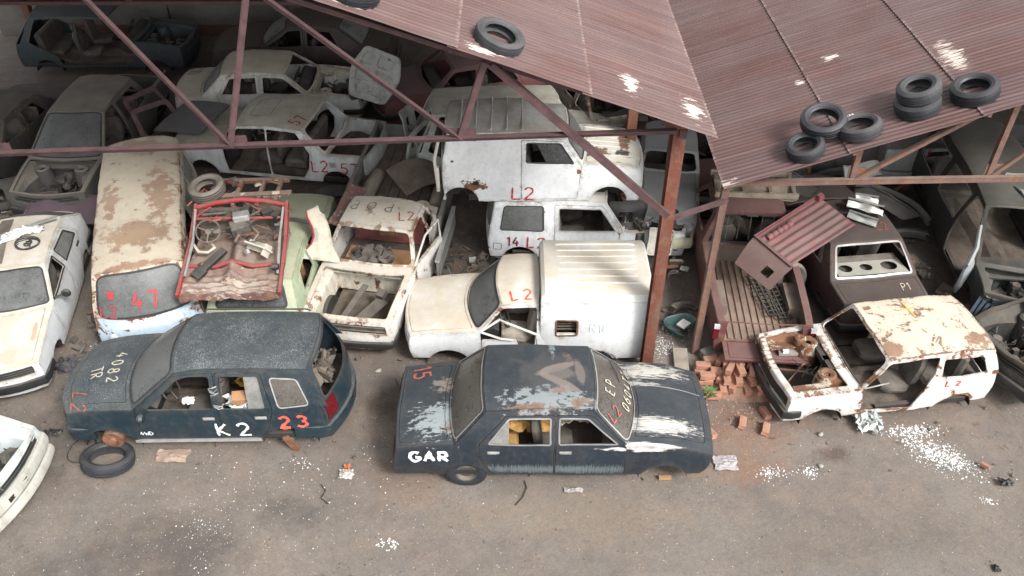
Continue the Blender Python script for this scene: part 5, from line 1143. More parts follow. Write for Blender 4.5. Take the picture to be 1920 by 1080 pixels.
b = Buf(); b.box((0, 0, 0), (1.7, .04, .40)); b.build('board', 'greywood', root, smooth=0); b = Buf(); b.box((0, .0, .21), (1.72, .08, .04)); b.build('top_rail', 'chrome_dusty', root, smooth=0); b = Buf(); b.box((-.6, .03, -.33), (.08, .04, .44)); b.box((.6, .03, -.33), (.08, .04, .44)); b.build('stake', 'grime', root, smooth=0)
M['foamroll'] = flat('dirty_foam', (.30, .27, .22), .95, .3, 4, dust=.3, bump=.5)
for (x, y, z, a, L) in ((-2.82, 14.45, .62, 80, 1.1), (-1.42, 14.25, .62, 80, 1.0)):
    b = Buf(); b.tube([(-L/2, 0, 0), (-L/2+.06, 0, 0), (0, .02, .01), (L/2-.06, 0, 0), (L/2, 0, 0)], [.10, .14, .145, .14, .1], 12); o = b.build('foam_roll', 'foamroll', loc=(x, y, z)); o.rotation_euler = (0, 0, R(a)); tag(o, 'dirty pale foam roll on the lorry bed, by its %s board' % ('left' if x < -2 else 'right'), 'foam roll')
b = Buf(); vs = [(x, y, .16*math.cos(x*3.0)+.03*y) for x in np.linspace(-.55, .55, 10) for y in np.linspace(-.45, .45, 6)]; b.add(vs, [(i*6+j, (i+1)*6+j, (i+1)*6+j+1, i*6+j+1) for i in range(9) for j in range(5)])
o = b.build('bent_sheet', 'bedfloor', solid=.01, loc=(-1.85, 14.6, .75)); o.rotation_euler = (.1, .15, .6); tag(o, 'bent brown steel sheet lying across the lorry bed', 'metal sheet')
b = Buf(); vs = [(x, y, .03*math.sin(x*9)) for x in np.linspace(-.6, .6, 12) for y in np.linspace(-.16, .16, 3)]; b.add(vs, [(i*3+j, (i+1)*3+j, (i+1)*3+j+1, i*3+j+1) for i in range(11) for j in range(2)])
pp = paint('peeling_maroon_paint', (.2, .07, .06), .7, rust=.2, rsc=3, dust=.45, grime=.5, seed=22, chipamt=.16, chip=(.42, .42, .42))
o = b.build('peeling_strip', pp, solid=.02, loc=(-3.08, 13.25, 1.0)); o.rotation_euler = (.25, -.1, R(77)); tag(o, 'peeling maroon and grey body strip between the green hatchback and the rusty saloon', 'body panel')

# ---- white three-door estate carrying the white panel van
p = paint('white_hatch_paint', (.72, .75, .77), .4, rust=.16, rsc=2.5, dust=.8, dcol=(.45, .39, .30), grime=.3, seed=23)
g = Geo(xn=2.10, xt=-1.66, hw=.78, zb=.18, Bf=.1, Br=.05, bw=.12, bt=.05, bt2=.04, bw2=.03, tum=.18, xa=.86, xrf=.48, xrr=-1.50, xc=-1.60,
        belt=[(-1.66, .76), (.8, .75), (1.4, .74), (2.1, .68)], roof=[(-1.5, 1.32), (-.5, 1.34), (.5, 1.31)], arches=((-1.05, .1), (1.35, .1)), ra=.33, dent=.01, seed=23, crown=.03)
c = Car('three_door_hatchback', 'white three-door hatchback marked 14 L2, under the stacked white panel van', 'car', g, p, (1.2, 13.5, 0), 0)
c.sides(doors=[dict(poly=rnd([(-.42, .26), (.78, .26), (.80, .74), (.46, 1.26), (-.42, 1.27)], .04), win=rnd([(-.34, .78), (.72, .77), (.42, 1.20), (-.34, 1.21)], .03))], wins=[dict(poly=rnd([(-1.42, .79), (-.62, .78), (-.62, 1.25), (-1.34, 1.25)], .05), glass='glass_dusty', trim='blackseal')], trim='chrome_dusty')
c.bonnet('open', m=.05, rear=.05, front=.05); c.roofp(); c.screen(True, None, m=.05, seal=None); c.screen(False, 'glass', m=.08, base='tail'); c.face(False); c.face(True, [rnd([(.05, -.6), (.3, -.6), (.3, .6), (.05, .6)], .04)])
c.under(); c.bay(8, ('grime', 'junk', 'junk2'), wallmat=p); c.dash(); c.seats(((-.1, 'seat'),), True, -1.1)
cb = paint('cream_bumper_paint', (.62, .58, .42), .5, rust=.15, rsc=3, dust=.35, seed=24)
c.bumper(True, .52, .22, cb, .10, .5, inset=-.05)
mark('14', g.side(-1), g.ctr, (-1.30, .45), .20, mat='darkredpaint', wd=.028, parent=c.root, sp=.95); mark('L2', g.side(-1), g.ctr, (-.92, .42), .23, mat='redpaint', wd=.03, parent=c.root, asp=1.1)
b = Buf(); ribbon(b, g.side(-1), rnd([(-1.55, .36), (-1.40, .36), (-1.40, .50), (-1.55, .50)], .02), .01, .018, g.ctr, True); c.part(b, 'fuel_flap', 'grime', 0, 0)
c.finish()
# ---- white panel van stacked on top, nose right
p = paint('white_stacked_van_paint', (.74, .76, .77), .42, rust=.18, rsc=2.4, dust=.97, dcol=(.32, .285, .225), grime=.12, seed=25, spots=[((-.98, -.72, .36), (.30, .3, .13), (.15, .07, .04), 1.7, (1, 1, 1), 9), ((-.95, -.72, .42), (.10, .3, .05), (.01, .008, .006), 1.3, (1, 1, 1), 9), ((-1.35, -.72, .85), (.04, .3, .03), (.1, .05, .03), .8), ((.88, -.72, .66), (.07, .2, .08), (.2, .09, .05), .8)])
g = Geo(xn=2.08, xt=-1.55, hw=.73, zb=.03, Bf=.10, Br=.05, bw=.10, bt=.05, bt2=.05, bw2=.03, tum=.10, xa=.92, xrf=.62, xrr=-1.40, xc=-1.52,
        belt=[(-1.55, .82), (.9, .80), (1.4, .78), (1.9, .70), (2.08, .60)], roof=[(-1.4, 1.36), (-.2, 1.38), (.0, 1.36), (.25, 1.28), (.62, 1.26)], arches=((-1.22, .0), (1.45, .02)), ra=.33, dent=.016, seed=25, crown=.06, rcrown=.07, rcp=3, cp=3, bulf=.03)
c = Car('panel_van', 'white panel van with rust-holed side, stacked on top of the three-door hatchback', 'van', g, p, (.30, 13.58, 1.33), 0)
c.sides(doors=[dict(poly=rnd([(-.14, .08), (.88, .08), (.92, .76), (.60, 1.24), (-.14, 1.26)], .04), win=rnd([(-.05, .84), (.78, .82), (.54, 1.20), (-.05, 1.20)], .04), glass='glass_dark', gpoly=[(.30, .84), (.78, .82), (.54, 1.20), (.12, 1.20)], trim='blackseal')], trim='blackseal')
pbn = paint('rusty_white_bonnet', (.60, .58, .52), .5, rust=.30, rsc=2.5, dust=.25, grime=.3, seed=26, spots=[((1.75, .1, .8), (.16, .45, .3), (.12, .055, .03), 1.0), ((1.25, -.35, .85), (.3, .2, .3), (.13, .07, .04), 1.1), ((1.7, -.35, .85), (.2, .18, .2), (.02, .015, .012), 1.0)])
c.bonnet('panel', mat=pbn, m=.06); c.roofp(); c.screen(True, 'glass_dusty', m=.05); c.screen(False, None, m=.08, seal=None, base='tail'); c.face(True, [rnd([(.1, -.5), (.4, -.5), (.4, .5), (.1, .5)], .05)]); c.face(False)
c.under(); c.seats(((.25, 'seat'),), False)
b = Buf()
for k in range(7): b.tube([(1.05, -.48+k*.16, .875), (1.85, -.45+k*.15, .80)], .014, 5)
c.part(b, 'bonnet_rib', pbn)
for k in range(5): b = Buf(); x = -1.2+k*.27; b.tube([(x, -.60, 1.435), (x, -.3, 1.452), (x, .3, 1.452), (x, .60, 1.435)], .013, 5); c.part(b, 'roof_rib', p)
b = Buf(); ribbon(b, g.side(-1), rnd([(-1.38, .86), (-.28, .86), (-.28, 1.20), (-1.34, 1.20)], .06), .018, .014, g.ctr, True); ribbon(b, g.side(-1), [(-1.48, .80), (-.2, .80)], .012, .014, g.ctr); ribbon(b, g.side(-1), [(-1.5, .56), (-.2, .52)], .012, .014, g.ctr); c.part(b, 'pressed_swage', p, 0, 0)
b = Buf(); b.tube([(-1.56, -.66, 1.30), (-1.66, -.72, .9), (-1.62, -.72, .3)], .03, 6); b.box((-1.62, -.70, .5), (.06, .06, .5)); c.part(b, 'rear_pillar', pbn, 0, 30)
mark('L2', g.side(-1), g.ctr, (-.31, .08), .27, mat='redpaint', wd=.03, parent=c.root, asp=1.1)
c.finish()
b = Buf(); b.box((-.1, 13.5, .6), (.2, .2, 1.2))

# ---- maroon pickup, tailgate down towards the camera
pm_ = paint('faded_maroon_paint', (.11, .032, .034), .5, rust=.25, rsc=2.4, dust=.7, dcol=(.20, .135, .115), grime=.5, seed=27)
g = Geo(xn=2.9, xt=-2.2, hw=.82, zb=.25, Bf=.12, Br=.03, bw=.12, bt=.05, bt2=.04, bw2=.02, tum=.28, xa=1.55, xrf=1.0, xrr=.05, xc=-.06,
        belt=[(-2.2, .86), (-.1, .88), (1.5, .92), (2.9, .82)], roof=[(0, 1.46), (.6, 1.5), (1, 1.46)], arches=((-1.25, .25), (2.1, .25)), ra=.36, dent=.012, seed=27, crown=.02)
c = Car('pickup_truck', 'maroon pickup truck with dirty open load bed, dropped tailgate towards the camera', 'pickup', g, pm_, (4.22, 12.28, 0), 86)
c.sides(doors=[dict(poly=rnd([(.1, .32), (1.5, .32), (1.55, .9), (1.0, 1.42), (.12, 1.43)], .05), win=rnd([(.18, .94), (1.42, .94), (.98, 1.36), (.18, 1.37)], .04))])
c.bonnet(m=.07); c.roofp(); c.screen(True, 'glass', m=.06); c.screen(False, None, m=.10, top=.06, bot=.03, r=.05); c.face(True)
f = g.strip('rb', 'tail'); inner = rnd([(.06, -.70), (f.L+.0-.005, -.70), (f.L-.005, .70), (.06, .70)], .02); patch(c.body, f, g.rect(f.L), [inner], .12)
ffl = g.fascia(False); patch(c.body, ffl, g.rect(ffl.L), [rnd([(-.0+.005, -.66), (.36, -.66), (.36, .66), (.005, .66)], .02)], .12)
b = Buf()
for k in range(12): b.box((-1.12, -.62+k*.113, .50+.0), (2.1, .055, .03))
b.box((-1.12, 0, .48), (2.12, 1.36, .02)); M['bedrust'] = flat('rusty_bed_floor', (.21, .14, .105), .85, .4, 3, dust=.5, dcol=(.30, .24, .2), bump=.5); c.part(b, 'bed_floor', 'bedrust', 0, 0)
b = Buf()
for sg in (-1, 1): b.box((-1.12, sg*.70, .68), (2.12, .02, .38)); b.box((-1.25, sg*.60, .60), (.75, .20, .22), tap=.9)
b.box((-.08, 0, .68), (.03, 1.4, .38)); c.part(b, 'bed_wall', 'bedfloor', 0, 0)
b = Buf(); b.box((-2.42, -.02, .47), (.46, 1.32, .035)); b.box((-2.42, -.02, .49), (.36, 1.16, .015)); c.part(b, 'tailgate', pm_, 0, 0)
for k in range(5): b = Buf(); b.tube([(-.02, -.4+.2*k, .95), (.06, -.4+.2*k, 1.42)], .01, 5); c.part(b, 'window_bar', 'grime')
for sg in (-1, 1):
    b = Buf(); b.box((-2.21, sg*.765, .66), (.05, .09, .22)); c.part(b, 'tail_light', 'redlens', 0, 0); b = Buf(); b.box((-2.22, sg*.765, .80), (.05, .09, .07)); c.part(b, 'reverse_lamp', 'lens', 0, 0)
c.under(x0=-.1, x1=1.5); c.seats(((.55, 'seat'),), False); c.dash()
c.finish()
def grille_piece(name, label, loc, rz, L=1.0, rot=None):
    b = Buf()
    for k in range(3): b.box((0, -.10+.10*k, 0), (L, .022, .03))
    for k in range(11): b.box((-L/2+L*k/10, 0, 0), (.022, .22, .02), rz=.1*(k % 3))
    o = b.build(name, 'black', loc=loc, smooth=0); o.rotation_euler = rot or (0, 0, rz); tag(o, label, 'car part')
grille_piece('radiator_grille', 'broken black grille strip lying lengthwise in the maroon pickup bed', (4.50, 11.10, .60), R(95), 1.1); grille_piece('bumper_core', 'black slotted bumper core in the pickup bed, beside the broken grille', (4.32, 11.15, .60), R(97), 1.05)
b = Buf(); b.box((0, 0, 0), (.34, .24, .05)); o = b.build('steel_plate', 'chrome_dusty', loc=(4.43, 9.86, .54), smooth=0); tag(o, 'small bright steel plate on the pickup tailgate', 'metal plate'); b = Buf(); b.box((0, 0, 0), (.09, .08, .05)); tag(b.build('white_block', 'white_card', loc=(4.36, 9.78, .59), smooth=0), 'small white block on the steel plate on the pickup tailgate', 'block')
wheelp = Buf(); tyre_buf(wheelp, .30, .19, .18, (0, 0, 0), 'Z'); o = wheelp.build('spare_tyre', 'rubber_dusty', loc=(4.86, 11.55, .64), smooth=30); o.rotation_euler = (R(70), 0, R(20)); tag(o, 'dusty tyre standing in the right side of the pickup bed', 'tyre')
# pale inner panel lying on the cab roof
root = empty('roof_inner_panel', (4.38, 13.05, 1.56), R(-4)); tag(root, 'dirty pale pressed steel panel lying on the pickup cab roof', 'body panel'); pl_ = flat('dirty_pale_steel', (.30, .25, .19), .8, .4, 4, dust=.4)
b = Buf(); vs = [(x, y, .10*math.cos(y*5.5)+.02*math.sin(x*8)) for x in np.linspace(-.72, .72, 15) for y in np.linspace(-.36, .36, 12)]; b.add(vs, [(i*12+j, (i+1)*12+j, (i+1)*12+j+1, i*12+j+1) for i in range(14) for j in range(11)]); b.build('panel', pl_, root, solid=.01)
for x in (-.66, -.22, .25, .66): b = Buf(); b.box((x, -.04, .06), (.06, .6, .10)); b.build('rib', pl_, root, smooth=0)
b = Buf(); b.box((0, -.36, .05), (1.46, .05, .10)); b.box((0, .36, .05), (1.46, .05, .10)); b.build('edge_rail', pl_, root, smooth=0)

# ---- dark brown hatchback with speaker shelf
p = paint('dark_brown_paint', (.045, .028, .028), .5, rust=.05, rsc=2, dust=.7, dcol=(.105, .085, .075), grime=.4, seed=28)
g = Geo(xn=2.05, xt=-1.95, hw=.80, zb=.22, Bf=.12, Br=.08, bw=.12, bt=.05, bt2=.04, bw2=.05, tum=.30, xa=.9, xrf=.3, xrr=-.82, xc=-1.34,
        belt=[(-1.95, .84), (-1.3, .90), (.9, .9), (2, .78)], roof=[(-.85, 1.29), (-.3, 1.34), (.3, 1.3)], arches=((-1.2, .18), (1.25, .18)), ra=.33, dent=.012, seed=28, crown=.03)
c = Car('brown_saloon', 'dark brown car, glassless rear window showing a pale shelf with three speaker holes', 'car', g, p, (5.99, 12.55, 0), 97)
c.sides(doors=[dict(poly=rnd([(-.30, .28), (.86, .28), (.9, .86), (.30, 1.26), (-.26, 1.28)], .04), win=rnd([(-.22, .94), (.76, .93), (.28, 1.21), (-.2, 1.23)], .03)), dict(poly=rnd([(-.32, .28), (-.28, 1.28), (-.78, 1.26), (-1.05, .92), (-.9, .5), (-.8, .3)], .04), win=rnd([(-.4, .94), (-.36, 1.22), (-.74, 1.20), (-.92, .95)], .03))])
c.bonnet(m=.08); c.roofp(); c.screen(True, None, m=.06, seal=None); c.screen(False, None, m=.10, top=.06, bot=.05, seal='chrome_dusty', sealw=.035, r=.05); c.boot(m=.06); c.face(True); c.face(False); c.bumper(False, .42, .14, 'black'); c.under(); c.seats(((-.1, 'seat'),), True, -.75); c.dash()
b = Buf(); sh = [(-1.30, -.62), (-.78, -.60), (-.78, .60), (-1.30, .62)]
circ = lambda cx, cy, r: [(cx+r*math.cos(a), cy+r*1.1*math.sin(a)) for a in np.linspace(0, math.tau, 15)[:-1]]
patch(b, lambda a, q: (a, q, .955-.04*(a+1)), sh, [circ(-1.10, .42, .11), circ(-1.10, .05, .10), circ(-1.10, -.36, .13)], .12); c.part(b, 'parcel_shelf', flat('pale_shelf', (.36, .35, .31), .9, .2, 5, dust=.3), .012, 0)
b = Buf(); b.box((-1.1, 0, .86), (.5, 1.2, .02)); c.part(b, 'shelf_well', 'dark', 0, 0)
mark('L2', c.fr, g.ctr, (.20, -.34), .20, ang=-88, mat='fadedred', wd=.022, parent=c.root); mark('P1', c.ft, g.ctr, (.34, -.36), .15, ang=90, mat='chalk', wd=.014, parent=c.root, mirror=-1)
c.finish()
# ---- red ribbed floor panel thrown across both
root = empty('ribbed_panel', (4.98, 11.72, 1.52), R(30)); root.rotation_euler = (R(6), R(-13), R(31)); tag(root, 'faded crimson ribbed floor panel lying between pickup bed and brown saloon roof', 'body panel')
pc = paint('faded_crimson_paint', (.21, .052, .06), .6, rust=.3, rsc=4, dust=.92, dcol=(.21, .14, .13), grime=.8, seed=29, spots=[((.35, -.05, 0), (.55, .5, .6), (.11, .075, .065), 1.3, (1, 1, 1), 3, .7), ((-.4, -.2, 0), (.4, .3, .6), (.11, .075, .065), 1.5, (1, 1, 1), 4, .6)])
b = Buf(); nx, ny = 30, 40; vs = []
for i in range(nx+1):
    for j in range(ny+1):
        x, y = -.72+1.44*i/nx, -.42+.84*j/ny; z = .013*math.copysign(abs(math.sin(y*44))**.6, math.sin(y*44))*(1 if abs(x) < .68 else 0)+.02*noise.noise(Vector((x*2, y*2, 1))); vs.append((x, y, z+.02))
b.add(vs, [(i*(ny+1)+j, (i+1)*(ny+1)+j, (i+1)*(ny+1)+j+1, i*(ny+1)+j+1) for i in range(nx) for j in range(ny)]); b.build('ribbed_floor', pc, root, solid=.008, smooth=35)
pcd = paint('dirty_crimson_paint', (.13, .05, .05), .7, rust=.2, rsc=3, dust=.8, dcol=(.17, .13, .115), grime=.6, seed=30)
b = Buf(); patch(b, lambda a, q: (-.72-a*.92, q, .02-a*.25+.03*math.sin(a*7)), rnd([(0, -.46), (.56, -.50), (.60, .30), (.0, .44)], .04), [rnd([(.28, -.32), (.44, -.32), (.44, -.14), (.28, -.14)], .02)], .1); b.build('end_panel', pcd, root, solid=.015)
b = Buf(); b.bar((-.73, -.44, .04), (-.73, .43, .05), .05, .05); b.build('cross_rib', pcd, root, smooth=0)
b = Buf(); b.bar((-.72, .42, .04), (.74, .43, .04), .02, .06); b.box((.70, .38, .07), (.14, .10, .11), tap=.7); b.build('side_flange', pc, root, smooth=0)
b = Buf()
for k in range(5): b.lathe([(.0, -.05), (.05, -.05), (.06, 0), (.05, .05), (0, .05)], 12, 'X', (-.55+.11*k, .26, .03))
b.build('corrugated_duct', pc, root)
b = Buf()
for k in range(4): b.tube([(-.50+.35*k, -.42, .03), (-.50+.35*k, -.1, .04)], .01, 4)
del b
# bright bent aluminium fragments on the brown roof
for k, (x, y, z, a, s1, s2) in enumerate([(6.22, 12.42, 1.52, -.35, .62, .26), (6.1, 12.16, 1.46, -.5, .50, .18), (6.32, 12.66, 1.55, -.2, .4, .14)]):
    b = Buf(); vs = [(u*s1, v*s2, .03*math.sin(v*9+k)+.04*noise.noise(Vector((u*3, v*3, k)))) for u in np.linspace(-.5, .5, 12) for v in np.linspace(-.5, .5, 7)]
    b.add(vs, [(i*7+j, (i+1)*7+j, (i+1)*7+j+1, i*7+j+1) for i in range(11) for j in range(6)]); b.bar((-s1/2, s2/2, .02), (s1/2, s2/2, .04), .02, .02)
    o = b.build('aluminium_fragment', flat('dull_aluminium%d' % k, (.40, .41, .39), .42, .3, 6, metal=.5, dust=.3), solid=.006, loc=(x, y, z), smooth=25); o.rotation_euler = (.1, .1, a); tag(o, ['largest', 'lowest, torn', 'smallest, farthest'][k]+' bright aluminium fragment on the dark brown roof', 'metal scrap', 'aluminium fragments on the brown roof')
# ================================================================== wrecks under the sheds
def simple(name, label, cat, loc, yaw, pnt, L=(2.1, -2.1), hw=.8, zb=.22, belt=.9, roof=1.34, xa=.8, xrf=.25, xrr=-.85, xc=-1.4, bon='panel', boot='panel', glass='glass', rg='glass', doors=True, hatch=False, dent=.015, seed=0, sideglass=None, bay=1, tum=.3, z=0., gone=(), bumpers=True, arches=None, nobonface=False, **k):
    xn, xt = L
    g = Geo(xn=xn, xt=xt, hw=hw, zb=zb, Bf=.14, Br=.1, bw=.14, bt=.06, bt2=.05, bw2=.08, tum=tum, xa=xa, xrf=xrf, xrr=xrr, xc=xc, belt=[(xt, belt-.04), (xt*.5, belt), (xa, belt), (xn*.75, belt-.06), (xn, belt-.18)],
            roof=[(xrr, roof-.03), ((xrr+xrf)/2, roof), (xrf, roof-.04)], arches=arches or ((xt+.75, .18), (xn-.8, .18)), ra=.33, dent=dent, seed=seed, crown=.04, **k)
    c = Car(name, label, cat, g, pnt, (loc[0], loc[1], z), yaw, res=.14)
    m = (xrr+xa)/2-.12; rt = roof-.10; b1 = belt+.03
    ds = []
    if doors:
        ds = [dict(poly=rnd([(m+.015, zb+.07), (xa-.04, zb+.07), (xa, belt-.03), (xrf, roof-.07), (m+.015, roof-.05)], .04), win=rnd([(m+.08, b1), (xa-.12, b1-.01), (xrf, rt-.02), (m+.08, rt)], .03), gone='f' in gone, glass=sideglass),
              dict(poly=rnd([(m-.015, zb+.07), (m-.015, roof-.05), (xrr+.12, roof-.07), (xrr-.15, belt), (max(xrr-.1, xt+1.1), zb+.32), (max(xrr+.05, xt+1.15), zb+.07)], .04), win=rnd([(m-.08, b1), (m-.08, rt), (xrr+.16, rt-.02), (xrr-.04, b1+.01)], .03), gone='r' in gone, glass=sideglass)]
    ws = []
    if hatch: ws = [dict(poly=rnd([(xrr-.12, b1), (xrr+.05, rt), (xrr+.0, rt), (xc+.12, b1)], .03))] if False else []
    c.sides(doors=ds, wins=ws); c.bonnet(bon, m=.08); c.roofp(); c.screen(True, glass, m=.06, seal='blackseal' if glass else None)
    if hatch: c.screen(False, rg, m=.09, base='tail', seal='blackseal' if rg else None)
    else: c.screen(False, rg, m=.07, seal='blackseal' if rg else None); c.boot(boot, m=.08)
    c.face(True, [rnd([(.04, -hw*.85), (.17, -hw*.85), (.17, hw*.85), (.04, hw*.85)], .03)]); c.grille([(.04, -hw*.85), (.17, -hw*.85), (.17, hw*.85), (.04, hw*.85)], 3); c.face(False)
    if bumpers: c.bumper(True, .42, .14, 'black'); c.bumper(False, .44, .14, 'black')
    c.under(); c.seats(((m+.1, 'seat'),), True, xrr+.1); c.dash()
    if bon == 'open': c.bay(bay)
    return c
# ---- white saloon 57 behind the load bed
p = paint('white_wreck_paint', (.66, .70, .70), .45, rust=.15, rsc=2, dust=.98, dcol=(.38, .325, .235), grime=.6, seed=31)
c = simple('white_saloon', 'doorless white saloon marked L2 57 on its wing, behind the red floor pan', 'car', (-4.98, 16.28), 171, p, L=(2.3, -2.2), hw=.86, belt=.86, roof=1.36, xa=.98, xrf=.62, xrr=-.78, xc=-1.25, glass=None, rg=None, boot='open', gone=('f', 'r'), tum=.16, seed=31, bumpers=False)
g = c.g; b = Buf(); ribbon(b, c.fr, rnd([(.85, -.45), (1.3, -.45), (1.3, .42), (.85, .42)], .05), .012, .014, g.ctr, True); c.part(b, 'sunroof_seam', 'grime', 0, 0)
s1 = g.side(1)
mark('L2', s1, g.ctr, (-.94, .47), .26, mat='redpaint', wd=.032, flip=-1, parent=c.root); mark('57', s1, g.ctr, (-1.56, .46), .25, mat='redpaint', wd=.032, flip=-1, parent=c.root, asp=1.1)
b = Buf(); patch(b, s1, rnd([(-1.32, .60), (-1.48, .60), (-1.48, .72), (-1.32, .72)], .02), (), .1); b.v = [(x, y+.015, z) for x, y, z in b.v]; o = c.part(b, 'fuel_flap', 'chrome_dusty', 0, 0)
mark('57', c.fr, g.ctr, (.12, .72), .28, ang=75, mat='darkredpaint', wd=.03, parent=c.root, flip=-1, mirror=-1)
b = Buf(); b.box((-1.75, 0, .45), (.8, 1.3, .03)); c.part(b, 'boot_floor', 'floor', 0, 0)
c.finish()
pg = paint('dark_grey_dusty_paint', (.07, .075, .08), .6, dust=.9, dcol=(.15, .145, .14), grime=.3, seed=32)
b = Buf(); fn = lambda a, q: (a, q, .05*math.cos(a*2)+.03*math.cos(q*2)); patch(b, fn, rnd([(-.62, -.62), (.55, -.66), (.62, .60), (-.5, .66)], .1), (), .12); o = b.build('loose_bonnet', pg, solid=.025, loc=(-6.95, 16.6, .98)); o.rotation_euler = (.05, -.08, R(-14)); tag(o, 'dusty dark grey bonnet lying on the nose of the white saloon marked 57', 'bonnet')
# ---- white saloon 10 behind it
p = paint('dusty_white_wreck_paint', (.60, .62, .59), .5, rust=.15, dust=.98, dcol=(.44, .38, .275), grime=.6, seed=33)
c = simple('white_coupe', 'dusty white saloon marked 10 on its boot, second from the back wall', 'car', (-5.72, 18.65), 2, p, L=(2.25, -2.15), hw=.80, belt=.88, roof=1.36, xa=.98, xrf=.45, xrr=-.92, xc=-1.40, glass=None, rg='glass', bon='open', seed=33, bay=21)
g = c.g; mark('10', c.ft, g.ctr, (.60, .60), .28, ang=-75, mat='marker', wd=.03, flip=-1, parent=c.root, mirror=1)
c.finish()
pw = paint('inner_bonnet_white', (.50, .52, .50), .6, rust=.08, dust=.3, grime=.8, seed=34)
root = empty('raised_bonnet', (-3.28, 17.72, .85)); root.rotation_euler = (R(62), R(8), R(-24)); tag(root, 'white bonnet standing on edge, its ribbed inner side to the camera', 'bonnet')
b = Buf(); o_ = rnd([(-.52, -.05), (.42, .0), (.62, .62), (.50, 1.12), (-.40, 1.15), (-.64, .6)], .12)
hol = [rnd(q, .04) for q in ([(-.42, .75), (-.12, .78), (-.14, 1.0), (-.36, 1.0)], [(.0, .78), (.3, .76), (.34, .98), (.02, 1.0)], [(-.48, .35), (-.1, .42), (-.16, .66), (-.46, .64)], [(.02, .42), (.42, .36), (.40, .62), (.04, .66)], [(-.36, .08), (-.06, .16), (-.1, .32), (-.4, .26)], [(.02, .16), (.32, .1), (.36, .26), (.04, .32)])]
fnb = lambda a, q: (a, q, .03*math.cos(a*2.5)); patch(b, fnb, o_, hol, .09); b.build('inner_frame', pw, root, solid=.03)
b = Buf(); patch(b, lambda a, q: (a, q, .03*math.cos(a*2.5)-.035), o_, (), .12); b.build('outer_skin', pw, root, solid=.008)
# ---- wrecks deep in the hall
pgd = paint('grey_dusty_wreck_paint', (.08, .078, .075), .7, dust=.95, dcol=(.235, .21, .175), grime=.5, seed=35)
c = simple('grey_estate', 'dark grey car with open engine bay, nose to the camera, behind the microbus', 'car', (-9.10, 16.35), -91, pgd, L=(2.45, -2.5), hw=.80, belt=.92, roof=1.50, xa=1.28, xrf=.35, xrr=-1.2, xc=-1.5, glass='glass_dusty', rg=None, bon='open', boot='open', bay=31, seed=35, tum=.28, gone=('f',))
c.finish()
for k, (x, y, z, rx, rz_, lab) in enumerate([(-7.95, 16.95, .95, 58, 62, 'left'), (-7.62, 16.45, .9, 62, 50, 'right')]):
    root = empty('door_frame', (x, y, z)); root.rotation_euler = (R(rx), 0, R(rz_)); tag(root, 'bare maroon-grey door window frame leaning on the grey car, %s of two' % lab, 'door frame', 'door frames leaning on the grey car')
    b = Buf(); q = rnd([(-.45, -.4), (.5, -.4), (.32, .38), (-.38, .42)], .08); b2 = Buf(); patch(b, lambda a, c_: (a, c_, 0), rnd([(-.55, -.5), (.6, -.5), (.40, .48), (-.47, .52)], .1), [q], .15); b.build('frame', 'purple', root, solid=.04)
pbl = paint('dark_blue_shell_paint', (.028, .042, .05), .5, dust=.35, dcol=(.12, .12, .11), grime=.6, seed=36)
c = simple('blue_shell', 'stripped dark blue off-road shell with doors gone, against the back wall, top left', 'car', (-10.55, 21.35), 0, pbl, L=(2.2, -2.15), hw=.83, belt=.95, roof=1.58, xa=.9, xrf=.35, xrr=-1.55, xc=-1.95, glass=None, rg=None, bon='open', hatch=True, gone=('f', 'r'), seed=36, bay=41, tum=.2, bumpers=False, zb=.3); c.finish()
pdk = paint('charcoal_wreck_paint', (.042, .042, .04), .6, rust=.2, rsc=2.5, dust=.9, dcol=(.12, .105, .085), grime=.8, seed=37)
c = simple('edge_wreck', 'charcoal wreck half cut off by the left edge under the shed', 'car', (-11.25, 16.3), -98, pdk, hw=.8, glass=None, bon='open', bay=51, seed=37); c.finish()
c = simple('corner_wreck', 'purple-grey car without bonnet, seen behind the cream hatchback at the left edge', 'car', (-10.3, 13.2), -85, paint('purple_grey_wreck_paint', (.07, .05, .06), .6, dust=.7, dcol=(.13, .11, .105), seed=38), L=(1.9, -1.9), hw=.78, glass=None, seed=38, gone=('f',), z=-.05) if False else None
pbr = paint('brown_black_wreck_paint', (.05, .033, .03), .5, dust=.65, dcol=(.11, .09, .07), grime=.8, seed=39)
c = simple('dark_saloon', 'dark brown saloon along the back wall behind the white saloon marked 10', 'car', (-5.35, 21.1), 180, pbr, L=(2.3, -2.3), hw=.83, belt=.95, roof=1.42, xa=.9, xrf=.25, xrr=-.95, xc=-1.6, seed=39, tum=.38); c.finish()
pk = paint('dull_red_wreck_paint', (.14, .05, .05), .5, dust=.92, dcol=(.115, .09, .085), grime=.3, seed=40, spots=[((2.1, 0, .75), (.3, .6, .18), (.30, .05, .07), .6)])
c = simple('pink_nosed_wreck', 'dusty dark hatchback with a pinkish-red nose, beyond the raised white bonnet', 'car', (-1.25, 18.95), 196, pk, L=(2.05, -2.0), hw=.80, belt=.9, roof=1.38, seed=40, glass=None, hatch=True, xrr=-1.2, xc=-1.7); c.finish()
pv = paint('pale_greenish_van_paint', (.52, .56, .52), .5, rust=.1, rsc=2, dust=.95, dcol=(.30, .265, .21), grime=.4, seed=41)
c = simple('pale_estate', 'pale greenish estate with an empty rear window, behind the stacked panel van', 'car', (.12, 16.15), 4, pv, L=(2.1, -2.2), hw=.82, belt=.98, roof=1.72, xa=1.1, xrf=.75, xrr=-1.75, xc=-2.05, hatch=True, rg=None, glass=None, seed=41, tum=.2, gone=('r',), dent=.03); c.finish()
root = empty('upright_door', (-1.95, 15.72, .35)); root.rotation_euler = (R(12), R(-6), R(58)); tag(root, 'pale green-white car door with empty window standing on edge left of the stacked van', 'car door')
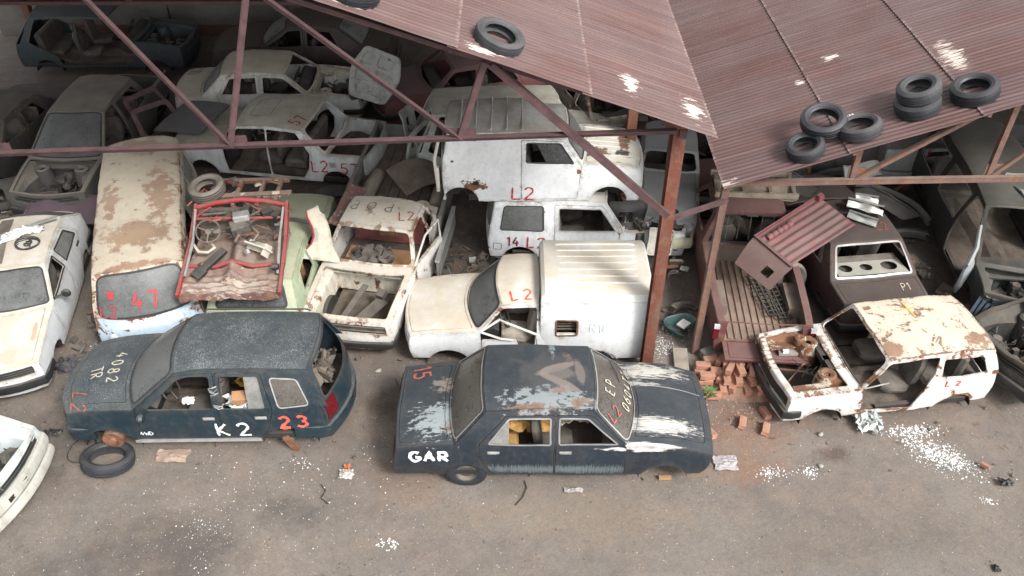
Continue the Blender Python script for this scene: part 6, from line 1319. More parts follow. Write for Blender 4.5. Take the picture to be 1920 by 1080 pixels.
b = Buf(); patch(b, lambda a, q: (a, .05*math.cos(a*2), q), rnd([(-.5, 0), (.5, 0), (.52, .62), (.22, 1.12), (-.42, 1.1), (-.5, .6)], .06), [rnd([(-.40, .64), (.40, .64), (.16, 1.02), (-.34, 1.0)], .04)], .1); b.build('skin', pv, root, solid=.05)
b = Buf(); b.box((.1, -.05, .4), (.14, .05, .03)); b.build('handle', 'chrome_dusty', root, smooth=0)
# grey short-nosed front section with its grille, right of the main column
pgr = paint('grey_front_paint', (.34, .37, .38), .5, rust=.08, rsc=2, dust=.6, dcol=(.36, .36, .34), grime=.3, seed=42, spots=[((.55, -.45, .8), (.2, .25, .3), (.36, .22, .08), .9)])
c = simple('grey_offroader', 'grey narrow off-roader, bonnet and slotted grille facing the camera, right of the main column', 'car', (3.18, 14.85), -98, pgr, L=(1.9, -1.3), hw=.60, belt=.95, roof=1.35, xa=.30, xrf=.1, xrr=-.9, xc=-1.1, hatch=True, glass=None, rg=None, seed=42, dent=.03, tum=.15, doors=False, bumpers=False)
for sg in (-1, 1):
    b = Buf(); b.lathe([(.0, -.01), (.07, .0), (.085, .02), (.095, .0)], 14, 'X', Vector(c.ff(.10, sg*.42))+Vector((.02, 0, 0))); c.part(b, 'headlight_ring', 'chrome_dusty')
c.finish()
# rusty white and dark clutter behind the stacked van
c = simple('rusty_white_clip', 'rust-stained white front end behind the stacked van, under the left roof edge', 'car', (2.1, 17.6), -70, paint('stained_white_paint', (.5, .48, .42), .6, rust=.45, rsc=2, dust=.4, grime=.5, seed=43), L=(1.7, -1.7), hw=.72, glass=None, seed=43, dent=.04, bon='open', bay=61); c.finish()
# ---- right shed
pgv = paint('charcoal_van_paint', (.042, .048, .048), .5, rust=.12, rsc=2.5, dust=.85, dcol=(.13, .12, .10), grime=.8, seed=44, chipamt=.03, chip=(.2, .2, .19))
g = Geo(xn=2.35, xt=-2.45, hw=.86, zb=.32, Bf=.2, Br=.1, bw=.16, bt=.08, bt2=.06, bw2=.05, tum=.20, xa=1.55, xrf=.75, xrr=-2.2, xc=-2.38, belt=[(-2.45, .98), (1.5, .98), (2.35, .80)], roof=[(-2.2, 1.68), (-.5, 1.74), (.75, 1.68)], arches=((-1.5, .25), (1.6, .25)), ra=.36, dent=.02, seed=44, crown=.05, rcrown=.07)
c = Car('charcoal_people_carrier', 'charcoal people carrier with empty side windows and torn front pillar, at the right edge', 'van', g, pgv, (8.95, 12.95, 0), -96)
c.sides(doors=[dict(poly=rnd([(.35, .40), (1.45, .40), (1.5, .95), (.8, 1.62), (.35, 1.64)], .05), win=rnd([(.44, 1.02), (1.38, 1.0), (.78, 1.55), (.44, 1.57)], .04), gone=True), dict(poly=rnd([(-.85, .40), (.32, .40), (.32, 1.64), (-.85, 1.65)], .05), win=rnd([(-.76, 1.02), (.24, 1.02), (.24, 1.57), (-.76, 1.58)], .06))], wins=[dict(poly=rnd([(-2.15, 1.02), (-1.0, 1.02), (-1.0, 1.58), (-2.05, 1.56)], .06))], trim='chrome_dusty', trimw=.018)
c.bonnet('open', m=.1); c.roofp(); c.screen(True, None, m=.06, seal=None); c.screen(False, None, m=.1, base='tail', seal=None); c.face(True); c.face(False); c.under(); c.bay(71); c.seats((), True, -1.7); c.dash()
b = Buf(); b.tube([(1.45, -.78, 1.0), (1.55, -.92, .85), (1.62, -1.0, .55), (1.60, -1.0, .40)], [.05, .07, .06, .03], 8); b.tube([(1.0, -.72, 1.42), (1.3, -.78, 1.15), (1.5, -.9, .9)], [.04, .05, .06], 8); c.part(b, 'torn_pillar', pgr)
c.finish()
pl2 = paint('pale_dusty_boot_paint', (.38, .40, .38), .5, dust=.92, dcol=(.165, .155, .14), grime=.4, seed=45)
c = simple('pale_saloon', 'dusty grey-white saloon, tail to the camera, rear panel marked L2, in the right shed', 'car', (8.5, 17.55), 92, pl2, hw=.84, belt=.95, roof=1.4, glass='glass', rg='glass_brown', seed=45, L=(2.1, -2.2), bumpers=False)
g = c.g; mark('L2', c.fa, g.ctr, (.15, .06), .13, ang=90, mat='redpaint', wd=.024, flip=1, parent=c.root, mirror=-1)
b = Buf(); patch(b, c.fa, [(.05, -.55), (.05, -.05), (.14, -.05), (.14, -.55)], (), .2); b.v = [(x-.02, y, z) for x, y, z in b.v]; c.part(b, 'plate_recess', 'dark', 0, 0); c.bumper(False, .40, .14, pl2)
c.finish()
c = simple('far_right_wreck', 'dark dusty wreck beyond the roof edge in the top right corner', 'car', (10.9, 18.6), 80, pdk, seed=46, glass=None, bon='open'); c.finish()
c = simple('middle_dark_wreck', 'dark wreck with an open bay, behind the pickup cab in the right shed', 'car', (5.1, 16.9), -80, pdk, seed=47, glass=None, bon='open', bay=77, hw=.8); c.finish()
c = simple('grey_wreck', 'dark grey dusty wreck between the grey-white saloon and the pickup in the right shed', 'car', (6.75, 17.6), 98, pgd, seed=48, glass=None, hatch=True, rg=None, xrr=-1.3, xc=-1.75); c.finish()
c = simple('right_edge_wreck', 'charcoal car with crumpled nose, cut off by the right edge', 'car', (9.45, 10.2), 197, pdk, seed=49, glass=None, bon='open', bay=81, dent=.05, hw=.8, L=(1.9, -2)); c.finish()
c = simple('valley_wreck', 'dark wreck standing under the valley gutter between the two sheds', 'car', (3.9, 18.2), -95, pbr, seed=50, glass='glass', hw=.8); c.finish()
c = simple('left_rear_wreck', 'dusty charcoal saloon between the grey car and the white saloon marked 10', 'car', (-8.0, 21.3), 3, pgd, seed=51, hw=.8) if False else None
# ---- white tail at the lower left
p = paint('white_lower_left_paint', (.60, .66, .68), .45, rust=.05, dust=.5, dcol=(.45, .43, .37), grime=.4, seed=52)
c = simple('white_tail', 'white hatchback cut off by the lower left edge, bare bumper bracket showing', 'car', (-8.82, 7.62), -9, p, L=(2.0, -2.0), hw=.84, belt=.86, roof=1.36, xa=1.15, xrf=.7, xrr=-1.0, xc=-1.5, glass=None, bon='open', bumpers=False, seed=52, dent=.01, bay=91)
g = c.g; pbk = paint('dirty_white_bracket', (.50, .50, .45), .6, rust=.1, dust=.5, grime=.8, seed=53)
c.bumper(True, .46, .20, pbk, .04, .2); c.bumper(True, .26, .16, pbk, .10, .1, name='bumper_bracket')
b = Buf()
for y in (-.25, .05): b.box((g.xn+.085, y, .46), (.03, .10, .07))
c.part(b, 'bracket_slot', 'dark', 0, 0)
c.finish()
# ================================================================== tyres, bricks, litter
def rtyre(label, x, y, dz=.12, left=False, ro=.31, w=.19, ri=.175, seed=0, tx=0, ty=0, grp=None):
    sl = math.atan(SL) if left else -math.atan(S2); z = (ZE+(XE-x)*SL if left else ZE2+(x-XE2)*S2)+dz
    return tyre(label, (x, y, z), ro, w, ri, (R(tx), sl+R(ty), 0), grp, ['rubber', 'rubber_b', 'rubber_c'][seed % 3], seed, squash=.012+.006*(seed % 4))
M['rubber_b'] = flat('tyre_rubber_worn', (.026, .029, .034), .75, .4, 4, dust=.35, bump=.4, dcol=(.2, .18, .17)); M['rubber_c'] = flat('tyre_rubber_grey', (.014, .017, .022), .5, .4, 4, dust=.2, bump=.4, dcol=(.2, .17, .16))
G8 = 'tyres weighing down the red roofs'
rtyre('oval black tyre lying alone near the edge of the left red roof', -.15, 9.72, .11, True, .31, .17, .19, 1, 8, 0, G8)
rtyre('tyre at the top of the picture on the left roof edge', -1.80, 9.62, .11, True, .31, .17, .19, 2, 6, 0, G8)
rtyre('small tyre at the very eave, lowest of the leaning trio', 4.10, 10.40, .12, False, .27, .17, .16, 3, 4, 0, G8)
rtyre('tyre with white marks on its sidewall, right of the leaning trio', 4.82, 10.50, .12, False, .30, .18, .185, 4, -5, 3, G8)
rtyre('large tyre lying tilted on top of the leaning trio', 4.38, 10.70, .27, False, .31, .19, .185, 5, 14, 6, G8)
rtyre('lower tyre of the stack of two on the right roof', 5.60, 10.66, .12, False, .31, .19, .18, 6, 0, 0, G8)
rtyre('upper tyre of the stack of two on the right roof', 5.585, 10.72, .31, False, .30, .19, .165, 7, 0, -2, G8)
rtyre('rightmost tyre on the right red roof, lying alone', 6.28, 10.60, .12, False, .31, .2, .18, 8, 2, 0, G8)
o = bpy.data.objects
b = Buf()
for k in range(3): b.box((4.60+.055*k, 10.72+.02*k, ZE2+(4.65-XE2)*S2+.215), (.03, .05, .004))
mk = [t for t in COL.objects if t.name.startswith('tyre') and 'white marks' in t.get('label', '')][0]
b.v = [tuple(mk.matrix_world.inverted() @ Vector(v)) for v in b.v]
loc = mk.location; b = Buf()
for k in range(3): a = R(112-k*9); b.box((.245*math.cos(a), .245*math.sin(a), .098), (.03, .02, .004), rz=a)
b.build('white_figure', 'whitepaint', mk, smooth=0)
# tyre leaning on the ground under the off-road estate
tyre('old tyre lying on the ground under the nose of the dark blue off-road estate', (-5.93, 7.98, .13), .36, .20, .23, (R(-14), R(8), 0), mat='rubber', seed=9, squash=.03)
# ---- bricks
b = Buf(); b.box((0, 0, 0), (.24, .115, .09)); bm_src = b.build('brick', 'brick', smooth=0, bevel=.006); first = True; rr = random.Random(12)
def brick(x, y, z, rx=0, ry=0, rz_=0, s=1.):
    global first
    if first: o = bm_src; first = False
    else: o = bm_src.copy(); COL.objects.link(o)
    o.location = (x, y, z); o.rotation_euler = (rx, ry, rz_); o.scale = (s, s, s)
    tag(o, 'orange fired brick in the loose heap by the thin column', 'brick', 'orange bricks heaped by the thin column'); return o
for lay in range(3):
    for i in range(6-lay):
        for j in range(4-lay):
            if rr.random() < .13: continue
            x = 3.38+.20*i+.05*lay+rr.uniform(-.02, .02); y = 9.46+.19*j+.09*lay+rr.uniform(-.02, .02); up = rr.random()
            if up < .55: brick(x, y, .06+.115*lay, 0, R(90)*0+rr.uniform(-.1, .1), R(90)+rr.uniform(-.22, .22))
            else: brick(x, y, .09+.115*lay, R(90)+rr.uniform(-.25, .25), rr.uniform(-.2, .2), R(75)+rr.uniform(-.5, .5))
for (x, y) in ((3.10, 9.85), (3.13, 9.62), (3.32, 9.72), (3.02, 9.38), (3.2, 9.3), (3.25, 9.98), (3.0, 9.6)):
    brick(x+.0, y, .07, 0, 0, rr.uniform(-.3, .3)); 
    if y > 9.6: brick(x+.02, y+.02, .165, 0, 0, rr.uniform(-.3, .3))
for k, (x, y, lab) in enumerate([(3.02, 8.55, 'lone brick on the dirt right of the dark saloon nose'), (3.55, 8.75, 'lone brick half way between saloon nose and stripped hatchback'), (3.88, 8.62, 'broken brick beside the stripped hatchback bumper'), (3.95, 8.95, 'brick tight against the stripped hatchback bumper'), (6.95, 7.92, 'small brick fragment on the far right of the dirt')]):
    o = brick(x, y, .05, .2, .1, rr.uniform(0, 3), .55 if k == 4 else .95); tag(o, lab, 'brick', None); del o['group']
M['redearth'] = flat('brick_dust', (.25, .15, .105), .95, .35, 6, bump=.6)
b = Buf(); vs = []; n = 22
for i in range(n+1):
    for j in range(n+1):
        u, v = i/n*2-1, j/n*2-1; h = max(0, 1-(u*u+v*v)); vs.append((3.85+u*.68, 9.62+v*.42, -.01+.10*h**1.2*(1+.5*noise.noise(Vector((u*4, v*4, 2))))-(.02 if h == 0 else 0)))
b.add(vs, [(i*(n+1)+j, (i+1)*(n+1)+j, (i+1)*(n+1)+j+1, i*(n+1)+j+1) for i in range(n) for j in range(n)]); tag(b.build('brick_rubble', 'redearth'), 'low mound of orange brick dust under the bricks', 'rubble', kind='stuff')
b = Buf(); b.box((0, 0, 0), (.24, .62, .10)); o = b.build('concrete_slab', flat('old_concrete', (.25, .22, .18), .95, .3, 4, bump=.6), loc=(2.80, 10.05, .05), smooth=0, bevel=.01); o.rotation_euler = (0, 0, -.08); tag(o, 'worn concrete slab on the ground between the two front columns', 'slab')
b = Buf(); b.box((0, 0, 0), (.34, .34, .16)); o = b.build('broken_kerb', 'wall', loc=(3.35, 10.18, .08), smooth=0, bevel=.02); o.rotation_euler = (.1, 0, .5); tag(o, 'grey broken kerb piece under the pickup corner', 'kerb stone')
# teal tub and bumper scraps by the main column
M['teal'] = flat('teal_plastic', (.012, .085, .09), .6, .4, 5, dust=.5)
root = empty('broken_tub', (2.92, 10.85, .04), .3); tag(root, 'smashed teal plastic tub on the ground between the two columns', 'tub')
b = Buf(); b.lathe([(.02, 0), (.20, .01), (.26, .14), (.28, .15)], 16, 'Z', a0=0, a1=4.4, wob=lambda a, z: .12*math.sin(3*a)); b.build('shell', 'teal', root, solid=.012, smooth=30); b = Buf(); b.box((.05, .02, .12), (.2, .16, .02), rz=.5); b.build('white_lid', 'white_card', root, smooth=0)
root = empty('bumper_scrap', (3.12, 11.05, .05), .9); tag(root, 'twisted black bumper scrap arching beside the teal tub', 'bumper')
b = Buf(); b.tube([(.3*math.cos(a)*1.2, .34*math.sin(a), .07+.03*math.sin(a*3)) for a in np.linspace(-1.4, 1.9, 14)], [.05+.02*math.sin(i*2) for i in range(14)], 7); b.build('arm', 'black', root)
b = Buf()
for k in range(9): a = -.2+.2*k; b.box((.28*math.cos(a), .26*math.sin(a)+.1, .12), (.12, .07, .05), rz=a)
b.build('clip', 'grime', root, smooth=0)
# bumpers heaped in the right shed
def bumper_thing(label, loc, rz_, L=1.5, mat='seat', bow=.22, h=.14, tilt=(0, 0)):
    b = Buf(); vs = []; n = 14; m = 6
    for i in range(n+1):
        u = -1+2*i/n; x = u*L/2; y = bow*(1-abs(u)**2.6)
        for (dy, dz) in ((-.06, -h/2), (.02, -h/2), (.05, 0), (.02, h/2), (-.05, h/2), (-.07, h/2-.02)): vs.append((x*(1-.05*(dy < 0)), y+dy, dz))
    b.add(vs, [(i*m+j, (i+1)*m+j, (i+1)*m+j+1, i*m+j+1) for i in range(n) for j in range(m-1)])
    o = b.build('loose_bumper', mat, solid=.012, smooth=30, loc=loc); o.rotation_euler = (tilt[0], tilt[1], rz_); tag(o, label, 'bumper', 'loose bumpers in the right shed')
bg = flat('grey_bumper_plastic', (.15, .15, .14), .8, .3, 5, dust=.5, dcol=(.2, .185, .16))
bumper_thing('grey bumper lying on the dirt behind the dark brown saloon, nearest the camera', (7.55, 13.3, .18), R(12), 1.15, bg); bumper_thing('long grey bumper curving up beside the charcoal people carrier', (7.62, 14.2, .4), R(-52), 1.7, bg, tilt=(.4, 0)); bumper_thing('pale dusty bumper under the curved one in the right shed', (7.05, 14.35, .22), R(-25), 1.6, 'grime'); bumper_thing('black bumper leaning at the back of the right shed heap', (6.7, 14.9, .5), R(15), 1.6, 'black', tilt=(.7, 0))
# ---- dark blue metal sheets and folded steel under the people carrier
b = Buf(); vs = [(x, y, .04*math.sin(x*5)+.03*y) for x in np.linspace(-.4, .4, 8) for y in np.linspace(-.35, .35, 6)]; b.add(vs, [(i*6+j, (i+1)*6+j, (i+1)*6+j+1, i*6+j+1) for i in range(7) for j in range(5)]); o = b.build('steel_sheet', 'grime', solid=.01, loc=(8.25, 10.95, .35)); o.rotation_euler = (.2, -.3, .3); tag(o, 'bent grey steel sheet on the ground below the torn pillar', 'metal sheet')
b = Buf()
for k in range(6): b.bar((-.35, -.15+.06*k, .02*k), (.4, -.2+.08*k, .05+.02*k), .05, .012)
o = b.build('louvre_strip', flat('dark_blue_steel', (.04, .06, .09), .5, .3, 5), loc=(7.85, 10.62, .5), smooth=0); o.rotation_euler = (.1, -.3, .75); tag(o, 'dark blue slatted strip behind the stripped hatchback tail', 'metal strip')
# ---- litter on the yard
b = Buf(); b.tube([(.19*math.cos(a)*(1+.08*math.sin(2*a)), .25*math.sin(a), .015+.01*math.sin(3*a)) for a in np.linspace(0, math.tau, 28)], .007, 5); b.tube([(.19, .0, .015), (.1, .28, .04), (.02, .36, .02)], .006, 5)
tag(b.build('wire_loop', 'wire', loc=(-6.45, 8.25, 0)), 'rusty wire loop on the dirt below the off-road estate nose', 'wire')
crumple('clear_plastic_bag', flat('pale_plastic_bag', (.50, .52, .50), .35, .15, 5), (5.48, 8.78, .02), (.36, .42), .22, 5, label='crumpled pale plastic bag against the sill of the stripped hatchback', cat='plastic bag', fold=2.6)
crumple('flat_cloth', flat('beige_cloth', (.30, .22, .17), .95, .3, 5), (-5.05, 8.12, .01), (.46, .24), .03, 6, label='flat beige stone-coloured rag under the off-road estate sill', cat='rag')
crumple('orange_wrapper', flat('orange_wrapper', (.48, .15, .07), .7, .2, 6), (-2.42, 7.92, .01), (.09, .06), .05, 7, label='orange and grey wrapper right of the off-road estate', cat='litter')
crumple('grey_wrapper', flat('grey_wrapper', (.42, .40, .36), .6, .2, 6), (-2.42, 7.78, .01), (.22, .16), .05, 8, label='pale grey film beside the orange wrapper', cat='litter')
crumple('grey_plate', flat('grey_scrap', (.30, .29, .28), .7, .2, 6), (.88, 7.5, .01), (.26, .08), .03, 9, label='flat grey scrap on the dirt below the dark saloon doors', cat='litter')
crumple('pale_film', flat('pale_film', (.34, .31, .32), .6, .2, 6), (3.15, 8.0, .005), (.36, .26), .03, 10, label='greyish plastic film on the red dirt in front of the saloon nose', cat='litter')
crumple('rag', flat('dark_rag', (.07, .065, .07), .9, .3, 6), (-7.35, 10.0, .02), (.42, .3), .16, 11, label='dark rag on the ground between cream hatchback and microbus', cat='rag')
crumple('black_scrap', 'black', (7.12, 7.62, .02), (.20, .12), .06, 12, label='small black scrap on the dirt at right', cat='litter'); crumple('black_lump', 'black', (-7.0, 8.55, .02), (.24, .12), .07, 13, label='black rubber lump on the dirt at far left', cat='litter'); crumple('dark_shard', 'dark', (6.4, 6.25, .0), (.09, .1), .04, 14, label='tiny dark shard at the right edge of the yard', cat='litter')
for k, (pts, lab) in enumerate([([(0, 0, .02), (.1, .12, .03), (.16, .3, .02), (.13, .42, .02)], 'thin bent wire below the dark saloon rear door'), ([(0, 0, .02), (-.05, .15, .02), (-.12, .3, .03)], 'short dark rod left of the saloon tail'), ([(0, 0, .02), (.08, -.1, .02), (.05, -.25, .04), (.15, -.33, .02)], 'small black wire right of the off-road estate')]):
    b = Buf(); b.tube(pts, .008, 5); tag(b.build('bent_rod', 'wire', loc=[(.05, 7.25, 0), (-1.78, 9.4, 0), (-2.75, 7.6, 0)][k]), lab, 'wire')
b = Buf(); b.box((0, 0, 0), (.18, .05, .04)); o = b.build('wood_block', 'cardboard', loc=(2.22, 7.72, .03), smooth=0); tag(o, 'small wooden block under the saloon front wing', 'block')
def inroot(x, y, z, car, lx=None): return car.root.matrix_world @ Vector((x, y, z))
# stones
M['stone'] = flat('pale_stone', (.30, .28, .25), .95, .3, 6, bump=.5)
rr = random.Random(44)
def stone(x, y, s, mat='stone', lab='small grey stone'):
    b = Buf(); b.lathe([(0, -.5), (.8, -.35), (1, .1), (.6, .6), (0, .75)], 7, wob=lambda a, z: .25*math.sin(a*2.3+x*9)); b.v = [(v[0]*s, v[1]*s*.8, v[2]*s*.7+s*.25) for v in b.v]; tag(b.build('stone', mat, loc=(x, y, 0), smooth=50), lab, 'stone', 'loose stones on the yard')
for (x, y, s, l_) in ((4.72, 8.55, .05, 'grey stone below the stripped hatchback front wing'), (4.55, 7.95, .045, 'grey stone on the dirt left of the white chips'), (-2.2, 9.9, .06, 'pale stone between the rusty saloon and the dark saloon'), (-7.0, 9.55, .08, 'beige stone by the cream hatchback bumper')): stone(x, y, s, lab=l_)
# white polystyrene chips and grit
def scatter(name, mat, label, pts, cat='debris'):
    b = Buf()
    for (x, y, s) in pts:
        a = rr.uniform(0, 6); k = rr.uniform(.5, 1); z = gz(x, y)
        P = [(x+s*math.cos(a+i*2.1)*(k if i else 1), y+s*math.sin(a+i*2.1), z+.003+s*.12*(i == 1)) for i in range(3)]+[(x, y, z+s*.55)]
        b.add(P, [(0, 1, 3), (1, 2, 3), (2, 0, 3)])
    tag(b.build(name, mat, smooth=0), label, cat, kind='stuff')
M['chip'] = flat('white_chip', (.80, .82, .82), .85, .08, 9)
def clump(cx, cy, rx, ry, n, s0=.008, s1=.026, ang=0.):
    o = []
    for _ in range(n):
        u, v = rr.gauss(0, .45), rr.gauss(0, .45); x, y = u*rx, v*ry; o.append((cx+x*math.cos(ang)-y*math.sin(ang), cy+x*math.sin(ang)+y*math.cos(ang), s0+(s1-s0)*rr.random()**2.2))
    return o
P = clump(6.40, 8.15, .62, .26, 800, .007, .024, -.55)+clump(6.40, 8.15, .9, .45, 200, .005, .012, -.55)+clump(6.15, 8.62, .5, .14, 260)+clump(3.80, 7.82, .28, .15, 130, .006, .02)+clump(4.35, 7.86, .17, .11, 80, .007, .024)+clump(6.75, 7.35, .14, .08, 30)
P += clump(-6.93, 9.65, .16, .55, 500, .008, .025, .2)+clump(-4.25, 6.95, .40, .40, 70, .005, .014)+clump(-4.0, 6.2, .4, .3, 40, .006, .018)+clump(-1.72, 6.62, .2, .1, 26, .015, .03)+clump(1.4, 5.95, .45, .12, 70)+clump(-3.1, 8.0, .25, .12, 26)+clump(3.2, 9.0, .8, .5, 60, .006, .014)
P += clump(-6.55, 9.2, .25, .3, 90)+clump(2.58, 10.45, .22, .4, 220, .006, .016)+clump(5.9, 13.0, .6, .8, 10)+clump(7.35, 11.9, .25, .8, 90, .006, .014)
scatter('polystyrene_chips', 'chip', 'white polystyrene chips spilled in clumps on the dirt', P)
P = [(rr.uniform(-9, 9), rr.uniform(4.4, 9.5), rr.uniform(.004, .010)) for _ in range(380)]+[(rr.gauss(-4.2, 1.0), rr.gauss(6.9, .8), rr.uniform(.003, .009)) for _ in range(380)]+[(rr.gauss(-2.9, 1.), rr.gauss(7.6, .5), rr.uniform(.005, .016)) for _ in range(120)]
scatter('white_grit', 'chip', 'tiny white grit scattered over the dirt', P)
P = [(rr.uniform(-9, 9), rr.uniform(4.2, 16), rr.uniform(.006, .02)) for _ in range(4200)]
scatter('gravel', 'stone', 'small brown-grey gravel on the dirt', P)
P = [(rr.uniform(-9, 9), rr.uniform(4.2, 16), rr.uniform(.006, .022)) for _ in range(1500)]
scatter('dark_grit', 'dark', 'dark grit and crumbs of rubber on the dirt', P)
P = clump(3.75, 9.0, .8, .4, 200, .01, .03)+clump(3.5, 8.4, .7, .3, 60, .008, .02)
scatter('brick_crumbs', 'brick', 'orange brick crumbs around the heap', P)
# weed growing out of the bricks
M['leaf'] = flat('weed_leaf', (.08, .16, .04), .7, .3, 8)
root = empty('weed', (3.14, 9.28, .05)); tag(root, 'small green weed growing beside the bricks at the saloon nose', 'weed')
b = Buf()
for k in range(16):
    a = k*2.4; L = rr.uniform(.08, .16); h = rr.uniform(.03, .16); d = Vector((math.cos(a), math.sin(a), .4)); s = Vector((-math.sin(a), math.cos(a), 0))*.025; o_ = Vector((0, 0, h)); b.add([o_, o_+d*L*.5+s, o_+d*L, o_+d*L*.5-s], [(0, 1, 2, 3)])
b.build('leaf', 'leaf', root, smooth=0); b = Buf(); b.tube([(0, 0, 0), (.01, 0, .1), (0, .01, .18)], .006, 5); b.build('stem', 'leaf', root)
# ---- things inside the off-road estate and the saloon
def inside_(car, name, mat, lx, ly, lz, size, amp, seed, label, cat, **k):
    q = Matrix.Translation(car.root.location) @ Matrix.Rotation(car.root.rotation_euler.z, 4, 'Z') @ Vector((lx, ly, lz)); crumple(name, mat, q, size, amp, seed, label=label, cat=cat, **k)
inside_(suv, 'ochre_cloth', 'clothyellow', -.80, .30, .96, (.5, .3), .2, 21, 'ochre cloth on the back seat of the off-road estate', 'cloth'); inside_(suv, 'white_paper', 'white_card', -.65, .62, .80, (.45, .22), .2, 22, 'crumpled white papers behind the rear door window of the off-road estate', 'paper')
inside_(suv, 'grey_bundle', 'seat_pale', -.55, .05, 1.1, (.6, .4), .22, 23, 'pale grey bundle under the roof of the off-road estate', 'bundle'); inside_(suv, 'rag_heap', 'grime', -1.62, -.1, .78, (.5, .7), .3, 24, 'heap of grey rags in the open tail of the off-road estate', 'rags'); inside_(suv, 'white_scrap', 'white_card', .15, .55, .82, (.16, .12), .07, 25, 'small white scrap on the front seat of the off-road estate', 'paper')
q = suv.root; b = Buf(); b.box((0, 0, 0), (.22, .16, .26)); o = b.build('cardboard_box', 'cardboard', smooth=0, loc=(-3.93, 8.42, .92)); o.rotation_euler = (.25, .1, .2); tag(o, 'small cardboard box behind the rear window of the off-road estate', 'box')
rr2 = random.Random(4)
for k in range(9): b = Buf(); z = .95+rr2.uniform(0, .48); b.tube([(-.335, .845-.0, z), (-.40, .86, z+rr2.uniform(-.05, .05)), (-.46, .845, z+rr2.uniform(-.08, .08))], .006, 4); b.build('tie_wire', 'chrome_dusty', suv.root, smooth=0)
inside_(saloon, 'foam_slab', 'foam', -.45, -.2, .72, (.9, .5), .22, 31, 'torn yellow foam on the back seat of the dark saloon', 'foam'); inside_(saloon, 'grey_sheet', 'seat_pale', .35, -.15, .74, (.7, .35), .2, 32, 'grey crumpled lining on the front seats of the dark saloon', 'cloth')
inside_(pop, 'lining_scrap', 'seat', .1, -.1, .60, (.7, .45), .22, 33, 'torn grey lining behind the missing windscreen of the rusty saloon', 'cloth')
# ================================================================== scrap between the wrecks
def bent_panel(label, x, y, z, sx, sy, mat, seed, rz_=0., tilt=(0, 0), cat='metal scrap', name='scrap_panel', hole=True):
    b = Buf(); rr = random.Random(seed); k1, k2 = rr.uniform(1, 4), rr.uniform(1, 4)
    out = rnd([(-sx/2, -sy/2*rr.uniform(.7, 1)), (sx/2*rr.uniform(.7, 1), -sy/2), (sx/2, sy/2*rr.uniform(.6, 1)), (-sx/2*rr.uniform(.6, 1), sy/2)], min(sx, sy)*.12)
    hs = [rnd([(-sx*.25, -sy*.2), (sx*.12, -sy*.22), (sx*.1, sy*.16), (-sx*.22, sy*.2)], .03)] if hole else []
    fn = lambda a, q: (a, q, .05*math.sin(a*k1*2+seed)+.04*math.sin(q*k2*3)+.05*noise.noise(Vector((a*2, q*2, seed)))); patch(b, fn, out, hs, .1)
    b2 = Buf(); ribbon(b, fn, out, .03, .02, Vector((0, 0, -3)), True)
    o = b.build(name, mat, solid=.012, smooth=35, loc=(x, y, z)); o.rotation_euler = (tilt[0], tilt[1], rz_); tag(o, label, cat); return o
def engine_lump(label, x, y, z, s, seed, mats=('junk', 'junk2', 'rustiron')):
    root = empty('engine', (x, y, z), seed*.7); tag(root, label, 'engine'); rr = random.Random(seed)
    b = Buf(); b.box((0, 0, .28*s), (.55*s, .38*s, .42*s), tap=.85); b.box((.05*s, .0, .55*s), (.46*s, .2*s, .12*s), tap=.9)
    for k in range(4): b.lathe([(0, .02), (.045*s, .02), (.05*s, -.05), (0, -.05)], 8, 'Z', ((-.18+.12*k)*s, .02*s, .64*s))
    b.build('block', mats[0], root, smooth=30, bevel=.01)
    b = Buf()
    for k in range(5): b.lathe([(.02, -.03*s), (.1*s, -.03*s), (.11*s, 0), (.1*s, .03*s), (.02, .03*s)], 14, 'X', (.32*s, rr.uniform(-.15, .15)*s, rr.uniform(.15, .5)*s))
    b.build('pulley', mats[2], root)
    b = Buf()
    for k in range(8):
        p = Vector((rr.uniform(-.25, .25), rr.uniform(-.2, .2), rr.uniform(.3, .6)))*s; pts = [p]
        for j in range(5): p = p+Vector((rr.uniform(-.14, .14), rr.uniform(-.16, .16), rr.uniform(-.12, .08)))*s; pts.append(p)
        b.tube(pts, rr.uniform(.01, .022)*s, 5)
    b.build('hose', mats[1], root)
dk = flat('dark_scrap_steel', (.05, .048, .045), .7, .5, 5, dust=.6, dcol=(.13, .12, .105), bump=.5); gp = flat('pale_scrap_steel', (.30, .31, .30), .6, .3, 5, dust=.6, dcol=(.2, .185, .16), bump=.4)
rw = paint('rust_white_scrap', (.50, .48, .42), .6, rust=.5, rsc=3, dust=.4, grime=.6, seed=61); rs = flat('rusty_scrap_steel', (.13, .07, .045), .85, .5, 5, dust=.5, dcol=(.2, .16, .13), bump=.5)
engine_lump('dark greasy engine standing in the stripped nose of the three-door hatchback', 2.35, 12.95, .25, 1.0, 3); engine_lump('second engine, beside the grey off-roader wing', 2.72, 13.45, .15, 1.0, 5)
engine_lump('engine lump below the edge of the right roof', 4.55, 14.6, .1, 1.2, 7); engine_lump('engine between the pale saloon and the charcoal people carrier', 7.3, 15.9, .1, 1.2, 9)
bent_panel('white stained inner wing leaning on the nose of the three-door hatchback', 2.72, 12.62, .62, .55, .5, rw, 1, .3, (.9, .2), hole=False)
bent_panel('black radiator frame leaning behind the white inner wing', 2.15, 12.98, .95, .75, .55, 'black', 2, .1, (1.2, 0))
bent_panel('black plastic tray by the grey off-roader grille', 2.95, 12.95, .9, .5, .4, 'black', 3, .6, (.4, .3))
bent_panel('rusty curved wheel arch panel lying on the pickup cab side', 5.35, 13.9, 1.1, 1.2, .5, dk, 4, -.5, (.5, .2))
bent_panel('dark door skin leaning behind the crimson ribbed panel', 5.0, 14.2, .9, 1.1, .7, dk, 5, .3, (1.0, 0))
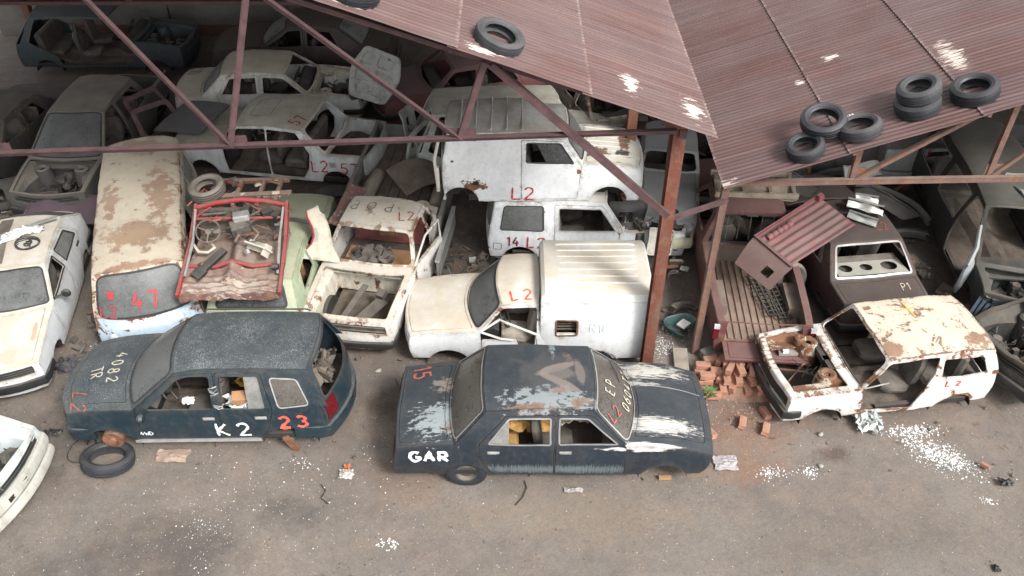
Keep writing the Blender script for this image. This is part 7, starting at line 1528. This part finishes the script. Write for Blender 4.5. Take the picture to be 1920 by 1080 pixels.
bent_panel('pale grey strut frame behind the dark brown car', 7.0, 14.6, .9, 1.1, .35, gp, 6, .5, (.5, .1))
bent_panel('long dusty sill panel between brown car and people carrier', 7.4, 14.0, .55, 1.3, .3, dk, 7, -.9, (.3, .1), hole=False)
bent_panel('rust-brown bonnet frame at the foot of the second column', 2.95, 16.4, .6, 1.1, .9, rs, 8, .2, (.7, 0))
bent_panel('dark tailgate leaning under the valley gutter', 3.3, 15.9, 1.0, 1.1, .8, dk, 9, 1.2, (1.2, 0))
bent_panel('dusty roof skin lying between the two white saloons', -3.3, 18.3, .8, 1.1, .7, dk, 10, .4, (.2, .1), hole=False)
bent_panel('torn grey door on the ground left of the grey car', -10.5, 14.6, .35, 1.0, .7, dk, 11, .6, (.5, .1))
bent_panel('stained white wing with L2 near the left roof edge', -1.0, 20.2, 1.0, 1.2, .4, rw, 12, .1, (1.1, 0), hole=False)
bent_panel('brown bent steel sheet in front of the pink-nosed wreck', -2.3, 16.9, .25, 1.0, .7, rs, 13, .9, (.1, .1), hole=False)
bent_panel('dark bumper skin on the ground under the white saloon marked 57', -3.6, 14.95, .15, 1.1, .25, dk, 14, .1, (.1, 0), hole=False)
bent_panel('flat grey scrap behind the beige microbus roof', -7.3, 14.9, .5, .8, .5, dk, 15, .5, (.3, 0))
bent_panel('blue-grey dented panel at the tail of the pale greenish estate', -2.25, 16.6, .9, .9, .7, pv, 16, 1.3, (1.1, .1))
bent_panel('rusty brown panel at the far end of the right shed', 7.6, 19.8, 1.0, 1.3, .8, rs, 17, .3, (1, 0)); bent_panel('charcoal wing leaning on the far right wreck', 9.9, 16.9, 1.0, 1.1, .6, dk, 18, -.7, (.9, 0))
bent_panel('pale crushed panel on the people carrier roof', 9.25, 12.4, 1.80, .7, 1.4, gp, 19, .1, (0, .1), hole=False)
bent_panel('silver corrugated strip at the right edge above the charcoal nose', 8.75, 10.45, .95, .5, .22, gp, 20, .4, (.5, .1), hole=False)
bent_panel('dull purple bonnet lying at the left edge behind the cream hatchback', -8.85, 13.75, .55, 1.5, .8, paint('dull_purple_paint', (.09, .05, .075), .6, dust=.6, dcol=(.13, .11, .11), seed=63), 22, .1, (.25, .05), hole=False, cat='bonnet', name='loose_bonnet')
rr = random.Random(77)
for k, (x, y, lab) in enumerate([(2.6, 13.9, 'hub and half shaft by the grey off-roader'), (5.0, 15.3, 'rusty axle beam behind the pickup nose'), (7.9, 14.9, 'axle stub under the curved bumpers'), (-6.9, 14.4, 'axle beam on the ground behind the microbus'), (-3.0, 19.6, 'axle beam by the back wall'), (-1.7, 13.2, 'rusty spring beside the stacked van tail'), (.9, 17.9, 'axle beam behind the pale estate')]):
    root = empty('axle', (x, y, .15), rr.uniform(0, 3)); tag(root, lab, 'axle'); b = Buf(); b.tube([(-.5, 0, .05), (0, .02, .0), (.5, 0, .05)], .04, 7); b.build('beam', 'rustiron', root)
    for sg in (-1, 1): b = Buf(); b.lathe([(0, .03), (.06, .03), (.14, .02), (.15, -.03), (.04, -.05)], 14, 'X', (sg*.5, 0, .05)); b.build('hub', 'rustiron', root)
for k, (x, y, z, rx, lab) in enumerate([(-6.1, 14.75, .10, 0, 'dusty tyre on the ground under the nose of the saloon marked 57'), (4.5, 15.4, .9, 60, 'tyre wedged on the dark wreck behind the pickup'), (-10.6, 18.9, .1, 5, 'tyre lying on the dark floor near the left wall'), (3.4, 16.6, .12, 12, 'tyre under the valley gutter')]):
    tyre(lab, (x, y, z), .30, .18, .18, (R(rx), 0, k), mat='rubber_dusty', seed=20+k)
# leaves and dirt on the hall floor
P = [(rr.uniform(-12, 11), rr.uniform(10, 22.5), rr.uniform(.008, .03)) for _ in range(2600)]; scatter('floor_litter', 'foamroll', 'pale crumbs and dry leaves on the hall floor', P)
# whitewash mark panel near the back, L2
root = empty('marked_panel', (-1.25, 19.9, 1.55), .05); tag(root, 'white strip of body marked L2 high at the back under the left roof edge', 'body panel'); b = Buf(); b.box((0, 0, 0), (1.2, .03, .26)); b.build('panel', gp, root, smooth=0)
mark('L2', lambda a, q: (a, -.016, q), Vector((0, 5, 0)), (-.35, -.10), .2, mat='darkredpaint', wd=.03, parent=root, off=.004)

# small scrap nobody could count, heaped thinly between the wrecks
def litter(name, mat, label, n, seed, spots_, s0=.05, s1=.3):
    rr = random.Random(seed); b = Buf()
    for i in range(n):
        cx, cy, rx, ry, zz = rr.choice(spots_); x, y, z = cx+rr.uniform(-rx, rx), cy+rr.uniform(-ry, ry), rr.uniform(.01, zz)
        L = s0+(s1-s0)*rr.random()**2; q = Matrix.Rotation(rr.uniform(0, 6.3), 3, 'Z') @ Matrix.Rotation(rr.uniform(-.5, .5), 3, 'X') @ Matrix.Rotation(rr.uniform(-.4, .4), 3, 'Y')
        k = rr.random()
        if k < .4:   # bent plate
            w = L*rr.uniform(.3, .9); f = rr.uniform(-.4, .4)*L; P = [(-L/2, -w/2, 0), (0, -w/2*rr.uniform(.5, 1.2), f), (L/2, -w/2, 0), (-L/2, w/2, 0), (0, w/2, f*.8), (L/2*rr.uniform(.5, 1), w/2, .02)]
            b.add([q @ Vector(p)+Vector((x, y, z)) for p in P], [(0, 1, 4, 3), (1, 2, 5, 4)])
        elif k < .7: b.box((x, y, z), (L, L*rr.uniform(.15, .5), L*rr.uniform(.05, .3)), rot=q, tap=rr.uniform(.6, 1))
        else: d = q @ Vector((L*1.3, 0, 0)); e = q @ Vector((0, L*rr.uniform(-.6, .6), 0)); p = Vector((x, y, z)); b.tube([p-d/2, p+e, p+d/2], rr.uniform(.006, .02), 5)
    tag(b.build(name, mat, smooth=0), label, 'scrap', kind='stuff')
gaps = [(-7.6, 15.3, .6, .8, .25), (-3.0, 15.2, .5, 1.8, .35), (-2.4, 13.8, .5, .6, .2), (-1.5, 12.8, .25, .9, .12), (-.6, 12.6, .6, .4, .2), (2.7, 12.6, .5, .7, .5), (2.6, 14.5, .5, 1.5, .7), (3.6, 15.6, 1.0, 1.0, .8), (5.1, 14.6, .7, .8, .9), (6.6, 14.6, .8, 1.0, .5), (7.4, 13.2, .4, 1.0, .12), (6.8, 15.8, 1.2, .8, .6), (-9.9, 18.4, .8, 1.0, .25), (-7.7, 17.2, .5, 1.4, .3), (-3.2, 18.0, .7, 1.0, .4), (-.9, 17.4, 1.0, .5, .6), (1.6, 17.2, 1.2, .9, .9), (-10.6, 14.2, .8, .8, .3), (-8.0, 20.2, 3.5, .6, .4), (0, 20.6, 3.5, 1.0, .8), (9.6, 16.2, 1.4, .8, .8), (7.8, 11.0, .25, .9, .25), (2.75, 11.2, .3, .5, .06), (-7.2, 10.6, .25, .8, .08), (5.0, 10.9, .12, .8, .2)]
litter('scrap_litter', 'grime', 'small dirty brown-grey steel scrap between the wrecks under the sheds', 520, 1, gaps); litter('scrap_litter', 'junk2', 'small black plastic and rubber scrap between the wrecks under the sheds', 420, 2, gaps); litter('scrap_litter', 'rustiron', 'small rusty iron scrap between the wrecks under the sheds', 260, 3, gaps, .04, .25); litter('scrap_litter', gp, 'pale dusty sheet-metal snippets between the wrecks under the sheds', 110, 4, gaps, .04, .26)
yard = [(-5.5, 8.4, 3.5, .5, .03), (3.8, 9.0, 1.2, .6, .05), (2.5, 10.2, .4, .5, .05), (-7.0, 9.8, .3, 1.2, .05), (-2.1, 9.6, .5, .9, .04), (5.8, 8.6, 2.0, .3, .04), (7.8, 9.2, .5, 1.0, .05), (0, 6.6, 8, 1.6, .02)]
litter('yard_crumbs', 'grime', 'tiny dark scrap crumbs trodden into the yard', 260, 5, yard, .012, .07)
# ==== end
